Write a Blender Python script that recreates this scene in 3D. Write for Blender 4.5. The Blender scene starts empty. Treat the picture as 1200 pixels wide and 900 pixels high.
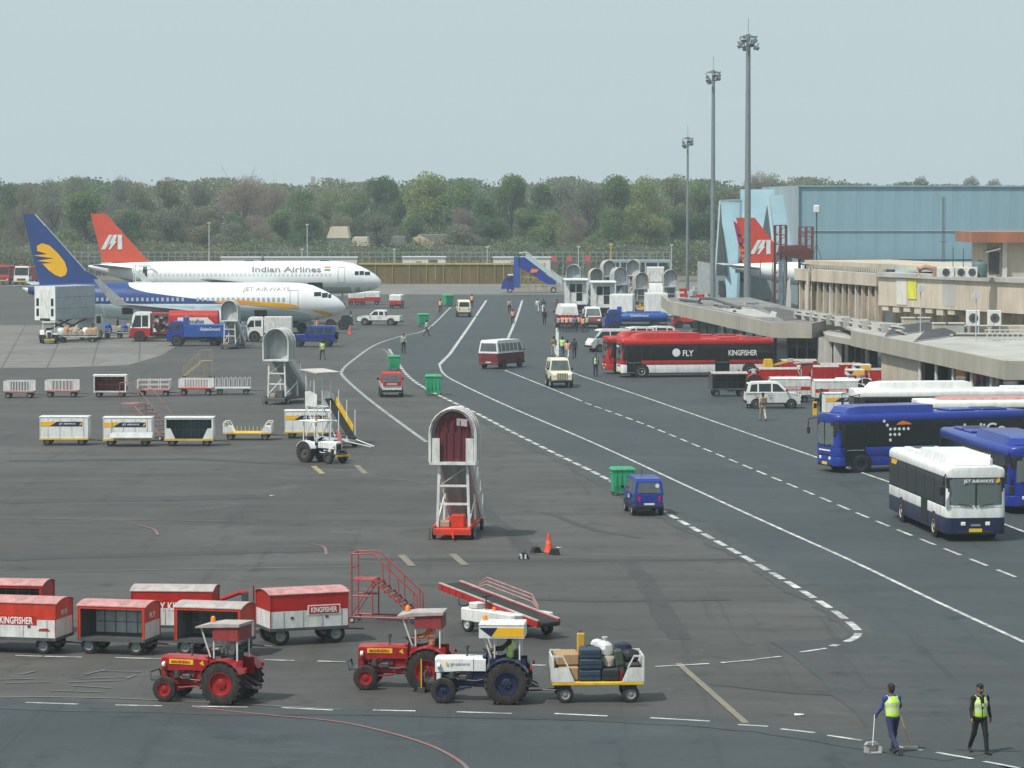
import bpy, bmesh, math, random
import numpy as np
from mathutils import Vector, Matrix
R = math.radians
SC = bpy.context.scene
COL = SC.collection
RNG = random.Random(7)
# ---------------------------------------------------------------- camera
CAM_H, FPX, HOR = 14.0, 3800.0, 233.0          # eye height, focal length in photo pixels (1200 wide), horizon row
PITCH = math.atan((450 - HOR) / FPX)
cam = bpy.data.objects.new('camera', bpy.data.cameras.new('camera'))
COL.objects.link(cam)
cam.location = (0, 0, CAM_H)
cam.rotation_euler = (math.pi / 2 - PITCH, 0, 0)
cam.data.sensor_width = 36
cam.data.lens = 36 * FPX / 1200
cam.data.clip_start = 1
cam.data.clip_end = 20000
SC.camera = cam
# ---------------------------------------------------------------- light
SUN_EL, SUN_AZ = R(56), R(230)                 # azimuth clockwise from +Y: sun stands behind and to the left of the viewer
w = bpy.data.worlds.new('World')
SC.world = w
w.use_nodes = True
nt = w.node_tree
sky = nt.nodes.new('ShaderNodeTexSky')
sky.sky_type = 'NISHITA'
sky.sun_disc = False
sky.sun_elevation = SUN_EL
sky.sun_rotation = SUN_AZ
sky.air_density = 1.6
sky.dust_density = 4.0
sky.ozone_density = 3.0
hz = nt.nodes.new('ShaderNodeMix')             # thin even overcast veil mixed over the clear sky
hz.data_type = 'RGBA'
hz.inputs[0].default_value = 0.75
hz.inputs[7].default_value = (7.5, 9.25, 9.7, 1)
nt.links.new(sky.outputs[0], hz.inputs[6])
bg = nt.nodes['Background']
bg.inputs[1].default_value = 0.085
nt.links.new(hz.outputs[2], bg.inputs[0])
sl = bpy.data.lights.new('sun', 'SUN')
sl.energy = 4.6
sl.angle = R(1.5)
sl.color = (1.0, 0.95, 0.87)
sun = bpy.data.objects.new('sun', sl)
COL.objects.link(sun)
sun.rotation_euler = (math.pi / 2 - SUN_EL, 0, math.pi - SUN_AZ)
SC.view_settings.view_transform = 'Standard'
SC.view_settings.look = 'None'
SC.view_settings.exposure = 0
SC.view_settings.gamma = 1
SC.view_settings.use_curve_mapping = False
SC.render.engine = 'CYCLES'
SC.cycles.max_bounces = 6
SC.cycles.volume_bounces = 1
SC.cycles.use_denoising = True

# ---------------------------------------------------------------- pixels to places
def ray(px, py):
    u, v = (px - 600) / FPX, (450 - py) / FPX
    c, s = math.cos(PITCH), math.sin(PITCH)
    return Vector((u, c + v * s, -s + v * c))
def G(px, py, z=0.0):                          # the point at height z seen at a photo pixel
    d = ray(px, py)
    t = (z - CAM_H) / d.z
    return Vector((d.x * t, d.y * t, z))
def D(px, py, y):                              # the point at depth y seen at a photo pixel
    d = ray(px, py)
    t = y / d.y
    return Vector((d.x * t, y, CAM_H + d.z * t))
def scale_at(py):
    return (py - HOR) / CAM_H
# ---------------------------------------------------------------- materials
def lin(c):
    if isinstance(c, str):
        c = [int(c[i:i + 2], 16) / 255 for i in (0, 2, 4)]
        return tuple(((x + .055) / 1.055) ** 2.4 if x > .04045 else x / 12.92 for x in c)
    return tuple(c)
MATS = {}
def mat(name, col, rough=.55, metal=0., grime=.18, gscale=3., spec=.4, col2=None, bump=0., bscale=20., coat=0.):
    """painted surface with faint dirt mottling"""
    if name in MATS: return MATS[name]
    m = bpy.data.materials.new(name); m.use_nodes = True
    n, l = m.node_tree.nodes, m.node_tree.links
    b = n['Principled BSDF']
    c = lin(col)
    b.inputs['Roughness'].default_value = rough
    b.inputs['Metallic'].default_value = metal
    b.inputs['Specular IOR Level'].default_value = spec
    if coat: b.inputs['Coat Weight'].default_value = coat
    if grime > 0:
        tc = n.new('ShaderNodeTexCoord'); no = n.new('ShaderNodeTexNoise')
        no.inputs['Scale'].default_value = gscale; no.inputs['Detail'].default_value = 5; no.inputs['Roughness'].default_value = .65
        mp = n.new('ShaderNodeMapping'); mp.inputs['Scale'].default_value = (1, 1, .35); l.new(tc.outputs['Object'], mp.inputs[0]); l.new(mp.outputs[0], no.inputs['Vector'])
        r = n.new('ShaderNodeValToRGB')
        r.color_ramp.elements[0].position = .3; r.color_ramp.elements[1].position = .62
        c2 = lin(col2) if col2 else tuple(x * (1 - grime * 1.6) + .012 * grime for x in c)
        r.color_ramp.elements[0].color = (*c2, 1); r.color_ramp.elements[1].color = (*c, 1)
        l.new(no.outputs[0], r.inputs[0]); l.new(r.outputs[0], b.inputs['Base Color'])
        if bump:
            n2 = n.new('ShaderNodeTexNoise'); n2.inputs['Scale'].default_value = bscale
            l.new(tc.outputs['Object'], n2.inputs['Vector'])
            bp = n.new('ShaderNodeBump'); bp.inputs['Strength'].default_value = bump; bp.inputs['Distance'].default_value = .05
            l.new(n2.outputs[0], bp.inputs['Height']); l.new(bp.outputs[0], b.inputs['Normal'])
    else:
        b.inputs['Base Color'].default_value = (*c, 1)
    m.diffuse_color = (*c, 1)
    MATS[name] = m
    return m
WHITE = mat('white_paint', (.72, .74, .73), .4, grime=.15)
WHITE2 = mat('worn_white_paint', (.67, .68, .66), .55, grime=.22, gscale=4)
CREAM = mat('cream_paint', (.70, .68, .50), .4, grime=.12)
RED = mat('red_paint', (.44, .014, .013), .42, grime=.22)
REDO = mat('orange_red_paint', (.58, .040, .016), .45, grime=.25)
REDDK = mat('deep_red_paint', (.30, .012, .018), .4, grime=.2)
MAROON = mat('maroon_paint', (.16, .022, .026), .5, grime=.25)
BLUE = mat('blue_paint', (.012, .036, .27), .35, grime=.15, coat=.2)
BLUE2 = mat('mid_blue_paint', (.022, .085, .34), .4, grime=.2)
NAVY = mat('navy_paint', (.010, .018, .060), .4, grime=.2)
GREEN = mat('green_plastic', (.03, .36, .17), .5, grime=.2)
YEL = mat('yellow_paint', (.72, .45, .02), .5, grime=.2)
ORANGE = mat('orange_paint', (.80, .22, .02), .5, grime=.1)
GREY = mat('grey_metal', (.30, .32, .33), .5, .2, grime=.25)
LGREY = mat('light_grey_paint', (.46, .49, .50), .5, grime=.2)
DGREY = mat('dark_grey_metal', (.09, .095, .10), .55, .2, grime=.3)
BLACK = mat('black_rubber_trim', (.014, .014, .015), .6, grime=.2)
TYRE = mat('tyre_rubber', (.020, .019, .018), .85, grime=.45, gscale=6, col2=(.055, .05, .045), spec=.2)
GLASS = mat('tinted_glass', (.012, .016, .018), .08, grime=0, spec=.6)
GLASS2 = mat('pale_window_glass', (.10, .125, .13), .12, grime=.3, gscale=2, spec=.6)
TRED = mat('tractor_red', (.33, .008, .010), .38, grime=.25, gscale=5)
DULLRED = mat('sun_faded_red', (.27, .035, .035), .55, grime=.3)
CHROME = mat('bright_metal', (.6, .6, .6), .25, .8, grime=.1)
LAMP = mat('lamp_lens', (.75, .75, .70), .15, grime=0, spec=.7)
AMBER = mat('amber_lens', (.8, .25, .02), .25, grime=0)
TAIL = mat('red_lens', (.5, .01, .01), .2, grime=0)
PLATE = mat('yellow_number_plate', (.75, .50, .03), .5, grime=.2, gscale=12)
ROOFW = mat('faded_roof_paint', (.43, .375, .36), .6, grime=.25)
ROOFR = mat('faded_red_roof_paint', (.52, .26, .25), .6, grime=.3)
GOLD = mat('gold_paint', (.78, .42, .01), .4, grime=.05)
ORG2 = mat('swoosh_orange', (.75, .26, .02), .4, grime=.05)

# ---------------------------------------------------------------- mesh building
class MB:
    def __init__(s): s.v = []; s.f = []; s.fm = []; s.mats = []
    def mi(s, m):
        if m not in s.mats: s.mats.append(m)
        return s.mats.index(m)
    def add(s, vs, fs, m):
        b = len(s.v); i = s.mi(m)
        s.v.extend([tuple(p) for p in vs])
        for f in fs:
            s.f.append([b + k for k in f]); s.fm.append(i)
        return s
    def box(s, x0, x1, y0, y1, z0, z1, m, ch=0.):
        if ch <= 0:
            vs = [(x, y, z) for x in (x0, x1) for y in (y0, y1) for z in (z0, z1)]
            fs = [(0, 1, 3, 2), (4, 6, 7, 5), (0, 4, 5, 1), (2, 3, 7, 6), (0, 2, 6, 4), (1, 5, 7, 3)]
            return s.add(vs, fs, m)
        ch = min(ch, (x1 - x0) * .45, (y1 - y0) * .45, (z1 - z0) * .45)
        idx = {}; vs = []
        for sx in (0, 1):
            for sy in (0, 1):
                for sz in (0, 1):
                    X, Y, Z = (x0, x1)[sx], (y0, y1)[sy], (z0, z1)[sz]
                    dx, dy, dz = (ch, -ch)[sx], (ch, -ch)[sy], (ch, -ch)[sz]
                    for a, p in ((0, (X, Y + dy, Z + dz)), (1, (X + dx, Y, Z + dz)), (2, (X + dx, Y + dy, Z))):
                        idx[sx, sy, sz, a] = len(vs); vs.append(p)
        fs = []
        for a in range(3):
            for k in (0, 1):
                q = []
                for i, j in ((0, 0), (1, 0), (1, 1), (0, 1)):
                    t = [0, 0, 0]; t[a] = k; t[(a + 1) % 3] = i; t[(a + 2) % 3] = j
                    q.append(idx[(*t, a)])
                fs.append(q)
            for i in (0, 1):
                for j in (0, 1):
                    b, c = (a + 1) % 3, (a + 2) % 3
                    t0 = [0, 0, 0]; t0[a] = 0; t0[b] = i; t0[c] = j
                    t1 = list(t0); t1[a] = 1
                    fs.append([idx[(*t0, b)], idx[(*t1, b)], idx[(*t1, c)], idx[(*t0, c)]])
        for t in [(i, j, k) for i in (0, 1) for j in (0, 1) for k in (0, 1)]:
            fs.append([idx[(*t, 0)], idx[(*t, 1)], idx[(*t, 2)]])
        return s.add(vs, fs, m)
    def bar(s, p, q, w, h, m, up=(0, 0, 1)):   # rectangular bar from p to q
        p, q = Vector(p), Vector(q); d = (q - p)
        if d.length < 1e-6: return s
        d.normalize(); u = Vector(up)
        if abs(d.dot(u)) > .98: u = Vector((1, 0, 0))
        a = d.cross(u).normalized(); b = a.cross(d).normalized()
        vs = [e + a * (i * w / 2) + b * (j * h / 2) for e in (p, q) for i, j in ((-1, -1), (1, -1), (1, 1), (-1, 1))]
        return s.add(vs, [(0, 1, 2, 3), (4, 7, 6, 5), (0, 4, 5, 1), (1, 5, 6, 2), (2, 6, 7, 3), (3, 7, 4, 0)], m)
    def tube(s, pts, r, m, n=6, r2=None):
        pts = [Vector(p) for p in pts]; k = len(pts); vs = []; fs = []
        for i, p in enumerate(pts):
            d = (pts[min(i + 1, k - 1)] - pts[max(i - 1, 0)]).normalized()
            u = Vector((0, 0, 1)) if abs(d.z) < .9 else Vector((1, 0, 0))
            a = d.cross(u).normalized(); b = a.cross(d)
            rr = r if r2 is None else r + (r2 - r) * i / (k - 1)
            for j in range(n):
                t = 2 * math.pi * j / n
                vs.append(p + a * (rr * math.cos(t)) + b * (rr * math.sin(t)))
        for i in range(k - 1):
            for j in range(n):
                fs.append((i * n + j, i * n + (j + 1) % n, (i + 1) * n + (j + 1) % n, (i + 1) * n + j))
        fs.append(list(range(n))[::-1]); fs.append(list(range((k - 1) * n, k * n)))
        return s.add(vs, fs, m)
    def lathe(s, prof, c, axis, m, n=20, cap=True):      # prof: (radius, distance along the axis)
        ax = {'x': Vector((1, 0, 0)), 'y': Vector((0, 1, 0)), 'z': Vector((0, 0, 1))}[axis] if isinstance(axis, str) else Vector(axis).normalized()
        u = Vector((0, 0, 1)) if abs(ax.z) < .9 else Vector((1, 0, 0))
        a = ax.cross(u).normalized(); b = ax.cross(a); c = Vector(c); vs = []; fs = []
        for r, t in prof:
            r = max(r, 1e-4)
            for j in range(n):
                th = 2 * math.pi * j / n
                vs.append(c + ax * t + a * (r * math.cos(th)) + b * (r * math.sin(th)))
        for i in range(len(prof) - 1):
            for j in range(n):
                fs.append((i * n + j, i * n + (j + 1) % n, (i + 1) * n + (j + 1) % n, (i + 1) * n + j))
        if cap and prof[0][0] > 1e-3: fs.append(list(range(n))[::-1])
        if cap and prof[-1][0] > 1e-3: fs.append(list(range((len(prof) - 1) * n, len(prof) * n)))
        return s.add(vs, fs, m)
    def cyl(s, c, axis, r, l, m, n=16, r2=None):
        return s.lathe([(r, -l / 2), (r if r2 is None else r2, l / 2)], c, axis, m, n)
    def prism(s, prof, y0, y1, m, wf=None):    # side outline (x, z) given a width
        n = len(prof); vs = []
        for side in (0, 1):
            for x, z in prof:
                if wf: y = (-1, 1)[side] * wf(x, z)
                else: y = (y0, y1)[side]
                vs.append((x, y, z))
        fs = [list(range(n)), list(range(n, 2 * n))[::-1]]
        for i in range(n):
            j = (i + 1) % n
            fs.append((i, j, n + j, n + i))
        return s.add(vs, fs, m)
    def loft(s, rings, m, cap=True):
        n = len(rings[0]); vs = [p for r in rings for p in r]; fs = []
        for i in range(len(rings) - 1):
            for j in range(n):
                fs.append((i * n + j, i * n + (j + 1) % n, (i + 1) * n + (j + 1) % n, (i + 1) * n + j))
        if cap:
            fs.append(list(range(n))[::-1]); fs.append(list(range((len(rings) - 1) * n, len(rings) * n)))
        return s.add(vs, fs, m)
    def slab(s, poly, off, m):                 # polygon given a thickness vector
        n = len(poly); o = Vector(off); a = [Vector(p) for p in poly]; vs = a + [p + o for p in a]
        fs = [list(range(n))[::-1], list(range(n, 2 * n))]
        for i in range(n):
            j = (i + 1) % n; fs.append((i, j, n + j, n + i))
        return s.add(vs, fs, m)
    def sheet(s, poly, m):
        return s.add(poly, [list(range(len(poly)))], m)
    def mesh(s, name, smooth=35):
        me = bpy.data.meshes.new(name)
        me.from_pydata(s.v, [], s.f)
        for m in s.mats: me.materials.append(m)
        me.polygons.foreach_set('material_index', s.fm)
        bm = bmesh.new(); bm.from_mesh(me)
        bmesh.ops.recalc_face_normals(bm, faces=bm.faces); bm.to_mesh(me); bm.free()
        if smooth:
            me.polygons.foreach_set('use_smooth', [True] * len(me.polygons))
            me.set_sharp_from_angle(angle=R(smooth))
        me.update()
        return me
    def build(s, name, parent=None, loc=(0, 0, 0), rot=(0, 0, 0), smooth=35):
        return inst(name, s.mesh(name, smooth), parent, loc, rot)
def inst(name, me, parent=None, loc=(0, 0, 0), rot=(0, 0, 0)):
    o = bpy.data.objects.new(name, me); COL.objects.link(o)
    if parent: o.parent = parent
    o.location = loc; o.rotation_euler = rot
    return o
def tag(o, label=None, cat=None, group=None, kind=None):
    if label: o['label'] = label
    if cat: o['category'] = cat
    if group: o['group'] = group
    if kind: o['kind'] = kind
    return o
def thing(name, label, cat, loc=(0, 0, 0), yaw=0., group=None):
    o = bpy.data.objects.new(name, None); COL.objects.link(o)
    o.empty_display_size = .2
    o.location = loc; o.rotation_euler = (0, 0, R(yaw))
    return tag(o, label, cat, group)
def dup(root, loc, yaw=None, label=None, group=None):
    """a copy of a thing with copies of its parts and sub-parts"""
    def cp(o, par):
        c = o.copy(); COL.objects.link(c)
        if par: c.parent = par
        for ch in list(o.children): cp(ch, c)
        return c
    r = cp(root, None); r.location = loc
    if yaw is not None: r.rotation_euler = (0, 0, R(yaw))
    if label: r['label'] = label
    if group: r['group'] = group
    return r
# ---------------------------------------------------------------- lettering
TXT = {}
def text_mesh(s, m, bold=.0, shear=0., ext=.004):
    key = (s, m.name, bold, shear)
    if key in TXT: return TXT[key]
    cu = bpy.data.curves.new('lettering', 'FONT')
    cu.body = s; cu.size = 1; cu.extrude = ext; cu.offset = bold; cu.shear = shear
    cu.align_x = 'CENTER'; cu.align_y = 'CENTER'; cu.resolution_u = 3
    o = bpy.data.objects.new('tmp_text', cu); COL.objects.link(o)
    bpy.context.view_layer.update()
    me = bpy.data.meshes.new_from_object(o.evaluated_get(bpy.context.evaluated_depsgraph_get()))
    bpy.data.objects.remove(o); bpy.data.curves.remove(cu)
    me.name = 'lettering'; me.materials.clear(); me.materials.append(m)
    co = np.empty(len(me.vertices) * 3); me.vertices.foreach_get('co', co); co = co.reshape(-1, 3)
    if len(co):
        c = (co.max(0) + co.min(0)) / 2
        co[:, :2] -= c[:2]
        me.vertices.foreach_set('co', co.ravel())
        me['w'] = float(co[:, 0].max() - co[:, 0].min()); me['h'] = float(co[:, 1].max() - co[:, 1].min())
    TXT[key] = me
    return me
def lettering(s, parent, loc, side, width, height, m, bold=.02, shear=0., name='lettering', tilt=0.):
    """flat letters on a face; side: direction the face looks in the parent's own frame"""
    me = text_mesh(s, m, bold, shear)
    ang = {'-y': 0., '+y': 180., '+x': 90., '-x': -90.}
    o = inst(name, me, parent, loc, (R(90 + tilt), 0, R(ang[side])))
    o.scale = (width / me['w'], height / me['h'], 1)
    return o
# ---------------------------------------------------------------- wheels
WM = {}
def wheel(parent, x, y, r, wd, rim=None, n=18, lug=False, name='wheel', steer=0., rimfrac=.58):
    rim = rim or LGREY
    side = 1 if y >= 0 else -1
    key = (r, wd, rim.name, n, lug, rimfrac)
    if key not in WM:
        h = wd / 2
        b = MB()
        b.lathe([(r * rimfrac, -h * .9), (r * .82, -h), (r * .96, -h * .85), (r, -h * .45), (r, h * .45), (r * .96, h * .85), (r * .82, h), (r * rimfrac, h * .9), (r * rimfrac, -h * .9)], (0, 0, 0), 'y', TYRE, n, False)
        if lug:
            k = 20
            for i in range(k):
                for sd in (-1, 1):
                    t = 2 * math.pi * (i + .25 * sd) / k; t2 = t + .20
                    p = Vector((math.cos(t) * r * .995, sd * h * .98, math.sin(t) * r * .995)); q = Vector((math.cos(t2) * r * 1.01, sd * h * .05, math.sin(t2) * r * 1.01))
                    b.bar(p, q, .045 * r / .6, .05 * r / .6, TYRE, up=(math.cos(t), 0, math.sin(t)))
        c = MB()
        f = rimfrac
        c.lathe([(r * f * 1.02, -h * .55), (r * f * 1.02, h * .84), (r * f * .93, h * .88), (r * f * .86, h * .45), (r * f * .45, h * .38), (r * f * .40, h * .62), (r * f * .28, h * .72), (r * .02, h * .72)], (0, 0, 0), 'y', rim, n)
        for i in range(6):
            t = i * math.pi / 3
            c.cyl((math.cos(t) * r * f * .36, h * .66, math.sin(t) * r * f * .36), 'y', r * .035, h * .12, DGREY, 5)
        WM[key] = (b.mesh('wheel'), c.mesh('rim'))
    a = inst(name, WM[key][0], parent, (x, y, r), (0, 0, R(steer) + (0 if side > 0 else math.pi)))
    inst('rim', WM[key][1], a)
    return a
# ---------------------------------------------------------------- ground
def ground_mat(name, ca, cb, cs, sx=.03, sy=.5, slab=0., samt=.55):
    m = bpy.data.materials.new(name); m.use_nodes = True
    n, l = m.node_tree.nodes, m.node_tree.links
    b = n['Principled BSDF']; b.inputs['Roughness'].default_value = .72; b.inputs['Specular IOR Level'].default_value = .35
    tc = n.new('ShaderNodeTexCoord')
    def noise(scale, det, vec=None, rough=.6, dist=0.):
        k = n.new('ShaderNodeTexNoise'); k.inputs['Scale'].default_value = scale; k.inputs['Detail'].default_value = det
        k.inputs['Roughness'].default_value = rough; k.inputs['Distortion'].default_value = dist
        l.new(vec or tc.outputs['Object'], k.inputs['Vector']); return k.outputs[0]
    def ramp(src, p0, p1, c0, c1):
        r = n.new('ShaderNodeValToRGB'); r.color_ramp.elements[0].position = p0; r.color_ramp.elements[1].position = p1
        r.color_ramp.elements[0].color = (*c0, 1); r.color_ramp.elements[1].color = (*c1, 1); l.new(src, r.inputs[0]); return r.outputs[0]
    def mix(f, a, c, t='MIX'):
        k = n.new('ShaderNodeMix'); k.data_type = 'RGBA'; k.blend_type = t
        if isinstance(f, float): k.inputs[0].default_value = f
        else: l.new(f, k.inputs[0])
        for i, v in ((6, a), (7, c)):
            if isinstance(v, tuple): k.inputs[i].default_value = (*v, 1)
            else: l.new(v, k.inputs[i])
        return k.outputs[2]
    mp = n.new('ShaderNodeMapping'); mp.inputs['Scale'].default_value = (sx, sy, 1); l.new(tc.outputs['Object'], mp.inputs[0])
    big = ramp(noise(.055, 6, rough=.62, dist=.6), .34, .66, ca, cb)
    st = ramp(noise(1.0, 5, mp.outputs[0], .68), .36, .60, (1, 1, 1), (0, 0, 0))
    a = mix(st, big, cs)
    k = n.new('ShaderNodeMath'); k.operation = 'MULTIPLY'; k.inputs[1].default_value = samt; l.new(st, k.inputs[0])
    a = mix(k.outputs[0], big, cs)
    mp2 = n.new('ShaderNodeMapping'); mp2.inputs['Scale'].default_value = (.9, .03, 1); mp2.inputs['Rotation'].default_value = (0, 0, R(24)); l.new(tc.outputs['Object'], mp2.inputs[0])
    s2 = ramp(noise(1.0, 4, mp2.outputs[0], .7), .58, .70, (0, 0, 0), (1, 1, 1)); k3 = n.new('ShaderNodeMath'); k3.operation = 'MULTIPLY'; k3.inputs[1].default_value = .40; l.new(s2, k3.inputs[0]); a = mix(k3.outputs[0], a, tuple(x * .6 for x in cs))
    pale = ramp(noise(.16, 6, rough=.72, dist=1.2), .56, .66, (0, 0, 0), (1, 1, 1)); k4 = n.new('ShaderNodeMath'); k4.operation = 'MULTIPLY'; k4.inputs[1].default_value = .35; l.new(pale, k4.inputs[0]); a = mix(k4.outputs[0], a, tuple(x * 1.35 for x in cb))
    spots = ramp(noise(.45, 5, rough=.75), .55, .72, (0, 0, 0), (1, 1, 1))        # oil stains
    k2 = n.new('ShaderNodeMath'); k2.operation = 'MULTIPLY'; k2.inputs[1].default_value = .75; l.new(spots, k2.inputs[0])
    a = mix(k2.outputs[0], a, tuple(x * .5 for x in cs))
    fine = ramp(noise(14., 3, rough=.8), .25, .75, (.78, .78, .78), (1.2, 1.2, 1.2))
    a = mix(1.0, a, fine, 'MULTIPLY')
    l.new(a, b.inputs['Base Color'])
    bp = n.new('ShaderNodeBump'); bp.inputs['Strength'].default_value = .35; bp.inputs['Distance'].default_value = .02
    l.new(noise(30., 2), bp.inputs['Height']); l.new(bp.outputs[0], b.inputs['Normal'])
    return m
APRON = ground_mat('apron_asphalt', (0.0533, 0.0525, 0.0490), (0.0826, 0.0800, 0.0748), (0.0378, 0.0378, 0.0370), .05, .35, samt=.6)
ROAD = ground_mat('road_asphalt', (0.0370, 0.0466, 0.0510), (0.0510, 0.0607, 0.0651), (0.0282, 0.0352, 0.0387), .06, .20, samt=.5)
SLABM = ground_mat('concrete_slab', (.14, .135, .125), (.19, .182, .168), (.10, .097, .093), .04, .3)
DIRT = ground_mat('dry_ground', (.11, .10, .07), (.16, .14, .10), (.08, .085, .05))
g = MB(); g.sheet([(-1500, -150, -.02), (1500, -150, -.02), (1500, 1600, -.02), (-1500, 1600, -.02)], DIRT)
tag(g.build('ground', smooth=0), kind='structure')
g = MB(); g.sheet([(-420, 30, 0), (420, 30, 0), (420, 560, 0), (-420, 560, 0)], APRON)
tag(g.build('apron', smooth=0), kind='structure')
def region(name, pix, m, z):
    g = MB(); g.sheet([G(x, y, z) for x, y in pix], m)
    return tag(g.build(name, smooth=0), kind='structure')
def smooth_line(pts, n=5):                      # Catmull-Rom through pixel points
    out = []
    P = [pts[0]] + list(pts) + [pts[-1]]
    for i in range(1, len(P) - 2):
        for k in range(n):
            t = k / n
            out.append(tuple(.5 * (2 * P[i][j] + (P[i + 1][j] - P[i - 1][j]) * t + (2 * P[i - 1][j] - 5 * P[i][j] + 4 * P[i + 1][j] - P[i + 2][j]) * t * t + (3 * P[i][j] - P[i - 1][j] - 3 * P[i + 1][j] + P[i + 2][j]) * t ** 3) for j in (0, 1)))
    out.append(tuple(pts[-1])); return out
EDGE = smooth_line([(456, 409), (466, 425), (482, 444), (510, 461), (560, 485), (600, 506), (650, 531), (715, 563), (790, 606), (870, 651), (930, 686), (975, 714), (1000, 733), (1006, 741), (999, 749), (975, 757)])
region('road', [(528, 346), (497, 387), (470, 395), (455, 405)] + EDGE[:-1] + [(1010, 752), (1060, 768), (1110, 800), (1135, 850), (1130, 884), (1300, 940), (1500, 700), (1400, 440), (1000, 345)], ROAD, .004)
region('service_road', [(-150, 819), (0, 820), (100, 824), (190, 827), (330, 830), (437, 832), (600, 836), (712, 839), (832, 845), (900, 851), (1010, 867), (1140, 889), (1230, 905), (1300, 940), (-150, 940)], ROAD, .004)
region('concrete_apron', [(-60, 381), (130, 381), (222, 380), (215, 400), (190, 416), (150, 428), (60, 431), (-60, 432)], SLABM, .008)
region('concrete_apron', [(1000, 330.5), (1000, 344), (700, 345), (430, 345), (300, 352), (200, 352), (330, 330.5)], SLABM, .008)
# concrete joints, dark repair patches
JOINT = mat('joint_sealant', (.085, .083, .08), .8, grime=.2)
g = MB()
for x0, y0, x1, y1 in [(0, 398, 215, 397), (0, 412, 195, 411), (0, 424, 160, 423), (30, 381, 2, 431), (78, 381, 55, 431), (121, 381, 108, 428), (165, 381, 163, 423), (205, 385, 213, 398)]:
    a, b = G(x0, y0, .011), G(x1, y1, .011)
    d = (b - a).normalized(); nrm = Vector((-d.y, d.x, 0)) * .06
    g.sheet([a - nrm, b - nrm, b + nrm, a + nrm], JOINT)
tag(g.build('slab_joint', smooth=0), kind='structure')
PATCH = ground_mat('tar_patch', (0.0430, 0.0430, 0.0421), (0.0585, 0.0568, 0.0542), (0.0344, 0.0344, 0.0344))
g = MB(); rp = random.Random(5)
PZ = [.005]
def patch(pts, wd):                              # ragged sealed crack or resurfaced strip
    PZ[0] += .0006; P = [G(x, y, PZ[0]) for x, y in pts]; Q = [P[0]]
    st = max(.7, wd * .55)
    for p in P[1:]:
        while (p - Q[-1]).length > st: Q.append(Q[-1] + (p - Q[-1]).normalized() * st)
    vs = []; wl = wr = .45
    for i, p in enumerate(Q):
        d = (Q[min(i + 1, len(Q) - 1)] - Q[max(i - 1, 0)]).normalized(); nn = Vector((-d.y, d.x, 0)) * wd
        wl = max(.25, min(.65, wl + rp.uniform(-.12, .12))); wr = max(.25, min(.65, wr + rp.uniform(-.12, .12))); vs += [p - nn * wl, p + nn * wr]
    g.add(vs, [(2 * i, 2 * i + 2, 2 * i + 3, 2 * i + 1) for i in range(len(Q) - 1)], PATCH)
patch([(526, 562), (560, 592), (598, 624), (618, 650)], .9); patch([(734, 655), (760, 690), (796, 752)], .7); patch([(420, 655), (640, 657), (900, 655)], .8); patch([(0, 655), (200, 650), (430, 641)], 1.6); patch([(0, 588), (170, 584), (330, 580)], 2.2); patch([(560, 700), (700, 705), (860, 702)], .5)
patch([(10, 540), (240, 538), (420, 548)], 1.2); patch([(640, 600), (700, 622), (760, 632)], .6); patch([(430, 760), (620, 765)], .5); patch([(840, 800), (960, 812), (1040, 815)], .8)
tag(g.build('tar_patch', smooth=0), kind='structure')
BLEND = ground_mat('worn_transition_asphalt', (0.0447, 0.0482, 0.0490), (0.0654, 0.0688, 0.0688), (0.0327, 0.0353, 0.0370)); BLEND2 = ground_mat('worn_edge_asphalt', (0.0404, 0.0473, 0.0499), (0.0568, 0.0636, 0.0662), (0.0301, 0.0344, 0.0370))
g = MB(); PATCH0 = PATCH
CORN = smooth_line([(1003, 748), (1040, 760), (1080, 778), (1112, 800), (1130, 826), (1137, 855), (1131, 886)], 4); BOT = [(-40, 820), (0, 821), (100, 825), (190, 828), (330, 831), (437, 833), (600, 837), (712, 840), (832, 846), (900, 852), (1010, 868), (1130, 888)]
PATCH = BLEND; patch(CORN, 5.5); patch([(x, y + 1) for x, y in BOT], 2.2); patch([(x + 2, y + 1) for x, y in EDGE[10:-3]], 1.5)
PATCH = BLEND2; patch([(x + 6, y - 1) for x, y in CORN], 2.6); patch([(x, y + 3) for x, y in BOT], 1.2)
tag(g.build('worn_transition', smooth=0), kind='structure'); PATCH = PATCH0
# ---------------------------------------------------------------- painted lines
def paint(name, c, wear):
    m = bpy.data.materials.new(name); m.use_nodes = True
    n, l = m.node_tree.nodes, m.node_tree.links; b = n['Principled BSDF']; b.inputs['Roughness'].default_value = .7
    tc = n.new('ShaderNodeTexCoord'); no = n.new('ShaderNodeTexNoise'); no.inputs['Scale'].default_value = 1.3; no.inputs['Detail'].default_value = 8; no.inputs['Roughness'].default_value = .75
    l.new(tc.outputs['Object'], no.inputs['Vector'])
    r = n.new('ShaderNodeValToRGB'); r.color_ramp.elements[0].position = .40 + .1 * wear; r.color_ramp.elements[1].position = .56 + .12 * wear
    r.color_ramp.elements[0].color = (*[.10 + x * .25 for x in c], 1); r.color_ramp.elements[1].color = (*c, 1)
    l.new(no.outputs[0], r.inputs[0]); l.new(r.outputs[0], b.inputs['Base Color'])
    return m
PW = paint('white_road_paint', (.58, .60, .58), .3); PF = paint('faded_white_road_paint', (.17, .18, .175), .5)
PY = paint('yellow_road_paint', (.42, .33, .06), .4); PYF = paint('faded_yellow_road_paint', (.22, .19, .10), .6); PR = paint('faded_red_road_paint', (.26, .06, .06), .5)
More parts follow.
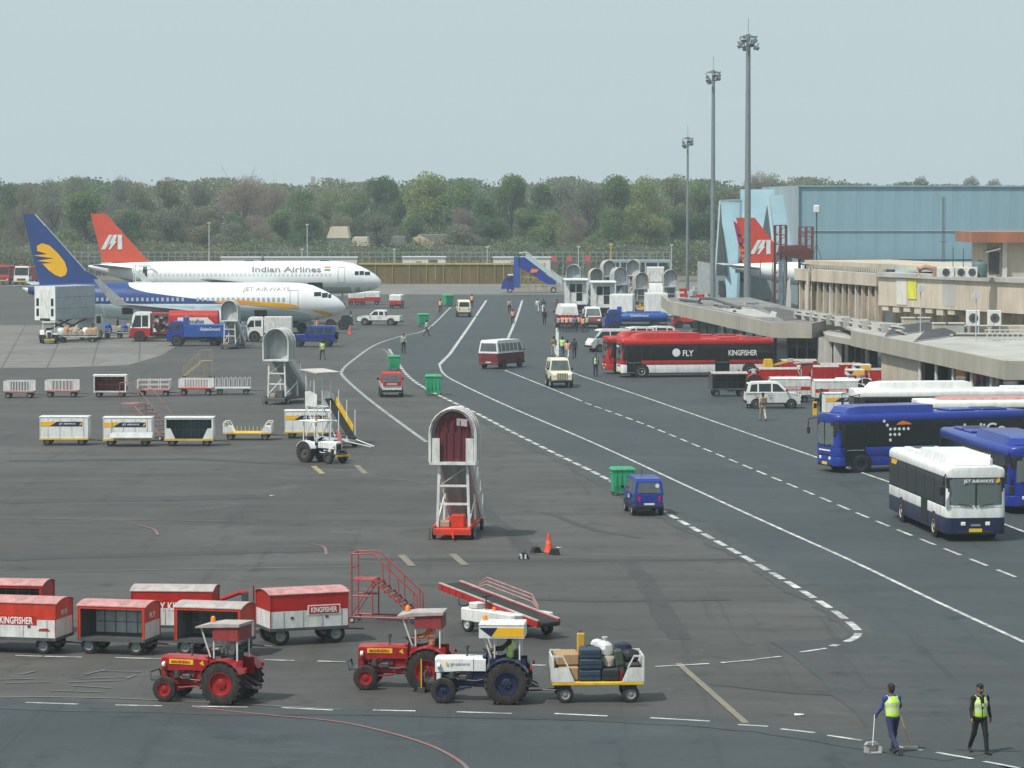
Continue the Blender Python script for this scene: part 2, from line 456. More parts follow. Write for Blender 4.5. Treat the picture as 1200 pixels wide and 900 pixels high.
def strip(b, pts, wd, m, z):
    P = [G(x, y, z) for x, y in pts]; vs = []
    for i, p in enumerate(P):
        d = (P[min(i + 1, len(P) - 1)] - P[max(i - 1, 0)]).normalized(); nn = Vector((-d.y, d.x, 0)) * wd / 2
        vs += [p - nn, p + nn]
    b.add(vs, [(2 * i, 2 * i + 2, 2 * i + 3, 2 * i + 1) for i in range(len(P) - 1)], m)
MZ = [.0175]
def marking(name, pts, wd, m, z=None, sm=True, dash=None):
    b = MB(); MZ[0] += .00006; z = MZ[0]
    L = smooth_line(pts) if sm and len(pts) > 2 else pts
    if dash:
        P = [G(x, y, z) for x, y in L]; acc = [0]
        for i in range(1, len(P)): acc.append(acc[-1] + (P[i] - P[i - 1]).length)
        def at(t):
            for i in range(1, len(P)):
                if t <= acc[i] or i == len(P) - 1:
                    k = (t - acc[i - 1]) / max(acc[i] - acc[i - 1], 1e-6); return P[i - 1].lerp(P[i], min(k, 1))
        t = 0; on, off = dash
        while t < acc[-1]:
            e = min(t + on, acc[-1]); n = 3; Q = [at(t + (e - t) * k / n) for k in range(n + 1)]; vs = []
            for i, p in enumerate(Q):
                d = (Q[min(i + 1, n)] - Q[max(i - 1, 0)])
                d = d.normalized() if d.length > 0 else Vector((1, 0, 0)); nn = Vector((-d.y, d.x, 0)) * wd / 2; vs += [p - nn, p + nn]
            b.add(vs, [(2 * i, 2 * i + 2, 2 * i + 3, 2 * i + 1) for i in range(n)], m); t += on + off
    else: strip(b, L, wd, m, z)
    return tag(b.build(name, smooth=0), kind='structure')
marking('lane_line', [(570, 352), (548, 385), (527, 415), (515, 427)], .30, PW, sm=False)
marking('lane_line', [(515, 427), (520, 438), (540, 450), (600, 478), (700, 521), (800, 567), (900, 613), (1000, 658), (1100, 706), (1230, 766)], .17, PW)
marking('edge_line', EDGE, .26, PW, sm=False, dash=(2.1, .75))
marking('lane_line', [(592, 434), (640, 453), (682, 470)], .16, PW)
marking('lane_line', [(686, 472), (760, 499), (852, 537), (950, 578), (1050, 620), (1200, 680), (1260, 704)], .16, PW, dash=(2.4, 1.35))
marking('lane_line', [(640, 425), (680, 440), (760, 467), (840, 495), (920, 523), (990, 547), (1060, 571), (1130, 597), (1230, 634)], .17, PW)
marking('lane_line', [(612, 352), (604, 376), (595, 397)], .28, PW)
marking('lane_line', [(653, 384), (653, 418)], .30, PW, sm=False)
marking('stand_line', [(528, 360), (500, 386), (470, 394), (440, 404), (415, 421), (401, 434), (404, 443), (430, 466), (460, 489), (500, 518)], .26, paint('greyed_white_road_paint', (.36, .38, .37), .4))
marking('stand_line', [(440, 408), (452, 411), (458, 420)], .22, PF)
for a in ([(0, 565), (190, 560), (380, 556), (470, 562), (500, 566)], [(0, 607), (160, 609), (300, 611)], [(0, 671), (200, 667), (420, 664)], [(420, 530), (500, 535)],
          [(0, 816), (90, 817), (185, 820), (400, 831)], [(330, 488), (404, 487)], [(0, 490), (40, 491)], [(420, 480), (460, 486)], [(610, 648), (790, 652)], [(430, 470), (500, 476)]):
    marking('faint_line', a, .10, PF)
for a in ([(367, 546), (378, 555)], [(418, 545), (428, 555)], [(470, 650), (483, 663)], [(530, 649), (545, 662)]): marking('yellow_dash', a, .30, PYF if a[0][0] != 367 else PY, sm=False)
marking('yellow_line', [(795, 777), (874, 847)], .20, PYF, sm=False)
for a in ([(18, 768), (50, 769)], [(52, 769), (96, 770)], [(135, 770.5), (195, 772)], [(310, 773), (345, 774)], [(372, 774.5), (405, 775.5)], [(505, 777), (532, 777.5)], [(612, 779), (640, 779.5)], [(768, 781), (831, 777.5)], [(845, 776.5), (885, 773)], [(886, 772.5), (915, 769)], [(938, 764), (968, 759.5)],
          [(30, 823), (92, 825)], [(135, 826), (190, 827)], [(225, 827.5), (290, 828.5)], [(330, 829), (390, 832)], [(437, 832), (487, 833)], [(535, 834), (600, 836)], [(650, 836), (712, 839)], [(762, 841), (832, 845)], [(865, 849), (900, 851)], [(915, 854), (955, 858.5)], [(970, 861.5), (1010, 867.5)], [(1048, 874), (1081, 879)], [(1097, 881.5), (1140, 889)], [(1153, 892), (1195, 900)]):
    marking('stand_dash', a, .15, PW, z=.013, sm=False)
marking('red_guide_line', [(230, 829), (320, 838), (400, 846), (470, 862), (515, 878), (545, 897), (552, 915)], .12, PR)
marking('red_guide_line', [(365, 637), (380, 641), (382, 650)], .12, PR); marking('red_guide_line', [(160, 615), (180, 620), (185, 627)], .12, PR)
PF2 = paint('scraped_paint', (.115, .12, .12), .6)
b = MB()                                        # ghost of scraped off stand lettering
for x0, y0, x1, y1 in [(100, 790, 125, 784), (120, 786, 165, 787), (80, 799, 145, 797), (60, 809, 120, 811), (95, 795, 150, 793), (148, 795, 158, 791), (0, 796, 40, 795), (5, 800, 60, 799), (25, 790, 42, 786), (85, 803, 130, 806)]:
    strip(b, [(x0, y0), (x1, y1)], .11, PF2, MZ[0] + .0004 + x0 * 2e-6)
tag(b.build('scraped_marking', smooth=0), kind='structure')
# ---------------------------------------------------------------- far background
def leaf_mat(name, c):
    m = bpy.data.materials.new(name); m.use_nodes = True
    n, l = m.node_tree.nodes, m.node_tree.links; n.remove(n['Principled BSDF'])
    geo = n.new('ShaderNodeNewGeometry'); r = n.new('ShaderNodeValToRGB'); oi = n.new('ShaderNodeObjectInfo')
    r.color_ramp.elements[0].color = (*[x * .78 for x in c], 1); r.color_ramp.elements[1].color = (*[x * 1.2 for x in c], 1)
    l.new(geo.outputs['Random Per Island'], r.inputs[0])
    hs = n.new('ShaderNodeHueSaturation'); mr = n.new('ShaderNodeMapRange'); mr.inputs[3].default_value = .86; mr.inputs[4].default_value = 1.16; l.new(oi.outputs['Random'], mr.inputs[0]); l.new(mr.outputs[0], hs.inputs['Value']); l.new(r.outputs[0], hs.inputs['Color'])
    d = n.new('ShaderNodeBsdfDiffuse'); t = n.new('ShaderNodeBsdfTranslucent'); x = n.new('ShaderNodeMixShader'); x.inputs[0].default_value = .42
    l.new(hs.outputs[0], d.inputs[0]); l.new(hs.outputs[0], t.inputs[0]); l.new(d.outputs[0], x.inputs[1]); l.new(t.outputs[0], x.inputs[2]); l.new(x.outputs[0], n['Material Output'].inputs[0])
    return m
LEAF = [leaf_mat('leaf_green', (0.156, 0.228, 0.087)), leaf_mat('leaf_deep_green', (0.100, 0.164, 0.079)), leaf_mat('leaf_yellow_green', (0.218, 0.258, 0.099)), leaf_mat('leaf_olive', (0.198, 0.201, 0.113)),
        leaf_mat('dry_twig_brown', (.245, .215, .160)), leaf_mat('dry_twig_reddish', (.250, .195, .165)), leaf_mat('grey_green_leaf', (0.198, 0.212, 0.156))]
BARK = mat('pale_bark', (.17, .145, .12), .9, grime=.4, gscale=1.5); BARKD = mat('dark_bark', (.075, .06, .048), .9, grime=.4, gscale=1.5)
def crown_mesh(rng, h, wd, m, n, bare=False):
    """leaf clumps through a crown built from irregular boughs; base of trunk at z = 0"""
    cl = []
    z0 = h * (.16 if not bare else .3)
    for i in range(15 if not bare else 12):
        a = rng.uniform(0, 6.283); rr = wd * .5 * math.sqrt(rng.random()) * .82; zz = rng.uniform(z0, h * .88)
        k = 1 - max(0, (zz / h - .45)) * 1.25
        cl.append((math.cos(a) * rr * k, math.sin(a) * rr * k, zz, rng.uniform(.13, .24) * wd))
    vs, fs = [], []
    per = n // len(cl)
    for cx, cy, cz, cr in cl:
        for _ in range(per):
            u = rng.uniform(-1, 1); t = rng.uniform(0, 6.283); q = math.sqrt(1 - u * u); rr = cr * rng.uniform(.55, 1.08)
            p = Vector((cx + q * math.cos(t) * rr, cy + q * math.sin(t) * rr, cz + u * rr * .72))
            if p.z < h * .04: continue
            s = rng.uniform(.10, .25) * (.55 if bare else 1)
            d1 = Vector((rng.gauss(0, 1), rng.gauss(0, 1), rng.gauss(0, .7))).normalized(); d2 = d1.cross(Vector((rng.gauss(0, 1), rng.gauss(0, 1), rng.gauss(0, 1)))).normalized()
            if bare: d1 = d1 * 2.6; d2 = d2 * .45
            b = len(vs); vs += [p - d1 * s, p + d2 * s * .8, p + d1 * s, p - d2 * s * .8]; fs.append((b, b + 1, b + 2, b + 3))
    me = bpy.data.meshes.new('crown'); me.from_pydata([tuple(v) for v in vs], [], fs); me.materials.append(m); me.update()
    return me, cl
def trunk_mesh(rng, h, wd, cl, m, bare=False):
    b = MB(); r0 = .028 * h
    top = Vector((rng.uniform(-.4, .4), rng.uniform(-.4, .4), h * (.42 if not bare else .5)))
    b.tube([(0, 0, -.3), (0, 0, h * .15), top], r0, m, 7, r0 * .6)
    for i, (cx, cy, cz, cr) in enumerate(cl):
        q = Vector((0, 0, h * .15)).lerp(top, rng.uniform(.3, 1)); e = Vector((cx, cy, cz))
        b.tube([q, q.lerp(e, .5) + Vector((0, 0, .04 * h)), e], r0 * .42, m, 5, r0 * .08)
        if bare:
            for _ in range(7):
                e2 = e + Vector((rng.uniform(-1, 1), rng.uniform(-1, 1), rng.uniform(-.2, 1.1))) * cr * 1.3
                b.tube([q.lerp(e, rng.uniform(.5, 1)), e2], r0 * .13, m, 4, r0 * .04)
    return b.mesh('trunk')
PROTO = {}
rt = random.Random(21)
for kind, (mi, bare, nleaf) in enumerate([(0, 0, 15000), (1, 0, 15000), (2, 0, 15000), (3, 0, 13000), (4, 1, 11000), (5, 1, 13000), (6, 0, 13000)]):
    for v in range(2):
        cm, cl = crown_mesh(rt, 15, 13, LEAF[mi], nleaf, bare)
        PROTO[kind, v] = (cm, trunk_mesh(rt, 15, 13, cl, BARK if bare else BARKD, bare))
TN = ['green', 'dark green', 'yellowish green', 'dull olive', 'bare brown', 'bare reddish', 'grey green']
TREES = 'trees lining the far side of the airfield'
def tree(px, ytop, Y, kind, wpx, label):
    """px, ytop: where its top stands in the photo, Y its distance, wpx its crown width in photo pixels"""
    p = D(px, ytop, Y); h = p.z; wd = wpx * Y / FPX
    t = thing(['leafy_tree', 'leafy_tree', 'leafy_tree', 'leafy_tree', 'bare_tree', 'bare_tree', 'leafy_tree'][kind], label, 'tree', (p.x, Y, 0), rt.uniform(0, 360), TREES)
    cm, tm = PROTO[kind, rt.randrange(2)]
    for nm, me in (('crown', cm), ('trunk', tm)):
        o = inst(nm, me, t); o.scale = (wd / 12.5, wd / 12.5, h / 14.7)
    return t
T = [  # left to right: top pixel column and row, distance, kind, crown width, label
 (6, 216, 700, 1, 46, 'dark green tree at the left edge of the photo, behind the red fire trucks'), (27, 214, 640, 4, 60, 'pale leafless tree with a branching trunk left of the blue tail fin'),
 (62, 214, 760, 6, 54, 'grey green tree behind the top of the blue tail fin'), (95, 210, 800, 6, 60, 'tall hazy grey tree between the blue and the red tail fin tops'), (100, 226, 640, 0, 82, 'broad green tree with a lit top between the blue and red tail fins'),
 (140, 207, 860, 6, 46, 'tall thin hazy tree just right of the red tail fin top'), (160, 214, 700, 3, 62, 'olive tree above the back of the red tail fin'), (150, 240, 640, 1, 66, 'dark low tree behind the red tail fin'),
 (195, 208, 720, 3, 66, 'dull olive tree above the rear of the white jet'), (196, 246, 650, 6, 70, 'low grey green tree above the rear door of the white jet'), (232, 212, 740, 6, 56, 'grey leafy tree left of the reddish leafless tree'),
 (240, 242, 660, 3, 64, 'low olive tree left below the reddish leafless tree'), (283, 205, 690, 5, 92, 'wide reddish leafless tree, the highest above the white jet'), (278, 244, 650, 1, 52, 'small dark tree under the reddish leafless tree'),
 (268, 262, 620, 6, 52, 'low grey bush-like tree behind the middle of the white jet'), (318, 214, 730, 5, 64, 'reddish leafless tree right of the widest reddish one'), (328, 238, 650, 0, 58, 'green tree behind the lettering of the white jet'),
 (308, 262, 620, 4, 48, 'pale leafless tree low behind the lettering of the white jet'), (352, 224, 740, 0, 56, 'green tree beneath the gap in the treeline with hazy towers'), (362, 250, 640, 1, 50, 'dark tree left of the pale house'),
 (385, 226, 760, 2, 54, 'yellowish tree left behind the pale house roof'), (403, 250, 645, 4, 46, 'bare brown tree in front of the pale house'), (418, 216, 740, 0, 60, 'green tree above the nose of the white jet'),
 (446, 208, 720, 1, 56, 'dark green tree right above the white jet nose'), (446, 250, 640, 6, 58, 'low grey green tree behind the left end of the brown wall'), (472, 211, 740, 0, 58, 'green tree over the small grey shed roof'),
 (500, 206, 700, 2, 66, 'yellow green tree over the tan sloping roof'), (482, 246, 680, 1, 50, 'dark tree behind the tan sloping roof'), (540, 203, 700, 0, 76, 'large full green tree above the middle of the brown wall'),
 (545, 242, 640, 5, 48, 'small pinkish leafless tree above the middle of the brown wall'), (572, 222, 680, 1, 60, 'dark green tree right of the pinkish leafless tree'), (540, 264, 610, 6, 56, 'low grey scrub tree behind the middle of the brown wall'),
 (600, 207, 720, 0, 64, 'green tree above the blue boarding stairs'), (618, 236, 640, 0, 66, 'round green tree behind the blue boarding stairs'), (582, 258, 620, 1, 48, 'low dark tree left of the blue boarding stairs'),
 (640, 207, 720, 1, 58, 'dark green tree right above the blue boarding stairs'), (662, 212, 730, 6, 56, 'grey green tree above the row of stair trucks'), (650, 246, 640, 2, 52, 'yellow green tree behind the red road barriers'),
 (690, 216, 700, 6, 62, 'dusty grey green tree above the white boxy lounges'), (678, 252, 630, 4, 52, 'brown leafless tree behind the red road barriers'), (722, 208, 710, 0, 66, 'green tree above the parked stair trucks'),
 (716, 246, 640, 0, 56, 'low green tree behind the parked stair trucks'), (750, 207, 720, 2, 62, 'yellow green tree left of the shortest light mast'), (756, 238, 640, 2, 68, 'lit green tree left of the shortest light mast base'),
 (790, 204, 730, 3, 62, 'olive tree behind the shortest light mast'), (786, 246, 650, 1, 62, 'dark green tree behind the base of the shortest light mast'), (820, 203, 740, 0, 60, 'green tree between the shortest and the middle light mast'),
 (822, 250, 650, 1, 60, 'dark tree left of the peaked hangar front'), (852, 204, 740, 3, 60, 'olive tree behind the peaked hangar front'), (884, 200, 760, 4, 54, 'bare brown tree behind the tallest light mast'),
 (905, 204, 770, 6, 56, 'grey green tree over the stepped blue hangar roof'), (982, 203, 730, 0, 82, 'green domed tree top over the left end of the long blue hangar'), (1010, 212, 760, 0, 50, 'lower green tree top over the long blue hangar, beside the domed one'),
 (940, 212, 740, 3, 50, 'olive tree top at the left corner of the long blue hangar'), (1078, 210, 800, 6, 34, 'small grey tree top over the middle of the long blue hangar'), (1104, 208, 760, 3, 38, 'brownish round tree top over the hangar, above the thin lattice mast'),
 (1136, 210, 800, 6, 38, 'grey tree top over the hangar right of the round brownish one'), (1164, 213, 800, 6, 36, 'low grey tree top over the right part of the hangar'), (1192, 209, 760, 3, 46, 'olive tree top over the hangar at the right edge of the photo')]
for a in T: tree(*a)
# the wood behind and the scrub beneath, which read as one mass
def wood(name, label, n, xr, yr, top, sizes, mats, low=0.):
    vs, fs, fm = [], [], []
    for _ in range(n):
        px = rt.uniform(*xr); Y = rt.uniform(*yr); yt = top(px)
        p = D(px, yt, Y); z = rt.uniform(low, 1) ** .8 * p.z
        jj = rt.gauss(0, 1.6)
        s = rt.uniform(*sizes)
        q = Vector((p.x + rt.gauss(0, 2), Y + jj, max(.2, z)))
        d1 = Vector((rt.gauss(0, 1), rt.gauss(0, 1), rt.gauss(0, .7))).normalized(); d2 = d1.cross(Vector((rt.gauss(0, 1), rt.gauss(0, 1), rt.gauss(0, 1)))).normalized()
        b = len(vs); vs += [q - d1 * s, q + d2 * s * .8, q + d1 * s, q - d2 * s * .8]; fs.append((b, b + 1, b + 2, b + 3))
        fm.append(int((math.sin(px * .043) + math.sin(px * .017 + 2) + 2) / 4 * (len(mats) - .01)) if rt.random() < .7 else rt.randrange(len(mats)))
    me = bpy.data.meshes.new(name); me.from_pydata([tuple(v) for v in vs], [], fs)
    for m in mats: me.materials.append(m)
    me.polygons.foreach_set('material_index', fm); me.update()
    o = inst(name, me); tag(o, label, 'wood', None, 'stuff'); return o
def wtop(px): return 214 + 4 * math.sin(px * .045) + 3 * math.sin(px * .11 + 1) + (9 if 350 < px < 385 else 0) + (5 if px > 1040 else 0)
wood('wood', 'hazy mass of trees behind the nearer tree crowns', 220000, (-120, 1320), (860, 930), wtop, (.2, .5), [LEAF[1], LEAF[3], LEAF[6], LEAF[0]])
wood('scrub', 'low scrub beneath the trees behind the perimeter fence', 80000, (-120, 860), (594, 605), lambda px: 288 + 5 * math.sin(px * .06) + 4 * math.sin(px * .21), (.10, .26), [LEAF[6], LEAF[3], LEAF[1], LEAF[6]])
# far towers in the haze
CONC = mat('pale_concrete', (.33, .31, .28), .8, grime=.25, gscale=.4)
for px, wpx, yt, lab in [(366, 10, 214, 'tallest hazy tower beyond the gap in the treeline'), (384, 16, 220, 'wide hazy tower beyond the gap in the treeline'), (402, 12, 218, 'hazy tower beyond the gap, rightmost of three')]:
    Y = 1300; p = D(px, yt, Y); t = thing('far_tower', lab, 'building', (p.x, Y, 0)); wd = wpx * Y / FPX / 2
    MB().box(-wd, wd, 0, 8, 0, p.z, CONC).build('wall', t); MB().box(-wd * .4, wd * .4, 2, 6, p.z, p.z + 2.5, CONC).build('stair_head', t)
# houses among the trees
def house(px, yt, yb, wpx, Y, wallc, roofc, label, slope=.3):
    a = D(px, yt, Y); zb = max(0, D(px, yb, Y).z); wd = wpx * Y / FPX / 2; h = a.z
    t = thing('house', label, 'house', (a.x, Y, 0))
    MB().box(-wd, wd, 0, 8, 0, h * .78, wallc).build('wall', t)
    MB().prism([(-wd * 1.1, h * .76), (wd * 1.1, h * .76), (wd * .9, h), (-wd * .7, h)], -.6, 8.6, roofc).build('roof', t)
    MB().box(-wd * .3, wd * .1, -.06, .05, h * .25, h * .6, GLASS2).build('window', t)
TAN = mat('tan_plaster', (.52, .42, .25), .8, grime=.15); PALE = mat('pale_plaster', (.58, .52, .40), .8, grime=.15); SLATE = mat('grey_roof_sheet', (.20, .19, .18), .8, grime=.3); PBLUE = mat('pale_blue_plaster', (.30, .45, .52), .8, grime=.15)
house(396, 266, 290, 24, 612, PBLUE, PALE, 'pale blue walled house behind the bare brown tree'); house(421, 278, 292, 20, 606, PALE, PALE, 'cream house gable among the trees right of the blue walled house')
house(466, 277, 290, 18, 607, SLATE, SLATE, 'small grey shed left of the tan roofed house'); house(505, 275, 292, 44, 612, TAN, SLATE, 'long grey roofed house among the trees')
b = MB(); Y = 604; b.slab([D(483, 279, Y), D(491, 276, Y), D(508, 284, Y), D(508, 291, Y), D(499, 291, Y)], (0, 3, 0), TAN)
o = b.build('tan_roof'); tag(o, 'tan sloping roof catching the sun among the trees', 'roof')
# perimeter fence: posts and rails far behind the wall
FENCE = mat('galvanised_fence', (.36, .38, .38), .6, .3, grime=.2)
MESHW = mat('fence_infill', (.16, .18, .17), .7, grime=.3)
Y = 590; x0, x1 = D(64, 300, Y).x, D(785, 300, Y).x; z0, z1 = D(600, 306.5, Y).z, D(600, 295, Y).z
f = thing('perimeter_fence', 'long pale mesh fence running in front of the trees', 'fence', (0, Y, 0))
n = 92; pm = MB().box(-.06, .06, -.06, .06, 0, z1, FENCE).mesh('post')
for i in range(n + 1): inst('post', pm, f, (x0 + (x1 - x0) * i / n, 0, 0))
for zz in (z0 + .1, (z0 + z1) / 2, z1 - .08): MB().box(x0, x1, -.1, -.065, zz - .05, zz + .05, FENCE).build('rail', f)
b = MB()
k = int((x1 - x0) / .28)
for i in range(k):
    xx = x0 + (x1 - x0) * i / k; b.bar((xx, -.13, z0 * .2), (xx, -.13, z1 - .1), .03, .02, MESHW)
tag(b.build('mesh_infill', f), kind='stuff')
# tall blast wall with brown panels
BROWN = mat('brown_sheet_panel', (.155, .110, .026), .6, grime=.3, gscale=.35); BROWN2 = mat('light_brown_rib', (.27, .21, .08), .6, grime=.2); YCAP = mat('yellow_cap', (.50, .38, .06), .6, grime=.2)
Y = 535; z1 = D(600, 308, Y).z
xs = [D(x, 310, Y).x for x in range(420, 646, 10)]
f = thing('blast_wall', 'long brown panelled wall with a yellow top edge behind the apron', 'wall', (0, Y, 0))
for i in range(len(xs) - 1):
    pn = MB().box(xs[i] + .02, xs[i + 1] - .02, 0, .12, 0, z1 - .30, BROWN); pn.build('panel', f)
    if i % 2 == 0: MB().box(xs[i] - .08, xs[i] + .08, -.16, -.003, 0, z1 - .3, BROWN2).build('rib', f)
MB().box(xs[0], xs[-1], -.2, .3, z1 - .28, z1, YCAP).build('cap', f)
# long white huts and barriers that show over the wall
for x0p, x1p, yt, lab in [(259, 305, 301, 'white flat roofed hut showing over the white jet, left of the two'), (310, 418, 301, 'long white flat roofed hut showing over the front of the white jet'), (472, 522, 300.5, 'white hut showing over the left part of the brown wall'), (578, 645, 301, 'white hut showing over the right end of the brown wall')]:
    Y = 570; a, c = D(x0p, yt, Y), D(x1p, yt, Y); t = thing('site_hut', lab, 'hut', (a.x, Y, 0), 0, 'white huts behind the brown wall'); L = c.x - a.x
    MB().box(0, L, 0, 2.6, 0, a.z - .15, WHITE2).build('wall', t); MB().box(-.15, L + .15, -.2, 2.8, a.z - .147, a.z, WHITE).build('roof', t); MB().box(L * .3, L * .3 + 1, -.05, .02, .4, a.z - .8, GREY).build('door', t)
    MB().box(L * .6, L * .6 + 1.6, -.05, .02, a.z - 1.3, a.z - .6, GLASS2).build('window', t)
for px, lab in [(649, 'red road barrier beyond the wall, leftmost of three'), (667, 'red road barrier beyond the wall, middle of three'), (689, 'red road barrier beyond the wall, rightmost of three')]:
    Y = 575; p = D(px, 299.5, Y); t = thing('road_barrier', lab, 'barrier', (p.x, Y, p.z - 1.0), 0, 'red barriers behind the wall')
    MB().prism([(-.5, 0), (.5, 0), (.35, .9), (-.35, .9)], -.3, .3, mat('red_barrier_plastic', (.62, .08, .09), .5)).build('body', t)
    MB().box(-.5, .5, -.4, .4, -(p.z - 1.0), -.003, DIRT).build('mound', t)
for px, yt, lab in [(245, 262, 'thin pole in front of the trees above the rear of the white jet'), (360, 264, 'thin pole in front of the trees left of the pale house'), (354, 293, 'short fence pole above the jet lettering'), (462, 293, 'short fence pole above the left end of the brown wall'), (571, 290, 'pale fence pole above the middle of the brown wall'), (678, 290, 'fence lamp pole behind the red barriers'), (716, 287, 'yellow pole behind the stair trucks'), (787, 288, 'lamp pole at the right end of the fence'), (25, 230, 'pale tree-like pole behind the blue tail fin')][:8]:
    Y = 585; p = D(px, yt, Y); t = thing('fence_pole', lab, 'pole', (p.x, Y, 0)); c = YEL if px == 716 else LGREY
    MB().tube([(0, 0, 0), (0, 0, p.z)], .10, c).build('pole', t); MB().box(-.3, .3, -.15, .15, p.z, p.z + .25, c).build('lamp_head', t)
# ---------------------------------------------------------------- light masts
MASTC = mat('mast_galvanised', (.24, .27, .28), .5, .4, grime=.15)
def mast(px, ytop, Y, r, label, nl, head):
    p = D(px, ytop, Y); h = p.z
    t = thing('light_mast', label, 'light mast', (p.x, Y, 0), 0, 'high light masts')
    MB().tube([(0, 0, 0), (0, 0, h * .5), (0, 0, h)], r, MASTC, 10, r * .55).build('pole', t)
    MB().cyl((0, 0, .3), 'z', r * 1.8, .6, MASTC, 10).build('base', t)
    b = MB(); q = head * .5
    for k in range(16):
        a0, a1 = 2 * math.pi * k / 16, 2 * math.pi * (k + 1) / 16
        b.bar((q * math.cos(a0), q * math.sin(a0), h - .3), (q * math.cos(a1), q * math.sin(a1), h - .3), .1, .12, MASTC)
    for k in range(4):
        a0 = math.pi * k / 2 + .4; b.bar((0, 0, h - .1), (q * math.cos(a0), q * math.sin(a0), h - .3), .08, .1, MASTC)
    b.build('head_ring', t)
    b = MB(); b.tube([(0, 0, h), (0, 0, h + 1.7)], .03, MASTC, 5); b.build('lightning_rod', t)
    lm = MB(); lm.prism([(-.2, -.24), (.2, -.16), (.22, .18), (-.16, .24)], -.24, .24, MASTC); lm.box(-.05, .05, -.05, .05, .25, .6, MASTC); lm.box(.2, .235, -.2, .2, -.12, .14, GLASS2)
    lm = lm.mesh('flood_lamp')
    for k in range(nl):
        a0 = 2 * math.pi * k / nl + .3; inst('flood_lamp', lm, t, (q * (1.1 - .25 * (k % 3 == 0)) * math.cos(a0), q * 1.1 * math.sin(a0), h - .7 - (k * 37 % 5) * .2), (0, R(28), a0))
mast(877, 40, 345, .42, 'tallest light mast, nearest of the three, in front of the blue hangar', 8, 1.7)
mast(836, 82, 400, .36, 'middle light mast beside the peaked hangar front', 7, 1.6)
mast(806, 160, 475, .26, 'shortest light mast, leftmost and farthest of the three', 7, 1.4)
# ---------------------------------------------------------------- hangar
def sheetmat(name, c, sc, wear=.2):
    m = mat(name, c, .45, .1, grime=wear, gscale=.12); return m
HB = sheetmat('hangar_blue_sheet', (.245, .385, .445), 1); HB2 = sheetmat('hangar_pale_blue_sheet', (.28, .43, .49), 1, .3); HBD = sheetmat('opening_shade_dark', (.007, .011, .014), 1); HE = sheetmat('hangar_edge_trim', (.34, .42, .45), 1)  # near-black sheet: shade inside open gables and hatches is put into its colour
t = thing('hangar', 'long pale blue sheet clad aircraft hangar with peaked bays at its left end', 'hangar', (0, 0, 0))
Y = 430; x0 = D(936, 220, Y).x; x1 = 150; zt = D(936, 219, Y).z; zm = D(936, 270.5, Y).z
n = 44; pw = (x1 - x0) / n
MB().box(x0, x1, Y + .3, Y + 60, 0, zt - .2, HB).build('wall', t)
pm = MB().box(.006, pw - .006, 0, .28, zm, zt, HB).mesh('panel'); pl = MB().box(.006, pw - .006, -.12, .16, 6.0, zm - .05, HB).mesh('panel')
for i in range(n):
    inst('panel', pm, t, (x0 + i * pw, Y, 0)); inst('panel', pl, t, (x0 + i * pw, Y + .1, 0))
MB().box(x0, x1, Y - .16, Y + .2, zm - .048, zm + .06, HE).build('rail', t)
MB().box(x0 - .25, x0 - .02, Y - .4, Y + 60, 0, zt + .15, HE).build('corner_trim', t)
MB().box(x0, x1, Y - .25, Y + 60, zt + .002, zt + .18, HB2).build('roof_edge', t)
b = MB(); b.slab([D(940, 307, Y - 2), D(1190, 306, Y - 2), D(1190, 322, Y - 9), D(940, 322, Y - 9)], (0, .2, -.2), HB2); b.build('lean_to_roof', t)
def fold(name, pix, m, off=(0.4, .5, 0)):
    b = MB(); b.slab([D(x, y, yy) for x, y, yy in pix], off, m); b.build(name, t)
# stepped bays left of the long front
fold('bay_roof', [(868, 222, 468), (936, 222, 468), (936, 300, 452), (868, 300, 452)], HB, (0, 1, 0))
fold('bay_roof', [(901, 229, 452), (935, 228, 452), (931, 296, 436), (906, 296, 436)], HB)
fold('bay_opening_shade', [(899.5, 237, 452.5), (906.5, 285, 438), (901, 300, 438), (894, 268, 452)], HBD, (.2, .6, 0))
fold('bay_edge', [(898, 231, 452), (901, 229, 451.9), (907.5, 284, 437.9), (905, 288, 437.9)], HE, (.1, .3, 0))
fold('bay_roof', [(844.5, 234, 452), (867, 234, 452), (863, 350, 432), (851.5, 350, 432)], HB)
fold('bay_opening_shade', [(844, 239, 452), (851.5, 323, 434), (838.5, 323, 446)], HBD, (.2, .6, 0))
fold('bay_edge', [(842.5, 236, 452), (844.6, 234, 451.9), (839.5, 323, 446), (837.2, 323, 446)], HE, (.05, .3, 0))
fold('bay_edge', [(844, 234, 451.5), (867, 233, 451.5), (867, 236, 451.5), (845, 237, 451.5)], HE, (.05, .3, 0))
fold('bay_opening_shade', [(867.5, 262, 466), (871, 300, 437), (861.5, 318, 437), (866, 330, 437), (875, 330, 437), (875, 262, 466)], HBD, (.2, .6, 0))
fold('back_wall', [(836, 323, 450), (940, 323, 450), (940, 360, 450), (836, 360, 450)], HE, (0, 1, 0))
fold('door', [(842, 329, 449.6), (849, 329, 449.6), (849, 346, 449.6), (842, 346, 449.6)], DGREY, (0, .2, 0))
fold('low_wall', [(818, 306, 440), (833, 309, 440), (833, 345, 440), (818, 345, 440)], LGREY, (0, 1, 0))
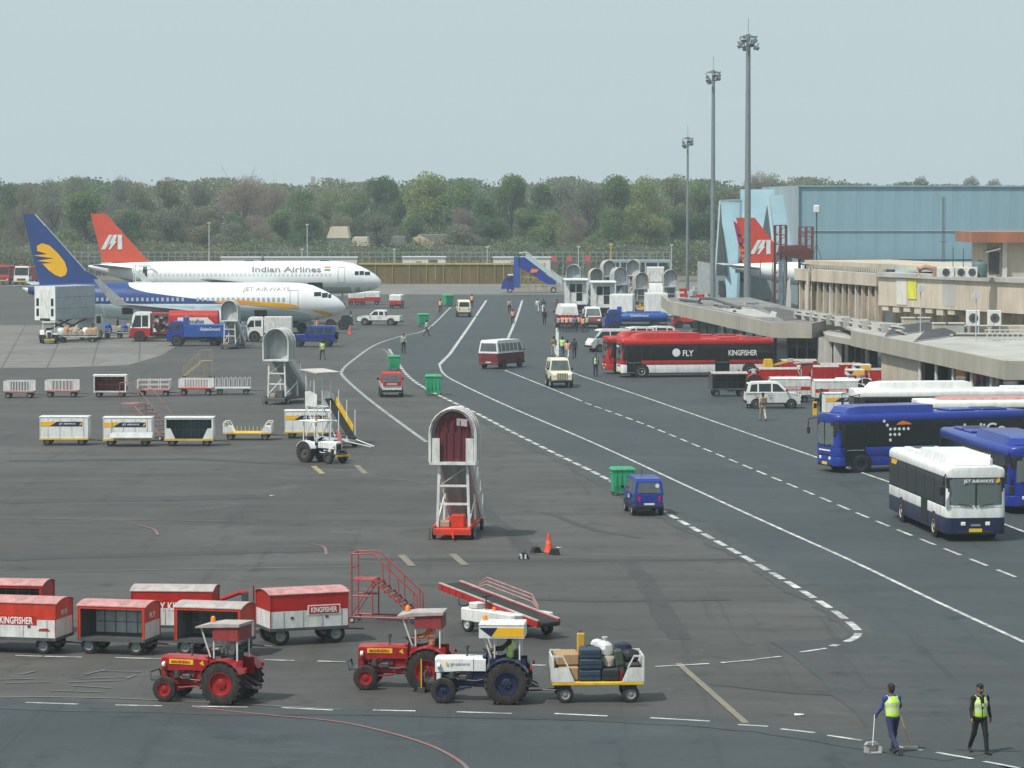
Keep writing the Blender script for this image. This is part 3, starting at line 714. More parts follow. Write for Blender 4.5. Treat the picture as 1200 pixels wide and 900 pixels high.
# ---------------------------------------------------------------- terminal
CREAMW = mat('cream_render', (.50, .44, .355), .8, grime=.22, gscale=.5); FASC = mat('canopy_fascia', (.36, .34, .285), .75, grime=.15, gscale=.4); ROOFG = mat('roof_felt', (.215, .215, .21), .9, grime=.35, gscale=.3)
ROOFL = mat('pale_roof', (.40, .40, .375), .9, grime=.2, gscale=.3); COLW = mat('white_column', (.58, .56, .52), .7, grime=.15); STREAK = mat('stained_render', (.42, .35, .26), .85, grime=.5, gscale=.8); ORB = mat('orange_brown_band', (.36, .15, .085), .6, grime=.25, gscale=.4)
YSIGN = mat('yellow_sign', (.62, .60, .06), .6, grime=.2)
term = thing('terminal_building', 'low cream terminal building with grey canopies along the right side', 'terminal', (0, 0, 0))
def fascia(P, z0, z1, th, m, seg=3.0):          # canopy edge panels along a ground polyline, one part each
    for i in range(len(P) - 1):
        a, c = Vector((*P[i], 0)), Vector((*P[i + 1], 0)); L = (c - a).length; d = (c - a) / L; nn = Vector((-d.y, d.x, 0)) * th
        k = max(1, round(L / seg))
        for j in range(k):
            p, q = a + d * (L * j / k + .012), a + d * (L * (j + 1) / k - .012)
            MB().slab([p + Vector((0, 0, z0)), q + Vector((0, 0, z0)), q + Vector((0, 0, z1)), p + Vector((0, 0, z1))], nn, m).build('fascia_panel', term, smooth=0)
def glazing(P, z0, z1, seg, mul=.09):
    for i in range(len(P) - 1):
        a, c = Vector((*P[i], 0)), Vector((*P[i + 1], 0)); L = (c - a).length; d = (c - a) / L; nn = Vector((-d.y, d.x, 0))
        k = max(1, round(L / seg))
        for j in range(k):
            p, q = a + d * (L * j / k + mul / 2), a + d * (L * (j + 1) / k - mul / 2)
            MB().slab([p + Vector((0, 0, z0)), q + Vector((0, 0, z0)), q + Vector((0, 0, z1)), p + Vector((0, 0, z1))], nn * .05, GLASS).build('window', term, smooth=0)
            e = a + d * (L * j / k) - nn * .06
            MB().bar(e + Vector((0, 0, z0)), e + Vector((0, 0, z1)), mul, .14, GREY, up=tuple(nn)).build('mullion', term, smooth=0)
A1, B1, C1, D1, E1, F1 = (15.0, 311), (20.6, 257), (23.7, 256), (27.7, 270), (24.5, 331), (15.2, 331)
fascia([A1, B1, C1, D1], 3.0, 4.2, .25, FASC); fascia([F1, A1], 3.0, 4.2, .25, FASC)
def flat(name, P, z0, z1, m): MB().slab([(x, y, z0) for x, y in P], (0, 0, z1 - z0), m).build(name, term, smooth=0)
flat('roof', [(15.3, 311), (20.85, 257.3), (23.6, 256.3), (27.4, 270), (24.3, 330.8), (15.4, 330.8)], 3.75, 3.95, ROOFG)
flat('roof_patch', [(18.5, 300), (20.5, 275), (22.5, 275), (22, 300)], 3.955, 3.975, ROOFL)
flat('roof_patch', [(22.5, 268), (26.2, 272), (24.5, 300), (23.2, 300)], 3.955, 3.98, mat('dark_roof_felt', (.10, .10, .10), .9, grime=.3, gscale=.3))
flat('soffit', [(15.3, 311), (20.85, 257.3), (23.6, 256.3), (27.4, 270), (24.3, 330.8), (15.4, 330.8)], 3.06, 3.12, FASC)
glazing([(17.6, 306), (22.0, 259.6)], .1, 3.05, 5.2); glazing([(22.05, 259.5), (24.4, 259.2)], .1, 3.05, .8)
# linking portico with four square columns, then the second canopy
P2 = [(24.2, 255), (25.2, 244), (26.1, 237)]
fascia([(24.3, 252), (25.6, 243.2), (26.0, 238)], 3.0, 3.45, .25, FASC); flat('roof', [(24.5, 252), (26.3, 238.2), (28.5, 242), (28.5, 262), (25, 262)], 3.25, 3.40, ROOFL)
for px in (954.5, 963, 971, 982):
    p = G(px, 433, 0); s = 14.6 + (px - 954) * .022; x, y = (px - 600) / s, 3800 / s
    MB().box(x - .28, x + .28, y - .3, y + .3, 0, 3.0, COLW).build('column', term)
glazing([(25.3, 258), (27.8, 246.5)], .1, 3.0, 1.7)
fascia([(25.4, 243), (26.1, 236)], 3.0, 4.15, .25, FASC)
fascia([(26.1, 236), (30.0, 197), (44, 196)], 3.0, 4.15, .25, FASC)
flat('roof', [(25.8, 243), (26.4, 236), (30.2, 197.3), (44, 196.3), (44, 239), (38.5, 240), (29.8, 262), (26.2, 262)], 3.9, 4.08, ROOFL)
flat('soffit', [(25.8, 243), (26.4, 236), (30.2, 197.3), (44, 196.3), (44, 212), (30, 222), (28.5, 240)], 3.05, 3.11, FASC)
MB().slab([(26.75, 234.6, 0), (28.0, 222, 0), (28.0, 222, 3.03), (26.75, 234.6, 3.03)], (.3, .03, 0), CREAMW).build('white_wall', term)
glazing([(28.6, 226), (31.6, 202), (44, 201)], .1, 3.04, 4.0)
for px in (1075, 1094, 1114, 1136, 1159):
    s = 16.1 + (px - 1021) / 158 * 3.2; x, y = (px - 600) / s + .35, 3800 / s + .8
    MB().tube([(x, y, 0), (x, y, 3.04)], .13, COLW, 8).build('column', term)
# upper storey
U0, U1, U2 = Vector((25.1, 283, 0)), Vector((29.9, 262, 0)), Vector((39.5, 238, 0))
def along(a, c, t): return a + (c - a) * t
def wall_slab(name, a, c, z0, z1, th, m, out=0.):
    d = (c - a).normalized(); nn = Vector((-d.y, d.x, 0)); a, c = a - nn * out, c - nn * out
    return MB().slab([a + Vector((0, 0, z0)), c + Vector((0, 0, z0)), c + Vector((0, 0, z1)), a + Vector((0, 0, z1))], nn * th, m).build(name, term, smooth=0)
for k in range(4): wall_slab('parapet_panel', along(U0, U1, k / 4 + .001), along(U0, U1, (k + 1) / 4 - .001), 6.95, 7.95, .4, CREAMW, .5)
wall_slab('roof_slab', along(U0, U1, .02), along(U1, U2, .5), 8.32, 8.68, 8, CREAMW, -.3)
for k in range(36): wall_slab('vent_block', along(U0, U1, .03 + k * .026), along(U0, U1, .042 + k * .026), 8.0, 8.317, .3, CREAMW, -.4)
wall_slab('vent_backing', U0, U1, 7.952, 8.3, .3, DGREY, -.8)
wall_slab('wall', U0, U1, 4.0, 6.945, .3, STREAK, 0)
for k in range(13):
    q = along(U0, U1, (k + .5) / 13); d = (U1 - U0).normalized(); nn = Vector((-d.y, d.x, 0))
    MB().bar(q - nn * .15 + Vector((0, 0, 4)), q - nn * .15 + Vector((0, 0, 6.94)), .22, .28, COLW if k % 4 == 1 else CREAMW, up=tuple(nn)).build('pilaster', term, smooth=0)
    wall_slab('window', along(U0, U1, (k + .62) / 13), along(U0, U1, min((k + 1.38) / 13, 1)), 6.1, 6.85, .02, GLASS, .03)
for tt in (.22,):
    q = along(U0, U1, tt) - Vector((.75, .1, 0)); MB().tube([q + Vector((.3, 0, 8.1)), q + Vector((0, 0, 7.8)), q + Vector((0, 0, 4.0))], .16, CREAMW, 8).build('drain_pipe', term)
V1 = Vector((29.7, 261.4, 0))
for k in range(6): wall_slab('wall_panel', along(V1, U2, k / 6 + .0006), along(V1, U2, (k + 1) / 6 - .0006), 5.45, 7.75, .5, CREAMW, .2)
wall_slab('cornice', V1, U2, 7.755, 8.1, 9, ROOFL, .45)
wall_slab('wall', along(V1, U2, .02), U2, 3.9, 5.445, .5, STREAK, -.9)
for k in range(7): wall_slab('bracket', along(V1, U2, .02 + k * .068), along(V1, U2, .06 + k * .068), 5.05 - .1 * (k % 2), 5.445, .9, CREAMW, .12)
wall_slab('white_panel', along(V1, U2, .12), along(V1, U2, .185), 5.6, 7.65, .05, COLW, .26); wall_slab('notice_board', along(V1, U2, .19), along(V1, U2, .245), 6.1, 7.6, .05, YSIGN, .27)
wall_slab('patched_plaster', along(V1, U2, .40), along(V1, U2, .48), 5.7, 7.6, .03, ROOFL, .215)
# penthouse
def penthouse():
    x0, y0 = 36.0, 246; b = MB()
    MB().box(x0, 52, y0, y0 + 8, 8.0, 10.7, CREAMW).build('penthouse_wall', term)
    MB().box(x0 - 1.3, 52, y0 - 1, y0 + 8, 10.702, 11.5, ORB).build('orange_roof_band', term)
    MB().box(x0 + 1.15, x0 + 1.5, y0 - .3, y0 - .002, 8.0, 10.7, COLW).build('pilaster', term)
    MB().slab([(x0 - .2, y0 - .9, 9.9), (x0 + .9, y0 - .9, 10.2), (x0 + .9, y0, 10.3), (x0 - .2, y0, 10.0)], (0, 0, .08), ROOFL).build('awning', term)
    MB().box(x0 + .15, x0 + .95, y0 - .05, y0 + .05, 8.3, 10.0, DGREY).build('door', term)
penthouse()
MB().box(D(1112, 380, 238).x, 46, 236.6, 239, 3.9, 4.72, CREAMW).build('ledge', term)
b = MB(); x0_, x1_ = D(1154, 392, 228).x, 44
for k in range(26):
    x = x0_ + k * .36; b.bar((x, 228, 4.1), (x + .36, 228, 4.75), .05, .05, COLW); b.bar((x + .36, 228, 4.1), (x, 228, 4.75), .05, .05, COLW)
b.build('lattice_railing', term); MB().box(x0_, x1_, 227.95, 228.05, 4.75, 4.83, COLW).build('rail', term)
for k in range(3): MB().tube([(31.5, 233 - k * 1.6, 4.2 + .12 * k), (44, 232 - k * 1.6, 4.2 + .12 * k)], .1, DGREY if k == 1 else ROOFL, 6).build('pipe', term)
# loose things on the roofs: each its own
t = thing('water_tank', 'grey green round water tank on the roof beside the orange band', 'water tank', (D(1148, 318, 244).x, 244, 8.1))
MB().lathe([(.56, 0), (.58, .3), (.56, .32), (.58, 1.0), (.55, 1.05), (.3, 1.2), (.01, 1.22)], (0, 0, 0), 'z', mat('tank_green', (.10, .16, .16), .6, grime=.2), 16).build('tank', t); MB().cyl((0, 0, 1.25), 'z', .18, .1, DGREY, 10).build('lid', t)
FAN = mat('fan_grille', (.12, .12, .12), .6, grime=.2)
def ac_unit(x, y, z, wd, h, label, nf=1):
    t = thing('air_conditioner', label, 'air conditioner', (x, y, z), 0, 'air conditioning units on the roofs')
    MB().box(-wd / 2, wd / 2, -.3, .3, 0, h, WHITE2, .03).build('case', t)
    if z < 8:
        for sx in (-.4, .4): MB().box(sx * wd - .04, sx * wd + .04, -.25, .25, 4.0 - z, 0, LGREY).build('stand', t)
    for k in range(nf):
        cx = (k - (nf - 1) / 2) * wd / nf; r = min(h, wd / nf) * .36
        f = MB().lathe([(r, 0), (r, .03), (r * .86, .05), (r * .84, .01)], (cx, -.3, h * .52), (0, -1, 0), FAN, 16).build('fan_ring', t)
        b = MB()
        for j in range(5):
            a = j * 1.2566; b.bar((cx, -.32, h * .52), (cx + r * .8 * math.cos(a), -.32, h * .52 + r * .8 * math.sin(a)), r * .3, .015, DGREY, up=(0, 1, 0))
        b.build('fan_blade', f)
p = D(1140, 382, 236); ac_unit(p.x, 236, p.z, .95, 1.15, 'white air conditioner with one round fan, left of the pair under the plain wall')
p = D(1165, 382, 236); ac_unit(p.x, 236, p.z, .95, 1.15, 'white air conditioner with one round fan, right of the pair under the plain wall')
p = D(1108, 320, 243); ac_unit(p.x, 243, 8.1, 1.25, .8, 'white ribbed air conditioner on the upper roof, left of two', 1); p = D(1132, 320, 243); ac_unit(p.x, 243, 8.1, 1.65, .8, 'wide white air conditioner on the upper roof beside the water tank', 2)
t = thing('duct', 'pinkish curved duct on the upper roof left of the white units', 'duct', (D(1076, 318, 246).x, 246, 8.1)); MB().tube([(0, 0, 0), (.1, 0, .6), (.5, 0, .75), (1.2, 0, .6), (1.3, 0, 0)], .22, mat('pink_rust_paint', (.45, .27, .20), .7), 8).build('duct', t)
for x0p, x1p, yb, lab in [(1058, 1074, 386, 'beige roof box, far left of the row below the bracketed wall'), (1074, 1090, 386, 'pale roof box second in the row below the bracketed wall'), (1094, 1110, 393, 'beige roof box third in the row, nearer the corner'), (1110, 1130, 393, 'long pale roof box at the right end of the row')]:
    Y = 3800 / ((yb - HOR) / (14 - 4.08)); a, c = D(x0p, yb, Y), D(x1p, yb, Y); t = thing('roof_box', lab, 'roof vent box', (a.x, Y, 4.08), 0, 'boxes standing on the canopy roof'); L = c.x - a.x
    MB().box(0, L, 0, .9, 0, .85, CREAMW if 'beige' in lab else ROOFL, .02).build('case', t); MB().box(-.06, L + .06, -.06, .96, .852, .92, COLW).build('lid', t)
for pts, lab in [([(1035, 393), (1093, 386), (1096, 381), (1060, 385)], 'grey ridged skylight on the canopy roof, left one'), ([(1070, 399), (1128, 391), (1128, 386), (1100, 389)], 'grey ridged skylight on the canopy roof, right one')]:
    P = [G(x, y, 4.2) for x, y in pts]; t = thing('skylight', lab, 'skylight', (P[0].x, P[0].y, 4.08)); o = P[0].copy(); o.z = 4.08
    b = MB(); top = [(P[0] + P[3]) / 2 - o + Vector((0, 0, .45)), (P[1] + P[2]) / 2 - o + Vector((0, 0, .45))]; q = [p - o - Vector((0, 0, .12)) for p in P]
    b.add([q[0], q[1], q[2], q[3], top[0], top[1]], [(0, 1, 5, 4), (3, 4, 5, 2), (0, 4, 3), (1, 2, 5)], DGREY); b.build('ridge', t); MB().bar(q[0], q[1], .12, .14, ROOFL).build('frame', t)
t = thing('roof_pipes', 'run of grey pipes on low supports between canopy roof and upper wall', 'pipes', (0, 0, 0))
for off, zz in ((0, 4.35), (.5, 4.6), (1.0, 4.2)):
    MB().tube([Vector((23.8 + off * .3, 272, zz)), Vector((26.4 + off * .3, 252 + off, zz)), Vector((28.4 + off * .3, 236, zz))], .11, ROOFL, 6).build('pipe', t)
for k in range(11):
    q = Vector((23.9, 272, 3.97)).lerp(Vector((27.6, 240, 3.97)), k / 10); MB().box(q.x - .25, q.x + .9, q.y - .15, q.y + .15, 3.97 if k < 9 else 3.4, 4.75, COLW if k % 2 else ROOFL).build('support', t)
def floodlight(px, yt, Y, zb, label, c=LGREY):
    p = D(px, yt, Y); t = thing('flood_light', label, 'flood light', (p.x, Y, zb)); h = p.z - zb
    MB().tube([(0, 0, 0), (0, 0, h)], .045, c, 6).build('pole', t); MB().prism([(-.28, -.2), (.15, -.3), (.28, .15), (-.1, .25)], -.22, .22, c).build('lamp_head', t, (0, 0, h))
floodlight(1079, 338, 240, 4.08, 'small flood light on a thin pole before the yellow notice board'); floodlight(1144, 345, 226, 4.08, 'round headed flood light on a pole between the two fan units'); floodlight(906, 368, 262, 3.95, 'small white lamp standing on the nearest canopy roof', WHITE)
p = D(957, 246, 330); t = thing('roof_lamp', 'white lamp head on a braced pole before the blue hangar', 'lamp', (p.x, 330, 4)); h = p.z - 4
MB().tube([(0, 0, 0), (0, 0, h)], .07, DGREY, 6).build('pole', t); MB().box(-.3, .3, -.25, .25, h - .3, h + .5, WHITE, .08).build('lamp_head', t)
for dx in (1.6, -1.2): MB().tube([(0, 0, h * .62), (dx, .3, .5)], .03, DGREY, 5).build('brace', t)
p = D(1106, 231, 300); t = thing('antenna_mast', 'thin dark lattice antenna mast rising before the hangar', 'antenna', (p.x, 300, 5)); h = p.z - 5
b = MB()
for dx, dy in ((-.12, -.07), (.12, -.07), (0, .14)): b.tube([(dx, dy, 0), (dx, dy, h)], .022, DGREY, 4)
for k in range(24):
    z = h * k / 24; b.bar((-.12, -.07, z), (.12, -.07, z + h / 48), .02, .02, DGREY); b.bar((.12, -.07, z + h / 48), (0, .14, z + h / 24), .02, .02, DGREY)
b.build('lattice', t); MB().bar((-.4, 0, h * .55), (.4, 0, h * .55), .04, .04, DGREY).build('crossarm', t)
for px, yt in ((1117, 290), (1129, 291)):
    p = D(px, yt, 247); t = thing('antenna_rod', 'thin antenna rod above the white roof units, ' + ('left one' if px < 1120 else 'right one'), 'antenna', (p.x, 247, 8.1)); MB().tube([(0, 0, 0), (0, 0, p.z - 8.1)], .03, DGREY, 5).build('rod', t)
# lattice gantry at the hangar door
RUST = mat('rust_red_steel', (.17, .05, .045), .7, grime=.35); GB = mat('grey_blue_steel', (.14, .19, .22), .6, grime=.25)
t = thing('gantry', 'rust red lattice gantry with a covered bridge beside the red tail fin', 'gantry', (0, 0, 0))
for x0p, x1p, m in ((909, 922, RUST), (938, 953, RUST)):
    Y = 405; a, c = D(x0p, 264, Y), D(x1p, 264, Y); b = MB()
    if x0p > 920: zt = D(945, 266, Y).z
    else: zt = a.z
    for x in (a.x, (a.x + c.x) / 2, c.x):
        for yy in (Y, Y + 2): b.bar((x, yy, 0), (x, yy, zt), .17, .17, m)
    k = 9
    for i in range(k + 1):
        z = zt * i / k; b.bar((a.x, Y, z), (c.x, Y, z), .12, .12, m)
        if i < k: b.bar((a.x, Y, z), (c.x, Y, z + zt / k), .08, .08, m)
    b.build('tower', t)
a, c = D(913, 288, 404), D(953, 300, 404); b = MB(); b.slab([D(914, 288, 404), D(940, 287, 404), D(953, 293, 404), D(953, 305, 404), D(932, 303, 404), D(912, 297, 404)], (0, 2, 0), RUST); b.build('bridge', t)
b = MB()
for i in range(14):
    x = 914 + i * 2.9; b.bar(D(x, 289, 403.8), D(x, 301, 403.8), .07, .05, MAROON)
b.build('bridge_rib', t)
for px, c, wd in ((915, GB, .5), (919.5, GB, .3), (891, DGREY, .1), (905, DGREY, .1)):
    p = D(px, 305, 400); MB().bar((p.x, 400, 0), (p.x, 400, p.z), wd, wd, c).build('post', t)
b = MB(); b.slab([D(923, 330, 399), D(926, 326, 399), D(927, 362, 399), D(921, 362, 399)], (0, .4, 0), COLW); b.build('white_post', t)

t = thing('roof_duct', 'dark bent pipe lying along the nearer canopy roof', 'pipe', (16.5, 318, 3.97)); MB().tube([(0, 0, .15), (1.5, -6, .15), (1.6, -7, .5), (2.6, -8, .5), (4.2, -24, .15)], .13, DGREY, 7).build('pipe', t)
for k in range(4): MB().box(.2 + k * 1.1, .6 + k * 1.1, -2.5 - k * 6, -2.0 - k * 6, 0, .14, DGREY).build('support', t)
t = thing('roof_debris', 'heap of old sheets and beams on the nearer canopy roof', 'debris', (20.6, 296, 3.97)); rd = random.Random(4)
for k in range(9):
    x, y = rd.uniform(-1.4, 1.4), rd.uniform(-8, 8); MB().bar((x, y, .08 + k * .03), (x + rd.uniform(-1, 1.2), y + rd.uniform(-3, 3), .1 + k * .03), .3, .06, rd.choice((DGREY, ROOFL, GREY))).build('sheet', t)
# ---------------------------------------------------------------- aircraft
def interp(tab, d):
    for i in range(len(tab) - 1):
        a, b = tab[i], tab[i + 1]
        if d <= b[0]:
            k = (d - a[0]) / (b[0] - a[0]); k = max(0, min(1, k))
            return [a[j] + (b[j] - a[j]) * k for j in range(1, len(a))]
    return list(tab[-1][1:])
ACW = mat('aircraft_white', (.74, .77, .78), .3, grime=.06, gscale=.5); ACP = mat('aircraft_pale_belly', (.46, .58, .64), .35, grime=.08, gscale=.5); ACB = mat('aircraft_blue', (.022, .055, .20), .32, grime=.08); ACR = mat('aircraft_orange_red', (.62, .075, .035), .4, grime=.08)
ACG = mat('aircraft_grey_belly', (.40, .44, .46), .4, grime=.1, gscale=.5); WING = mat('wing_grey', (.42, .45, .46), .4, .2, grime=.12)
class Plane:
    def __init__(s, t, tab): s.t, s.tab = t, tab
    def pt(s, d, z, side=-1, k=1.006):
        hh, hw, zc = interp(s.tab, d); q = max(-.999, min(.999, (z - zc) / hh)); a = math.asin(q)
        return Vector((-d, side * hw * k * math.cos(a), zc + hh * k * q))
    def fuselage(s, m, n=64):
        rings = []
        ds = sorted(set([r[0] for r in s.tab] + [s.tab[0][0] + .1] + [i * 1.5 for i in range(40) if s.tab[0][0] < i * 1.5 < s.tab[-1][0]]))
        for d in ds:
            hh, hw, zc = interp(s.tab, d)
            rings.append([(-d, hw * math.cos(2 * math.pi * j / n), zc + hh * math.sin(2 * math.pi * j / n)) for j in range(n)])
        b = MB(); b.loft(rings, m); return b.build('fuselage', s.t, smooth=50)
    def decal(s, name, ds, lo, hi, m, rows=16, k=1.012, sides=(-1, 1)):
        b = MB()
        for sd in sides:
            vs = []
            for d in ds:
                hh, hw, zc = interp(s.tab, d)
                a = max(zc - hh * .998, min(lo(d), zc + hh * .998)); c = max(zc - hh * .998, min(hi(d), zc + hh * .998))
                ta, tc_ = math.asin((a - zc) / hh), math.asin((c - zc) / hh)
                for r in range(rows + 1):
                    t = ta + (tc_ - ta) * r / rows; vs.append((-d, sd * hw * k * math.cos(t), zc + hh * k * math.sin(t)))
            fs = [(i * (rows + 1) + r, (i + 1) * (rows + 1) + r, (i + 1) * (rows + 1) + r + 1, i * (rows + 1) + r + 1) for i in range(len(ds) - 1) for r in range(rows)]
            b.add(vs, fs, m)
        return b.build(name, s.t, smooth=60)
    def windows(s, d0, d1, step, z, m, wd=.26, h=.36, skip=()):
        b = MB(); d = d0; i = 0
        while d < d1:
            if i not in skip:
                for sd in (-1, 1):
                    p = [s.pt(d, z - h / 2, sd, 1.022), s.pt(d + wd, z - h / 2, sd, 1.022), s.pt(d + wd, z + h / 2, sd, 1.022), s.pt(d, z + h / 2, sd, 1.022)]
                    b.add(p, [(0, 1, 2, 3)], m)
            d += step; i += 1
        return tag(b.build('cabin_windows', s.t, smooth=0), kind='stuff')
    def patch(s, name, d0, d1, z0, z1, m, sides=(-1,), k=1.022):
        return s.decal(name, [d0 + (d1 - d0) * i / 4 for i in range(5)], lambda d: z0, lambda d: z1, m, 4, k, sides)
    def aerofoil(s, name, root, tip, m, th=.35, mirror=True):     # (LE d, TE d, y, z)
        out = []
        for sg in ((-1, 1) if mirror else (-1,)):
            rings = []
            for (le, te, y, z), f in ((root, 1), (tip, .35)):
                c = te - le; t_ = th * f
                rings.append([(-(le + c * u), sg * y, z + t_ * v) for u, v in ((0, 0), (.12, .5), (.4, .6), (1, 0.02), (1, -.02), (.4, -.35), (.12, -.35))])
            out.append(MB().loft(rings, m).build(name, s.t, smooth=40))
        return out
    def fin(s, outline, m, y=.2, name='tail_fin'):                # outline in (d, z)
        b = MB(); n = len(outline); z0 = min(p[1] for p in outline); z1 = max(p[1] for p in outline)
        b.prism([(-d, z) for d, z in outline], 0, 0, m, wf=lambda x, z: y * (1 - .6 * (z - z0) / (z1 - z0))); return b.build(name, s.t, smooth=25)
    def engine(s, d, y, z, r, L, m, m2):
        for sg in (-1, 1):
            e = MB().lathe([(r * .82, 0.06), (r * .95, 0), (r, .25), (r * 1.03, L * .35), (r * .9, L * .8), (r * .72, L)], (-d, sg * y, z), (-1, 0, 0), m, 22).build('engine', s.t)
            MB().lathe([(r * .86, .02), (r * .97, -.02), (r * .99, .2), (r * .9, .2)], (-d, sg * y, z), (-1, 0, 0), CHROME, 22).build('engine_lip', e)
            MB().lathe([(.02, .1), (.22, .3), (.24, .5), (r * .86, .5), (r * .86, .6)], (-d, sg * y, z), (-1, 0, 0), DGREY, 18).build('fan', e)
            MB().prism([(-d - .4, z + r * .8), (-d - L * 1.2, z + r * .8), (-d - L * 1.25, z + r * 1.5), (-d - 1, z + r * 1.25)], sg * y - .15, sg * y + .15, m).build('pylon', e)
    def gear(s, d, y, r, zt, n=2):
        for sg in ((-1, 1) if y > 0 else (0,)):
            g = MB().tube([(-d, sg * y, r), (-d, sg * y, zt)], .12, LGREY, 8).build('landing_gear', s.t)
            for k in (-.25, .25): MB().lathe([(r * .5, -.15), (r * .9, -.16), (r, -.06), (r, .06), (r * .9, .16), (r * .5, .15)], (-d, sg * y + k, r), 'y', TYRE, 16).build('wheel', g)
def px2(s, nose_px, gy): return lambda px, py: ((nose_px - px) / s, (gy - py) / s)
# --- blue tailed jet
sj = (391 - HOR) / CAM_H; Yj = FPX / sj
t = thing('airliner', 'white airliner with a dark blue tail and a gold sun emblem', 'airliner', ((405 - 600) / sj, Yj, 0))
J = Plane(t, [(0, .06, .06, 2.72), (.25, .46, .46, 2.74), (.9, .92, .92, 2.86), (1.8, 1.3, 1.28, 3.0), (2.6, 1.58, 1.5, 3.12), (3.4, 1.82, 1.66, 3.22), (4.6, 1.97, 1.83, 3.30), (6, 2.0, 1.88, 3.33), (22, 2.0, 1.88, 3.33), (25, 1.83, 1.75, 3.5), (28, 1.42, 1.35, 3.88), (31, .85, .8, 4.35), (33, .40, .35, 4.62), (33.5, .18, .15, 4.7)])
J.fuselage(ACW)
c = px2(sj, 405, 391)
def curve(pix): 
    P = sorted(c(x, y) for x, y in pix)
    return lambda d: interp([(a, b) for a, b in P], d)[0]
fr = lambda a, b, n: [a + (b - a) * i / n for i in range(n + 1)]
wtop_ = curve([(270, 353.8), (240, 350.5), (200, 345.5), (175, 342), (160, 338.5), (153, 335), (151, 331), (150.5, 320)])
J.decal('blue_band', fr(12.4, 21.9, 20) + fr(22.0, 23.2, 14) + fr(23.5, 33.4, 20), lambda d: 3.18 - max(0, d - 26.4) * 2.4, wtop_, ACB, 30, 1.010)
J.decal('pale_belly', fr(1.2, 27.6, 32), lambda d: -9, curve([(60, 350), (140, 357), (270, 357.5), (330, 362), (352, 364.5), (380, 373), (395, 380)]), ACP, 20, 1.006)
J.decal('gold_swoosh', fr(*(c(352, 0)[0], c(254, 0)[0]), 24), curve([(253, 354), (270, 355.6), (290, 356), (310, 358), (330, 360.4), (348, 361.4), (353, 361.2)]), curve([(253, 353.6), (270, 350), (290, 351), (310, 353), (330, 354), (348, 356.4), (353, 360)]), GOLD, 6, 1.016)
J.decal('gold_swoosh', fr(*(c(390, 0)[0], c(367, 0)[0]), 12), curve([(366, 362.8), (376, 367), (387, 369.6), (391, 369.5)]), curve([(366, 362.2), (380, 363.6), (390, 367)]), GOLD, 6, 1.016)
J.decal('orange_swoosh', fr(*(c(308, 0)[0], c(255, 0)[0]), 16), curve([(253, 354), (270, 354.6), (290, 354.6), (308, 355.4)]), curve([(253, 353.7), (270, 350.2), (290, 351.2), (308, 355)]), ORG2, 5, 1.020)
J.windows(6.2, 26.5, .52, 3.62, mat('cabin_window', (.32, .36, .38), .15, grime=0), skip=(18, 19))
J.fin([c(42, 251), c(27.5, 251), c(47, 334), c(118, 330), c(112, 323), c(100, 317)], ACB)
lg = [(220, 490), (250, 474), (295, 488), (345, 535), (383, 585), (397, 630), (388, 660), (360, 673), (325, 660), (285, 630), (252, 594), (308, 590), (222, 577), (318, 562), (272, 557), (200, 546), (280, 538), (222, 520)]
b = MB(); 
for sg in (-1, 1): b.slab([(-c(x / 5, 190 + y / 5)[0], sg * .212, c(x / 5, 190 + y / 5)[1]) for x, y in lg], (0, sg * .01, 0), GOLD)
b.build('gold_sun_emblem', t, smooth=0)
b = MB(); b.slab([(-c(42.5, 251)[0] + .02, -.1, c(42, 251)[1]), (-c(101, 317)[0] + .02, -.1, c(101, 317)[1]), (-c(101, 317)[0] - .1, -.1, c(101, 317)[1] - .02), (-c(42.5, 251)[0] - .1, -.1, c(42, 251)[1] - .02)], (0, .2, 0), LGREY); b.build('leading_edge', t)
J.aerofoil('tailplane', (29.2, 32, .6, 4.7), (33.0, 34.3, 7.0, 5.2), WING, .25)
J.aerofoil('wing', (12.6, 19.6, 1.5, 2.15), (20.6, 22.1, 17.2, 3.6), WING, .6)
for sg in (-1, 1):
    b = MB(); b.slab([(-20.6, sg * 17.2, 3.6), (-22.1, sg * 17.2, 3.6), (-23.9, sg * 17.75, 6.1), (-23.3, sg * 17.75, 6.1)], (0, .1, 0), LGREY); b.build('winglet', t)
J.engine(11.2, 4.8, 1.62, .98, 3.2, ACP, WING); J.gear(17.3, 2.6, .52, 2.2); J.gear(4.0, 0, .36, 1.8)
lettering('JET AIRWAYS', t, (-c(313, 0)[0], -1.47, 4.66), '-y', 4.9, .62, mat('grey_gold_letter', (.42, .40, .36), .5, grime=0), .01, 0, tilt=-42)
for nm, a, q, z0, z1 in (('cockpit_window', 377, 369, 3.95, 4.35), ('cockpit_window', 384.5, 378, 3.8, 4.25), ('cockpit_window', 388.5, 385.2, 3.75, 4.12)):
    J.patch(nm, c(a, 0)[0], c(q, 0)[0], z0, z1, GLASS)
LINE = mat('door_outline', (.45, .47, .47), .5, grime=0)
def door_outline(P, d0, d1, z0, z1, m=LINE):
    for a in ((d0, d0 + .07, z0, z1), (d1 - .07, d1, z0, z1), (d0, d1, z1 - .07, z1), (d0, d1, z0, z0 + .07)): P.patch('door_frame', *a, m)
door_outline(J, 4.8, 5.7, 2.75, 4.6); J.patch('cargo_hatch', c(314, 0)[0], c(300, 0)[0], 1.75, 2.55, HBD); J.patch('cargo_hatch', c(158, 0)[0], c(145, 0)[0], 2.1, 2.8, HBD)
b = MB(); b.slab([(-c(314, 0)[0], -1.75, 2.0), (-c(300, 0)[0], -1.75, 2.0), (-c(300, 0)[0], -2.5, 2.55), (-c(314, 0)[0], -2.5, 2.55)], (0, .02, .05), DGREY); b.build('hatch_door', t)
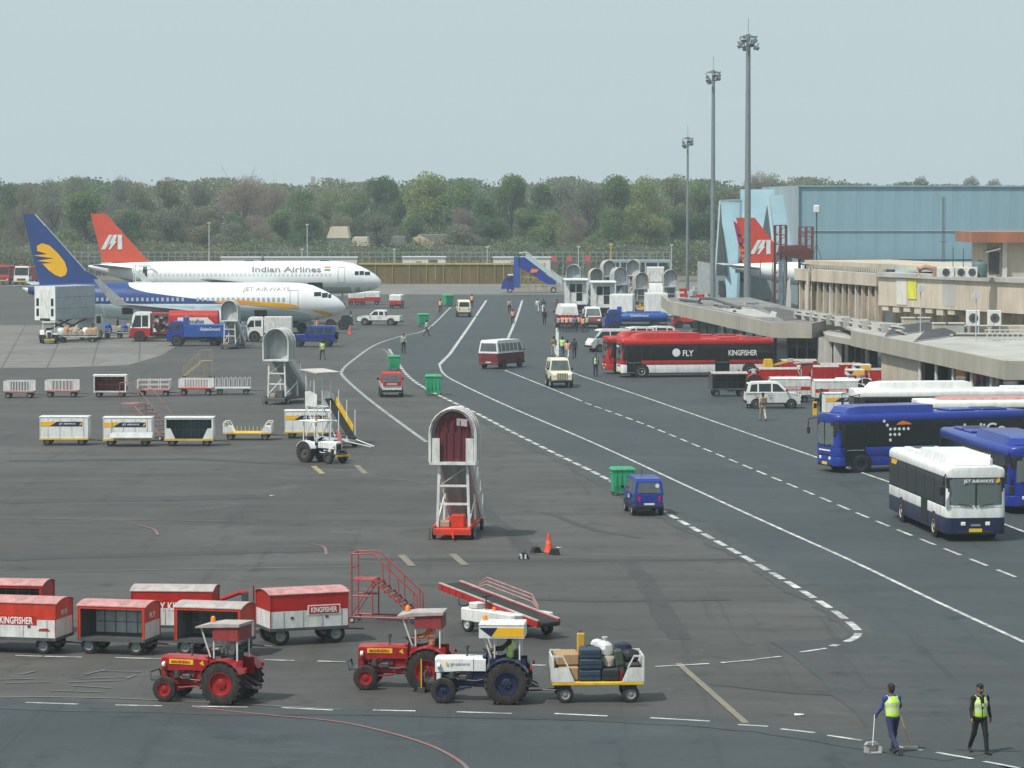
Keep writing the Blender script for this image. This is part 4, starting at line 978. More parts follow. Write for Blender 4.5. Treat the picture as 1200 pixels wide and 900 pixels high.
# --- red tailed jet
sa = (361 - HOR) / CAM_H; Ya = FPX / sa
t = thing('airliner', 'white airliner with an orange red tail fin parked behind the blue tailed one', 'airliner', ((447 - 600) / sa, Ya, 0))
A = Plane(t, [(0, .08, .08, 3.25), (.2, .5, .5, 3.28), (.8, .95, .95, 3.4), (1.7, 1.36, 1.34, 3.55), (2.6, 1.66, 1.62, 3.7), (3.6, 1.9, 1.84, 3.84), (5, 2.05, 1.96, 3.94), (6, 2.07, 1.98, 3.95), (25, 2.07, 1.98, 3.95), (28.5, 1.8, 1.72, 4.18), (32, 1.28, 1.2, 4.6), (35, .72, .65, 5.0), (37, .3, .28, 5.3), (37.5, .12, .1, 5.35)])
A.fuselage(ACW); c = px2(sa, 447, 361)
A.decal('grey_belly', fr(1.5, 36, 26), lambda d: -9, lambda d: 2.75 + max(0, d - 26) * .16, ACG, 20, 1.008)
A.fin([c(124.5, 250), c(107, 250.5), c(121, 307), c(176, 306.5), c(170, 302)], ACR)
def ia_logo(parent, cc, ox, oy, k, y, sides=(-1, 1), m=WHITE):
    S = [[(0, 85), (46, 0), (68, 0), (24, 85)], [(28, 85), (74, 0), (96, 0), (82, 38), (92, 38), (56, 85), (44, 85), (60, 52), (50, 52)], [(98, 0), (124, 0), (124, 85), (98, 85)]]
    b = MB()
    for q in S:
        P = [cc(ox + u * k, oy + v * k) for u, v in q]
        for sg in sides: b.slab([(-d, sg * y, z) for d, z in P], (0, sg * .01, 0), m)
    return b.build('tail_emblem', parent, smooth=0)
ia_logo(t, c, 119, 275, .2, .212)
A.aerofoil('tailplane', (31.5, 35, .7, 5.1), (35.2, 36.8, 6.2, 5.7), WING, .25); A.aerofoil('wing', (12.8, 19.5, 1.6, 2.9), (20.0, 21.6, 16.9, 4.1), WING, .6)
A.engine(11.0, 5.7, 1.95, 1.05, 3.4, ACW, WING); A.gear(17.6, 3.6, .56, 2.6); A.gear(5.0, 0, .38, 2.2)
A.windows(6.4, 31, .54, 4.35, mat('pale_cabin_window', (.55, .58, .59), .2, grime=0), .22, .3)  # window colour paler than on the blue tailed jet
lettering('Indian Airlines', t, (-c(337, 0)[0], -1.72, 5.05), '-y', 80 / sa, .78, mat('grey_letter', (.14, .15, .17), .5, grime=0), .012, 0, tilt=-36)
b = MB()
for k, m in ((0, ACR), (1, mat('flag_white', (.6, .62, .6), .5, grime=0)), (2, mat('flag_green', (.05, .25, .1), .5, grime=0))): b.add([A.pt(c(381, 0)[0], 5.35 - k * .17, -1, 1.022), A.pt(c(388, 0)[0], 5.35 - k * .17, -1, 1.022), A.pt(c(388, 0)[0], 5.19 - k * .17, -1, 1.022), A.pt(c(381, 0)[0], 5.19 - k * .17, -1, 1.022)], [(0, 1, 2, 3)], m)
b.build('flag', t, smooth=0)
for a, q, z0, z1 in ((421, 416.5, 4.3, 4.75), (427, 422, 4.3, 4.78), (434, 428, 4.25, 4.68)): A.patch('cockpit_window', c(a, 0)[0], c(q, 0)[0], z0, z1, GLASS)
door_outline(A, 4.6, 5.5, 3.35, 5.3); door_outline(A, 30.0, 30.9, 3.7, 5.4); A.patch('cargo_hatch', c(379, 0)[0], c(362, 0)[0], 2.05, 3.35, HBD); A.patch('rear_door_opening', c(174, 0)[0], c(169, 0)[0], 3.75, 5.35, HBD)
lettering('AIRBUS A320', t, (-c(202, 0)[0], -1.96, 3.2), '-y', 20 / sa, .28, mat('dark_letter', (.1, .1, .12), .5, grime=0), .01, 0, tilt=14)
# --- red tail by the hangar
s3 = 9.1; Y3 = FPX / s3
t = thing('airliner', 'airliner tail with a red fin painted with orange rays, beside the hangar', 'airliner', ((925 - 600) / s3, Y3, 0)); c = px2(s3, 925, HOR + 14 * s3)
B3 = Plane(t, [(-1.5, 1.55, 1.5, 4.35), (1.5, 1.3, 1.2, 4.55), (4.5, .85, .75, 4.9), (6.4, .5, .42, 5.2), (7.4, .2, .18, 5.3)])
B3.fuselage(ACW); ACR2 = mat('aircraft_red', (.55, .05, .022), .4, grime=.08)
B3.fin([c(884, 255), c(862, 255), c(864, 262), c(859, 258.5), c(872, 317), c(909.5, 316), c(907, 285)], ACR2)
PUR = mat('plum_paint', (.32, .03, .10), .4, grime=.1); RAY = mat('ray_orange', (.75, .20, .03), .4, grime=.05)
b = MB(); b.slab([(-c(x, y)[0], -.235, c(x, y)[1]) for x, y in [(859.5, 259.5), (864, 263), (869, 278), (870, 290), (865, 285)]], (0, -.01, 0), PUR); b.build('plum_patch', t, smooth=0)
b = MB()
for i, (x0, y0, x1, y1) in enumerate([(864, 274, 871, 279), (865, 284, 873, 288), (867, 292, 874, 294.5), (868.5, 299, 874.5, 300), (870, 305, 875, 305), (871, 311, 875, 310)]):
    b.slab([(-c(x, y)[0], -.235, c(x, y)[1]) for x, y in [(x0, y0 - .3), (x1, y1 - 1.2), (x1 + .8, y1 + .4), (x0 + .5, y0 + 2.6)]], (0, -.01, 0), RAY)
b.build('ray', t, smooth=0)
ia_logo(t, c, 878.5, 281, .195, .215); B3.aerofoil('tailplane', (3.6, 6.6, .6, 5.1), (7.8, 9.2, 6.2, 5.6), WING, .25)
# ---------------------------------------------------------------- road vehicle parts
def pane(parent, poly, wf, m=GLASS, name='window', eps=.006):
    """glass on both flanks; poly in (x, z), wf gives the half width"""
    for sg in (-1, 1):
        MB().slab([(x, sg * (wf(x, z) + eps), z) for x, z in poly], (0, -sg * .02, 0), m).build(name, parent, smooth=0)
def cross_pane(parent, p, q, h0, h1, m=GLASS, name='windscreen', eps=.008):
    """glass across the width between outline points p and q"""
    dx, dz = q[0] - p[0], q[1] - p[1]; L = math.hypot(dx, dz); nx, nz = dz / L, -dx / L
    if name == 'rear_window': nx, nz = -abs(nx), abs(nz) if nz > 0 else nz
    else: nx = abs(nx)
    if nz < 0: nz = -nz
    o = Vector((nx * eps, 0, nz * eps))
    return MB().slab([Vector((p[0], -h0, p[1])) + o, Vector((p[0], h0, p[1])) + o, Vector((q[0], h1, q[1])) + o, Vector((q[0], -h1, q[1])) + o], (-nx * .03, 0, -nz * .03), m).build(name, parent, smooth=0)
def lights(t, xf, xr, y, zf, zr, sz=.14, plate=PLATE, zp=.45, rear_plate=None):
    for sg in (-1, 1):
        MB().box(-.04, .015, -sz, sz, -sz * .6, sz * .6, LAMP, .02).build('headlight', t, (xf, sg * y, zf))
        MB().box(-.015, .04, -sz * .6, sz * .6, -sz, sz, TAIL, .02).build('tail_light', t, (xr, sg * y, zr))
    MB().box(0, .02, -.24, .24, -.055, .055, plate).build('number_plate', t, (xf + .012, 0, zp)); MB().box(-.02, 0, -.24, .24, -.055, .055, rear_plate or plate).build('number_plate', t, (xr - .012, 0, zp + .1))
KIND = {
 'hatch': dict(W=1.5, lower=[(-1.70, .30), (-1.74, .62), (-1.72, .98), (.98, 1.0), (1.45, .92), (1.66, .80), (1.74, .55), (1.70, .28)], split=None, upper=[(-1.72, .975), (-1.56, 1.56), (-1.38, 1.65), (-.2, 1.68), (.36, 1.62), (1.02, .995)],
   win=[[(-1.5, 1.06), (-1.40, 1.5), (-1.02, 1.54), (-1.02, 1.06)], [(-.92, 1.06), (-.92, 1.55), (-.16, 1.56), (-.16, 1.06)], [(-.06, 1.06), (-.06, 1.56), (.26, 1.53), (.74, 1.06)]], front=((.98, 1.05), (.42, 1.57)), rear=((-1.715, 1.04), (-1.58, 1.52)), wx=(1.12, -1.1), r=.28, hl=.78),
 'van': dict(W=1.42, lower=[(-1.62, .32), (-1.66, .6), (-1.65, .98), (1.42, .98), (1.62, .74), (1.68, .5), (1.66, .3)], upper=[(-1.65, .975), (-1.58, 1.6), (-1.42, 1.72), (.6, 1.74), (.86, 1.68), (1.46, .975)],
   win=[[(-1.45, 1.06), (-1.42, 1.55), (-.85, 1.56), (-.85, 1.06)], [(-.75, 1.06), (-.75, 1.56), (.05, 1.56), (.05, 1.06)], [(.15, 1.06), (.15, 1.56), (.78, 1.56), (1.2, 1.06)]], front=((1.42, 1.05), (.93, 1.62)), rear=((-1.648, 1.08), (-1.59, 1.54)), wx=(1.0, -1.05), r=.28, hl=.68),
 'minibus': dict(W=1.9, lower=[(-2.3, .42), (-2.34, .7), (-2.34, 1.3), (2.15, 1.3), (2.38, 1.0), (2.4, .5), (2.36, .42)], upper=[(-2.34, 1.295), (-2.28, 2.2), (-2.1, 2.36), (1.6, 2.36), (1.85, 2.24), (2.2, 1.295)],
   win=[[(-2.15, 1.45), (-2.1, 2.1), (-1.75, 2.1), (-1.75, 1.45)], [(-1.62, 1.45), (-1.62, 2.1), (-1.0, 2.1), (-1.0, 1.45)], [(-.9, 1.45), (-.9, 2.1), (-.28, 2.1), (-.28, 1.45)], [(-.18, 1.45), (-.18, 2.1), (.44, 2.1), (.44, 1.45)], [(.54, 1.45), (.54, 2.1), (1.1, 2.1), (1.1, 1.45)], [(1.25, 1.4), (1.25, 2.1), (1.72, 2.1), (1.98, 1.4)]], front=((2.16, 1.4), (1.9, 2.15)), rear=((-2.335, 1.45), (-2.29, 2.12)), wx=(1.45, -1.35), r=.36, hl=.85),
 'jeep': dict(W=1.5, lower=[(-1.85, .5), (-1.87, 1.08), (.62, 1.1), (1.75, 1.02), (1.86, .95), (1.88, .55), (1.7, .5)], upper=[(-1.87, 1.075), (-1.82, 1.86), (-1.7, 1.94), (.3, 1.94), (.42, 1.88), (.66, 1.095)],
   win=[[(-1.65, 1.2), (-1.62, 1.72), (-.75, 1.75), (-.75, 1.2)], [(-.6, 1.2), (-.6, 1.76), (.26, 1.76), (.5, 1.2)]], front=((.655, 1.16), (.45, 1.82)), rear=((-1.868, 1.2), (-1.83, 1.74)), wx=(1.3, -1.2), r=.37, hl=.86),
 'suv': dict(W=1.72, lower=[(-2.1, .5), (-2.13, 1.12), (.62, 1.15), (1.85, 1.08), (2.05, .95), (2.1, .6), (1.95, .48)], upper=[(-2.13, 1.115), (-2.08, 1.86), (-1.95, 1.95), (.2, 1.95), (.34, 1.88), (.72, 1.145)],
   win=[[(-1.95, 1.25), (-1.92, 1.76), (-1.15, 1.78), (-1.15, 1.25)], [(-1.0, 1.25), (-1.0, 1.78), (-.38, 1.78), (-.38, 1.25)], [(-.25, 1.25), (-.25, 1.78), (.2, 1.78), (.52, 1.25)]], front=((.70, 1.2), (.38, 1.83)), rear=((-2.128, 1.25), (-2.09, 1.76)), wx=(1.35, -1.35), r=.38, hl=.9),
 'pickup': dict(W=1.72, lower=[(-2.45, .5), (-2.48, 1.05), (.95, 1.05), (2.1, 1.0), (2.38, .88), (2.42, .55), (2.2, .45)], upper=[(-.78, 1.045), (-.72, 1.55), (-.55, 1.68), (.3, 1.70), (.48, 1.62), (1.2, 1.04)],
   win=[[(-.64, 1.12), (-.6, 1.52), (-.12, 1.56), (-.12, 1.12)], [(0, 1.12), (0, 1.57), (.4, 1.55), (.86, 1.12)]], front=((1.16, 1.08), (.55, 1.57)), rear=((-.778, 1.1), (-.72, 1.52)), wx=(1.5, -1.45), r=.37, hl=.78),
}
def car(kind, name, label, cat, loc, yaw, lo, up=None, roof=None, rim=None, glass=GLASS, plate=WHITE2, group=None, mirror=True, bumper=None, spare=False, sc=1.):
    K = KIND[kind]; h = K['W'] / 2; up = up or lo; t = thing(name, label, cat, loc, yaw, group)
    zb = K['upper'][0][1]
    wl = lambda x, z: h - max(0, .55 - z) * .12 - max(0, abs(x) - (max(p[0] for p in K['lower']) - .25)) * .35
    wu = lambda x, z: h - .02 - max(0, z - zb) * .16
    MB().prism(K['lower'], 0, 0, lo, wl).build('body', t, smooth=30)
    c = MB().prism(K['upper'], 0, 0, up, wu).build('cabin', t, smooth=30)
    for w_ in K['win']: pane(t, w_, wu, glass)
    (p, q) = K['front']; cross_pane(t, p, q, wu(*p) - .06, wu(*q) - .08, glass)
    (p, q) = K['rear']; cross_pane(t, p, q, wu(*p) - .12, wu(*q) - .14, glass, 'rear_window')
    if roof:
        xs = [x for x, z in K['upper']]; zt = max(z for x, z in K['upper'])
        MB().box(min(xs) + .3, max(xs) - .8, -h + .2, h - .2, zt - .02, zt + .03, roof, .02).build('roof_panel', t)
    xf = max(p[0] for p in K['lower']); xr = min(p[0] for p in K['lower'])
    for x in K['wx']:
        for sg in (-1, 1):
            MB().cyl((x, sg * (h - .05), K['r'] * 1.05), 'y', K['r'] * 1.2, .115, BLACK, 18).build('wheel_arch', t)
            wheel(t, x, sg * (h - .06), K['r'], .19, rim or LGREY)
    ys = h + .002
    for sg in (-1, 1):                          # shut lines and handles
        for q in K['win'][:-1]:
            x = (max(p[0] for p in q) + min(p[0] for p in K['win'][K['win'].index(q) + 1])) / 2
            MB().box(x - .009, x + .009, sg * ys - .004, sg * ys + .004, .42, zb, BLACK).build('shut_line', t); MB().box(x - .24, x - .10, sg * ys - .01, sg * ys + .018, zb - .16, zb - .12, BLACK).build('handle', t)
        MB().box(min(K['wx']) + .3, max(K['wx']) - .3, sg * (h - .03) - .01, sg * (h - .03) + .02, K['lower'][0][1] - .02, K['lower'][0][1] + .07, BLACK).build('sill', t)
    bp = bumper or BLACK
    for x in (xf, xr): MB().box(x - .06, x + .06, -h + .04, h - .04, .36, .52, bp, .03).build('bumper', t)
    lights(t, xf - .015, xr + .015, h - .24, K['hl'], K['hl'] + .12, .12, plate, .45)
    if mirror:
        for sg in (-1, 1): MB().box(-.05, .05, -.08, .08, -.06, .08, BLACK, .02).build('mirror', t, (K['front'][0][0] - .18, sg * (h + .09), K['front'][0][1] + .08))
    if kind in ('jeep', 'suv'):
        MB().box(-.02, .02, -.36, .36, -.2, .2, DGREY).build('grille', t, (xf + .0, 0, .82))
        for k in range(6): MB().box(0, .04, -.02, .02, -.2, .2, lo).build('grille_bar', t, (xf + .01, -.3 + k * .12, .82))
    if spare: sp = wheel(t, 0, 0, K['r'], .2, rim, name='spare_wheel'); sp.location = (xr - .12, 0, 1.0); sp.rotation_euler = (0, 0, R(90))
    t.scale = (sc, sc, sc)
    return t
SCREEN = mat('windscreen_glass', (.11, .135, .138), .06, grime=0, spec=.8)  # pale base colour stands in for sky reflected in the windscreens
# ---------------------------------------------------------------- buses
def bus(label, loc, yaw, L, low, mid, top, pod, text=(), plate=PLATE, rim=WHITE2, door=(.62,), bulge=.35, doors_left=True, band=None, W=2.5, H=3.0, hx=(.74, -.68), pod_x=(-.05, .40), lowz=(.35, .82, 1.32), wiper=True, dest=None, group='buses waiting on the apron', podh=.42, saloon=True, podm=None, frame=None):
    t = thing('bus', label, 'bus', loc, yaw, group); h, l = W / 2, L / 2
    def ring(x, z0, z1, hw, r=.16):
        P = []
        for cy, cz, a0 in ((hw - r, z1 - r, 0), (-hw + r, z1 - r, 90), (-hw + .04, z0 + .04, 180), (hw - .04, z0 + .04, 270)):
            rr = r if a0 < 180 else .04
            for k in range(4):
                a = R(a0 + 30 * k); P.append((x, cy + rr * math.cos(a), cz + rr * math.sin(a)))
        return P
    FI = ((.05), .10, .34, .62) if bulge > .25 else (.05, .03, .10, .26)
    def hull(z0, z1, m, name, rr=.16, grow=0.):
        st = [(-l, .05), (-l + .12, 0), (l - bulge, 0), (l - bulge * .45, FI[1]), (l - bulge * .12, FI[2]), (l, FI[3])]
        return MB().loft([ring(x, z0, z1, h - i + grow, rr if rr < (z1 - z0) / 2 else .03) for x, i in st], m).build(name, t, smooth=40)
    a, b_, c_ = lowz
    hull(a, b_, low, 'skirt', .03); hull(b_ + .001, c_, mid, 'waist', .03, .003); hull(c_ + .001, H - .42, BLACK, 'window_surround', .03); hull(H - .419, H, top, 'roof', .2, .004)
    # panes down each flank, two doors on the left flank
    nwin = 6; x0, x1 = -l + .25, l - bulge - .1; seg = (x1 - x0) / nwin
    DX = [l - bulge - .75] + [l * (d * 2 - 1) for d in door]
    for sg in (-1, 1):
        for k in range(nwin):
            xa, xb = x0 + k * seg + .03, x0 + (k + 1) * seg - .03
            if sg > 0 and doors_left:
                for dx in DX:
                    if xa < dx - .6 < xb: xb = dx - .64
                    elif xa < dx + .6 < xb: xa = dx + .64
                    elif xa >= dx - .6 and xb <= dx + .6: xb = xa
            if xb - xa < .25: continue
            MB().box(xa, xb, sg * (h + .008) - .01, sg * (h + .008) + .01, c_ + .06, H - .46, GLASS).build('window', t, smooth=0)
    if doors_left:
        for i, dx in enumerate(DX):
            d = MB().box(dx - .58, dx + .58, h - .02, h + .012, a + .05, H - .47, BLACK).build('door', t)
            for sx in (-.29, .29): MB().box(dx + sx - .25, dx + sx + .25, h + .013, h + .026, a + .2, H - .6, GLASS).build('pane', d); 
            MB().box(dx - .5, dx + .5, h + .027, h + .045, 1.15, 1.19, CHROME).build('handle', d)
    # curved windscreen in five facets, set on the bowed front
    def front(z0, z1, m, name, eps, ins=0.):
        st = [(l - bulge * .9, .02), (l - bulge * .45, FI[1]), (l - bulge * .12, FI[2]), (l, FI[3])]
        R1 = []
        for zz in (z0, z1):
            lean = (zz - z0) * .02
            R1.append([(x + eps - lean, y, zz) for x, y in [(x, -(h - i - ins)) for x, i in st] + [(x, h - i - ins) for x, i in reversed(st)]])
        n = len(R1[0]); b = MB(); b.add(R1[0] + R1[1], [(j, j + 1, n + j + 1, n + j) for j in range(n - 1)], m); return b.build(name, t, smooth=60)
    front(c_ + .002, H - .421, frame or mid, 'front_frame', .012, -.004)
    front(c_ + .10, H - .46, SCREEN, 'windscreen', .03, .07)
    for k in (0,): MB().box(l + .02, l + .045, -.025, .025, c_ + .02, H - .42, BLACK).build('screen_divider', t)
    if dest: lettering(dest[0], t, (l + .056, dest[3] if len(dest) > 3 else 0, H - .58), '+x', dest[1], dest[2], mat('white_letter', (.75, .75, .73), .5, grime=0), .02)
    for sg in (-1, 1):
        MB().box(-.02, .03, -.13, .13, -.09, .09, LAMP, .03).build('headlight', t, (l - .10, sg * (h - .42), .74)); MB().box(-.02, .03, -.1, .1, -.08, .08, LAMP, .03).build('headlight', t, (l - .01, sg * (h - .74), .74))
        MB().box(-.02, .03, -.09, .09, -.05, .05, AMBER, .02).build('indicator', t, (l - .25, sg * (h - .18), .78))
        MB().box(-.03, .01, -.1, .1, -.18, .18, TAIL, .02).build('tail_light', t, (-l, sg * (h - .2), 1.0))
        m_ = MB().tube([(l - .35, sg * (h - .1), H - .25), (l + .25, sg * (h + .12), H - .35), (l + .22, sg * (h + .2), H - .7)], .03, BLACK, 6).build('mirror_arm', t); MB().box(-.05, .05, -.11, .11, -.26, .1, BLACK, .03).build('mirror', m_, (l + .2, sg * (h + .2), H - .85))
        if wiper: MB().bar((l + .03, sg * .15, c_ + .04), (l + .045, sg * .7, c_ + .14), .03, .03, BLACK).build('wiper', t)
    MB().box(0, .02, -.27, .27, -.07, .07, plate).build('number_plate', t, (l + .006, 0, .47)); MB().box(l - .5, l + .02, -h + .5, h - .5, a - .02, a + .12, BLACK, .03).build('bumper', t)
    for fx in hx:
        for sg in (-1, 1):
            MB().cyl((l * fx, sg * (h - .02), .50), 'y', .60, .052, BLACK, 20).build('wheel_arch', t); wheel(t, l * fx, sg * (h - .10), .48, .30, rim)
    for sg in (-1, 1):
        for k in range(7):
            x = -l + .7 + k * (L - 1.6) / 6; MB().box(x - .008, x + .008, sg * (h + .004) - .003, sg * (h + .004) + .003, a + .03, c_ - .02, DGREY).build('panel_seam', t)
        MB().box(-l + .2, l - bulge - .1, sg * (h + .006) - .004, sg * (h + .006) + .004, b_ - .012, b_ + .012, DGREY).build('rub_strip', t)
    MB().box(l - .04, l + .008, -.55, .55, .86, .96, BLACK).build('front_grille', t)
    # roof pod and vents
    p0, p1 = l * pod_x[0] * 2, l * pod_x[1] * 2; pm = podm or pod
    rings = []
    for x, ins, hh in ((p0, .0, .97), (p0 + .06, 0, 1), (p1 - .9, 0, 1), (p1 - .3, .06, .82), (p1, .2, .2)):
        rings.append([(x, s_ * (h - .22 - ins - c2), H - .03 + (podh * hh if top_ else 0)) for s_, top_, c2 in ((-1, 0, 0), (-1, 1, .12), (1, 1, .12), (1, 0, 0))])
    MB().loft(rings, pm).build('roof_pod', t, smooth=30)
    for k in range(2): MB().box(-l + .8 + k * 1.9, -l + 2.3 + k * 1.9, -.75, .75, H - .01, H + .1, pm, .04).build('roof_vent', t)
    for k in range(3): MB().box(-l + 1.0 + k * .45, -l + 1.32 + k * .45, -.5, .5, H + .101, H + .12, DGREY).build('vent_slot', t)
    for tx in text:                             # (string, x centre, z centre, width, height, material, side)
        lettering(tx[0], t, (tx[1], (h + .03) * (1 if tx[6] == '+y' else -1), tx[2]), tx[6], tx[3], tx[4], tx[5], .02)
    # a driver's seat, wheel and passengers seats show through the glass
    return t
# ---------------------------------------------------------------- tractors
def tractor(label, loc, yaw, body, dark, rim, hoodm=None, canopy='red', exhaust=True, group='tow tractors', sc=1., front_grille=True):
    t = thing('tow_tractor', label, 'tractor', loc, yaw, group); hood = hoodm or body
    for sg in (-1, 1):
        wheel(t, 0, sg * .68, .60, .36, rim, 28, True, rimfrac=.56); wheel(t, 1.78, sg * .58, .355, .2, rim, 22, rimfrac=.58)
    b = MB(); b.loft([[(x, y * w_, zz) for y, zz in ((-1, z0), (-1, z1 - .07), (-.72, z1), (.72, z1), (1, z1 - .07), (1, z0))] for x, w_, z0, z1 in ((.62, .27, .86, 1.24), (1.3, .27, .86, 1.26), (1.98, .25, .82, 1.25), (2.04, .24, .82, 1.22))], hood); b.build('hood', t, smooth=40)
    MB().box(.95, .965, -.275, .275, .88, 1.2, dark).build('hood_seam', t)
    b = MB(); b.box(1.86, 2.02, -.24, .24, .5, .815, hood, .03); b.build('nose', t)
    g = MB(); g.box(2.02, 2.05, -.19, .19, .55, 1.12, BLACK); g = g.build('grille', t)
    for k in range(8): MB().box(2.048, 2.06, -.18, .18, .59 + k * .065, .61 + k * .065, dark).build('grille_bar', g)
    for sg in (-1, 1): MB().lathe([(.075, -.06), (.085, 0), (.07, .02), (.01, .035)], (1.95, sg * .30, 1.0), 'x', LAMP, 12).build('headlight', t)
    e = MB()
    e.box(.75, 1.85, -.16, .16, .42, .78, dark, .03); e.box(.55, 1.0, -.2, .2, .40, .84, dark, .04); e.box(1.0, 1.7, -.19, .19, .62, .84, DGREY, .03)
    for k in range(4): e.cyl((1.08 + k * .16, 0, .72), 'y', .05, .46, body, 8)
    e.build('engine', t)
    for sg in (-1, 1):
        MB().cyl((1.55, sg * .22, .74), 'z', .085, .2, body if sg < 0 else DGREY, 12).build('oil_filter', t)
        MB().tube([(1.72, sg * .2, .84), (1.4, sg * .25, .62), (.9, sg * .24, .58), (.7, sg * .22, .62)], .025, DGREY if sg > 0 else body, 6).build('pipe', t)
        MB().box(1.15, 1.38, sg * .21 - .07, sg * .21 + .07, .60, .74, DGREY, .02).build('injection_pump', t); MB().tube([(1.86, sg * .16, .78), (1.72, sg * .24, .7), (1.3, sg * .25, .84)], .015, BLACK, 5).build('hose', t)
        MB().tube([(1.78, sg * .56, .36), (1.0, sg * .3, .42)], .028, dark, 6).build('drag_link', t)
    MB().box(1.70, 1.86, -.5, .5, .34, .44, dark, .02).build('front_axle', t)
    b = MB(); b.box(-.28, .75, -.19, .19, .38, .86, dark, .05); b.cyl((0, 0, .60), 'y', .14, 1.1, dark, 12); b.build('gearbox', t)
    for sg in (-1, 1):                          # fenders: an arc over each rear wheel
        pr = [(.66 * math.cos(R(a)), .61 + .66 * math.sin(R(a))) for a in range(155, 14, -15)]
        b = MB(); y0, y1 = sg * .42, sg * .86
        vs = [(x, y, z) for x, z in pr for y in (y0, y1)] + [(x * .96, y, .62 + (z - .62) * .96) for x, z in pr for y in (y0, y1)]; n = len(pr)
        fs = [(2 * i, 2 * i + 2, 2 * i + 3, 2 * i + 1) for i in range(n - 1)] + [(2 * n + 2 * i, 2 * n + 2 * i + 1, 2 * n + 2 * i + 3, 2 * n + 2 * i + 2) for i in range(n - 1)]
        fs += [(2 * i, 2 * n + 2 * i, 2 * n + 2 * i + 2, 2 * i + 2) for i in range(n - 1)] + [(2 * i + 1, 2 * i + 3, 2 * n + 2 * i + 3, 2 * n + 2 * i + 1) for i in range(n - 1)]
        b.add(vs, fs, body); b.box(-.5, .5, min(sg * .40, sg * .43), max(sg * .40, sg * .43), .75, 1.22, body); f = b.build('fender', t)
        MB().box(-.04, .02, -.05, .05, -.06, .06, TAIL, .02).build('tail_light', f, (-.66, sg * .64, 1.0))
    b = MB(); b.box(-.22, .22, -.24, .24, .98, 1.10, BLACK, .04); b.box(-.28, -.18, -.24, .24, 1.08, 1.46, BLACK, .04); b.build('seat', t)
    b = MB(); b.lathe([(.185, -.012), (.2, 0), (.185, .012), (.172, 0)], (.56, 0, 1.36), (-.5, 0, .86), BLACK, 18); b.tube([(.56, 0, 1.36), (.72, 0, 1.05)], .022, BLACK, 6); b.bar((.56, -.18, 1.36), (.56, .18, 1.36), .03, .02, BLACK); b.build('steering_wheel', t)
    MB().box(.58, .72, -.24, .24, 1.0, 1.30, dark, .04).build('dashboard', t)
    if exhaust: MB().tube([(1.15, .12, 1.24), (1.15, .12, 1.50)], .03, DGREY, 8).build('exhaust', t); MB().cyl((1.15, .12, 1.52), 'z', .06, .10, DGREY, 10).build('muffler', t)
    MB().bar((-.3, 0, .42), (-.85, 0, .42), .12, .06, DGREY).build('hitch', t)
    for sg in (-1, 1): MB().bar((-.3, sg * .2, .72), (-.8, sg * .28, .45), .04, .05, DGREY).build('lift_arm', t)
    b = MB(); b.box(2.06, 2.30, -.34, .34, .52, .58, DGREY); b.tube([(2.3, -.36, .56), (2.34, -.3, .78), (2.34, .3, .78), (2.3, .36, .56)], .03, DGREY, 6); b.build('front_bumper', t)
    if canopy:
        zc = 2.16
        for sg in (-1, 1):
            MB().tube([(-.34, sg * .42, 1.2), (-.34, sg * .42, zc)], .024, WHITE2, 6).build('canopy_post', t)
            MB().tube([(.36, sg * .42, 1.25), (.36, sg * .42, zc - .25), (.36, sg * .42, zc)], .024, WHITE2, 6).build('canopy_post', t); MB().tube([(.46, sg * .42, 1.28), (.76, sg * .42, zc - .02)], .024, WHITE2, 6).build('canopy_brace', t)
        if canopy == 'red':
            b = MB(); b.prism([(-.44, zc), (.88, zc - .07), (.88, zc - .03), (.4, zc + .06), (-.44, zc + .08)], -.52, .52, ROOFW); b.build('canopy_roof', t)
            for sg in (-1, 1): MB().box(-.38, .38, sg * .46 - .012, sg * .46 + .012, zc - .40, zc - .005, DULLRED).build('canopy_panel', t)
            MB().box(-.41, -.385, -.45, .45, zc - .40, zc - .005, DULLRED).build('canopy_panel', t)
        else:
            b = MB(); b.box(-.48, .80, -.54, .54, zc + .0, zc + .06, WHITE2, .02); b.build('canopy_roof', t)
            for sg in (-1, 1):
                q = MB().box(-.47, .79, sg * .52 - .012, sg * .52 + .012, zc - .34, zc - .002, WHITE).build('canopy_panel', t); y = sg * .536
                MB().slab([(-.46, y, zc - .30), (.44, y, zc - .30), (.26, y, zc - .05), (-.46, y, zc - .05)], (0, sg * .006, 0), GOLD).build('yellow_band', q); MB().slab([(.45, y, zc - .30), (.78, y, zc - .05), (.27, y, zc - .05)], (0, sg * .006, 0), NAVY).build('navy_band', q)
            MB().box(-.475, -.455, -.50, .50, zc - .34, zc - .002, WHITE).build('canopy_panel', t)
        MB().lathe([(.07, 0), (.07, .03), (.06, .12), (.03, .15), (.005, .16)], (.68, -.28, zc + .02 if canopy == 'red' else zc + .06), 'z', AMBER, 10).build('beacon', t)
    t.scale = (sc, sc, sc)
    return t
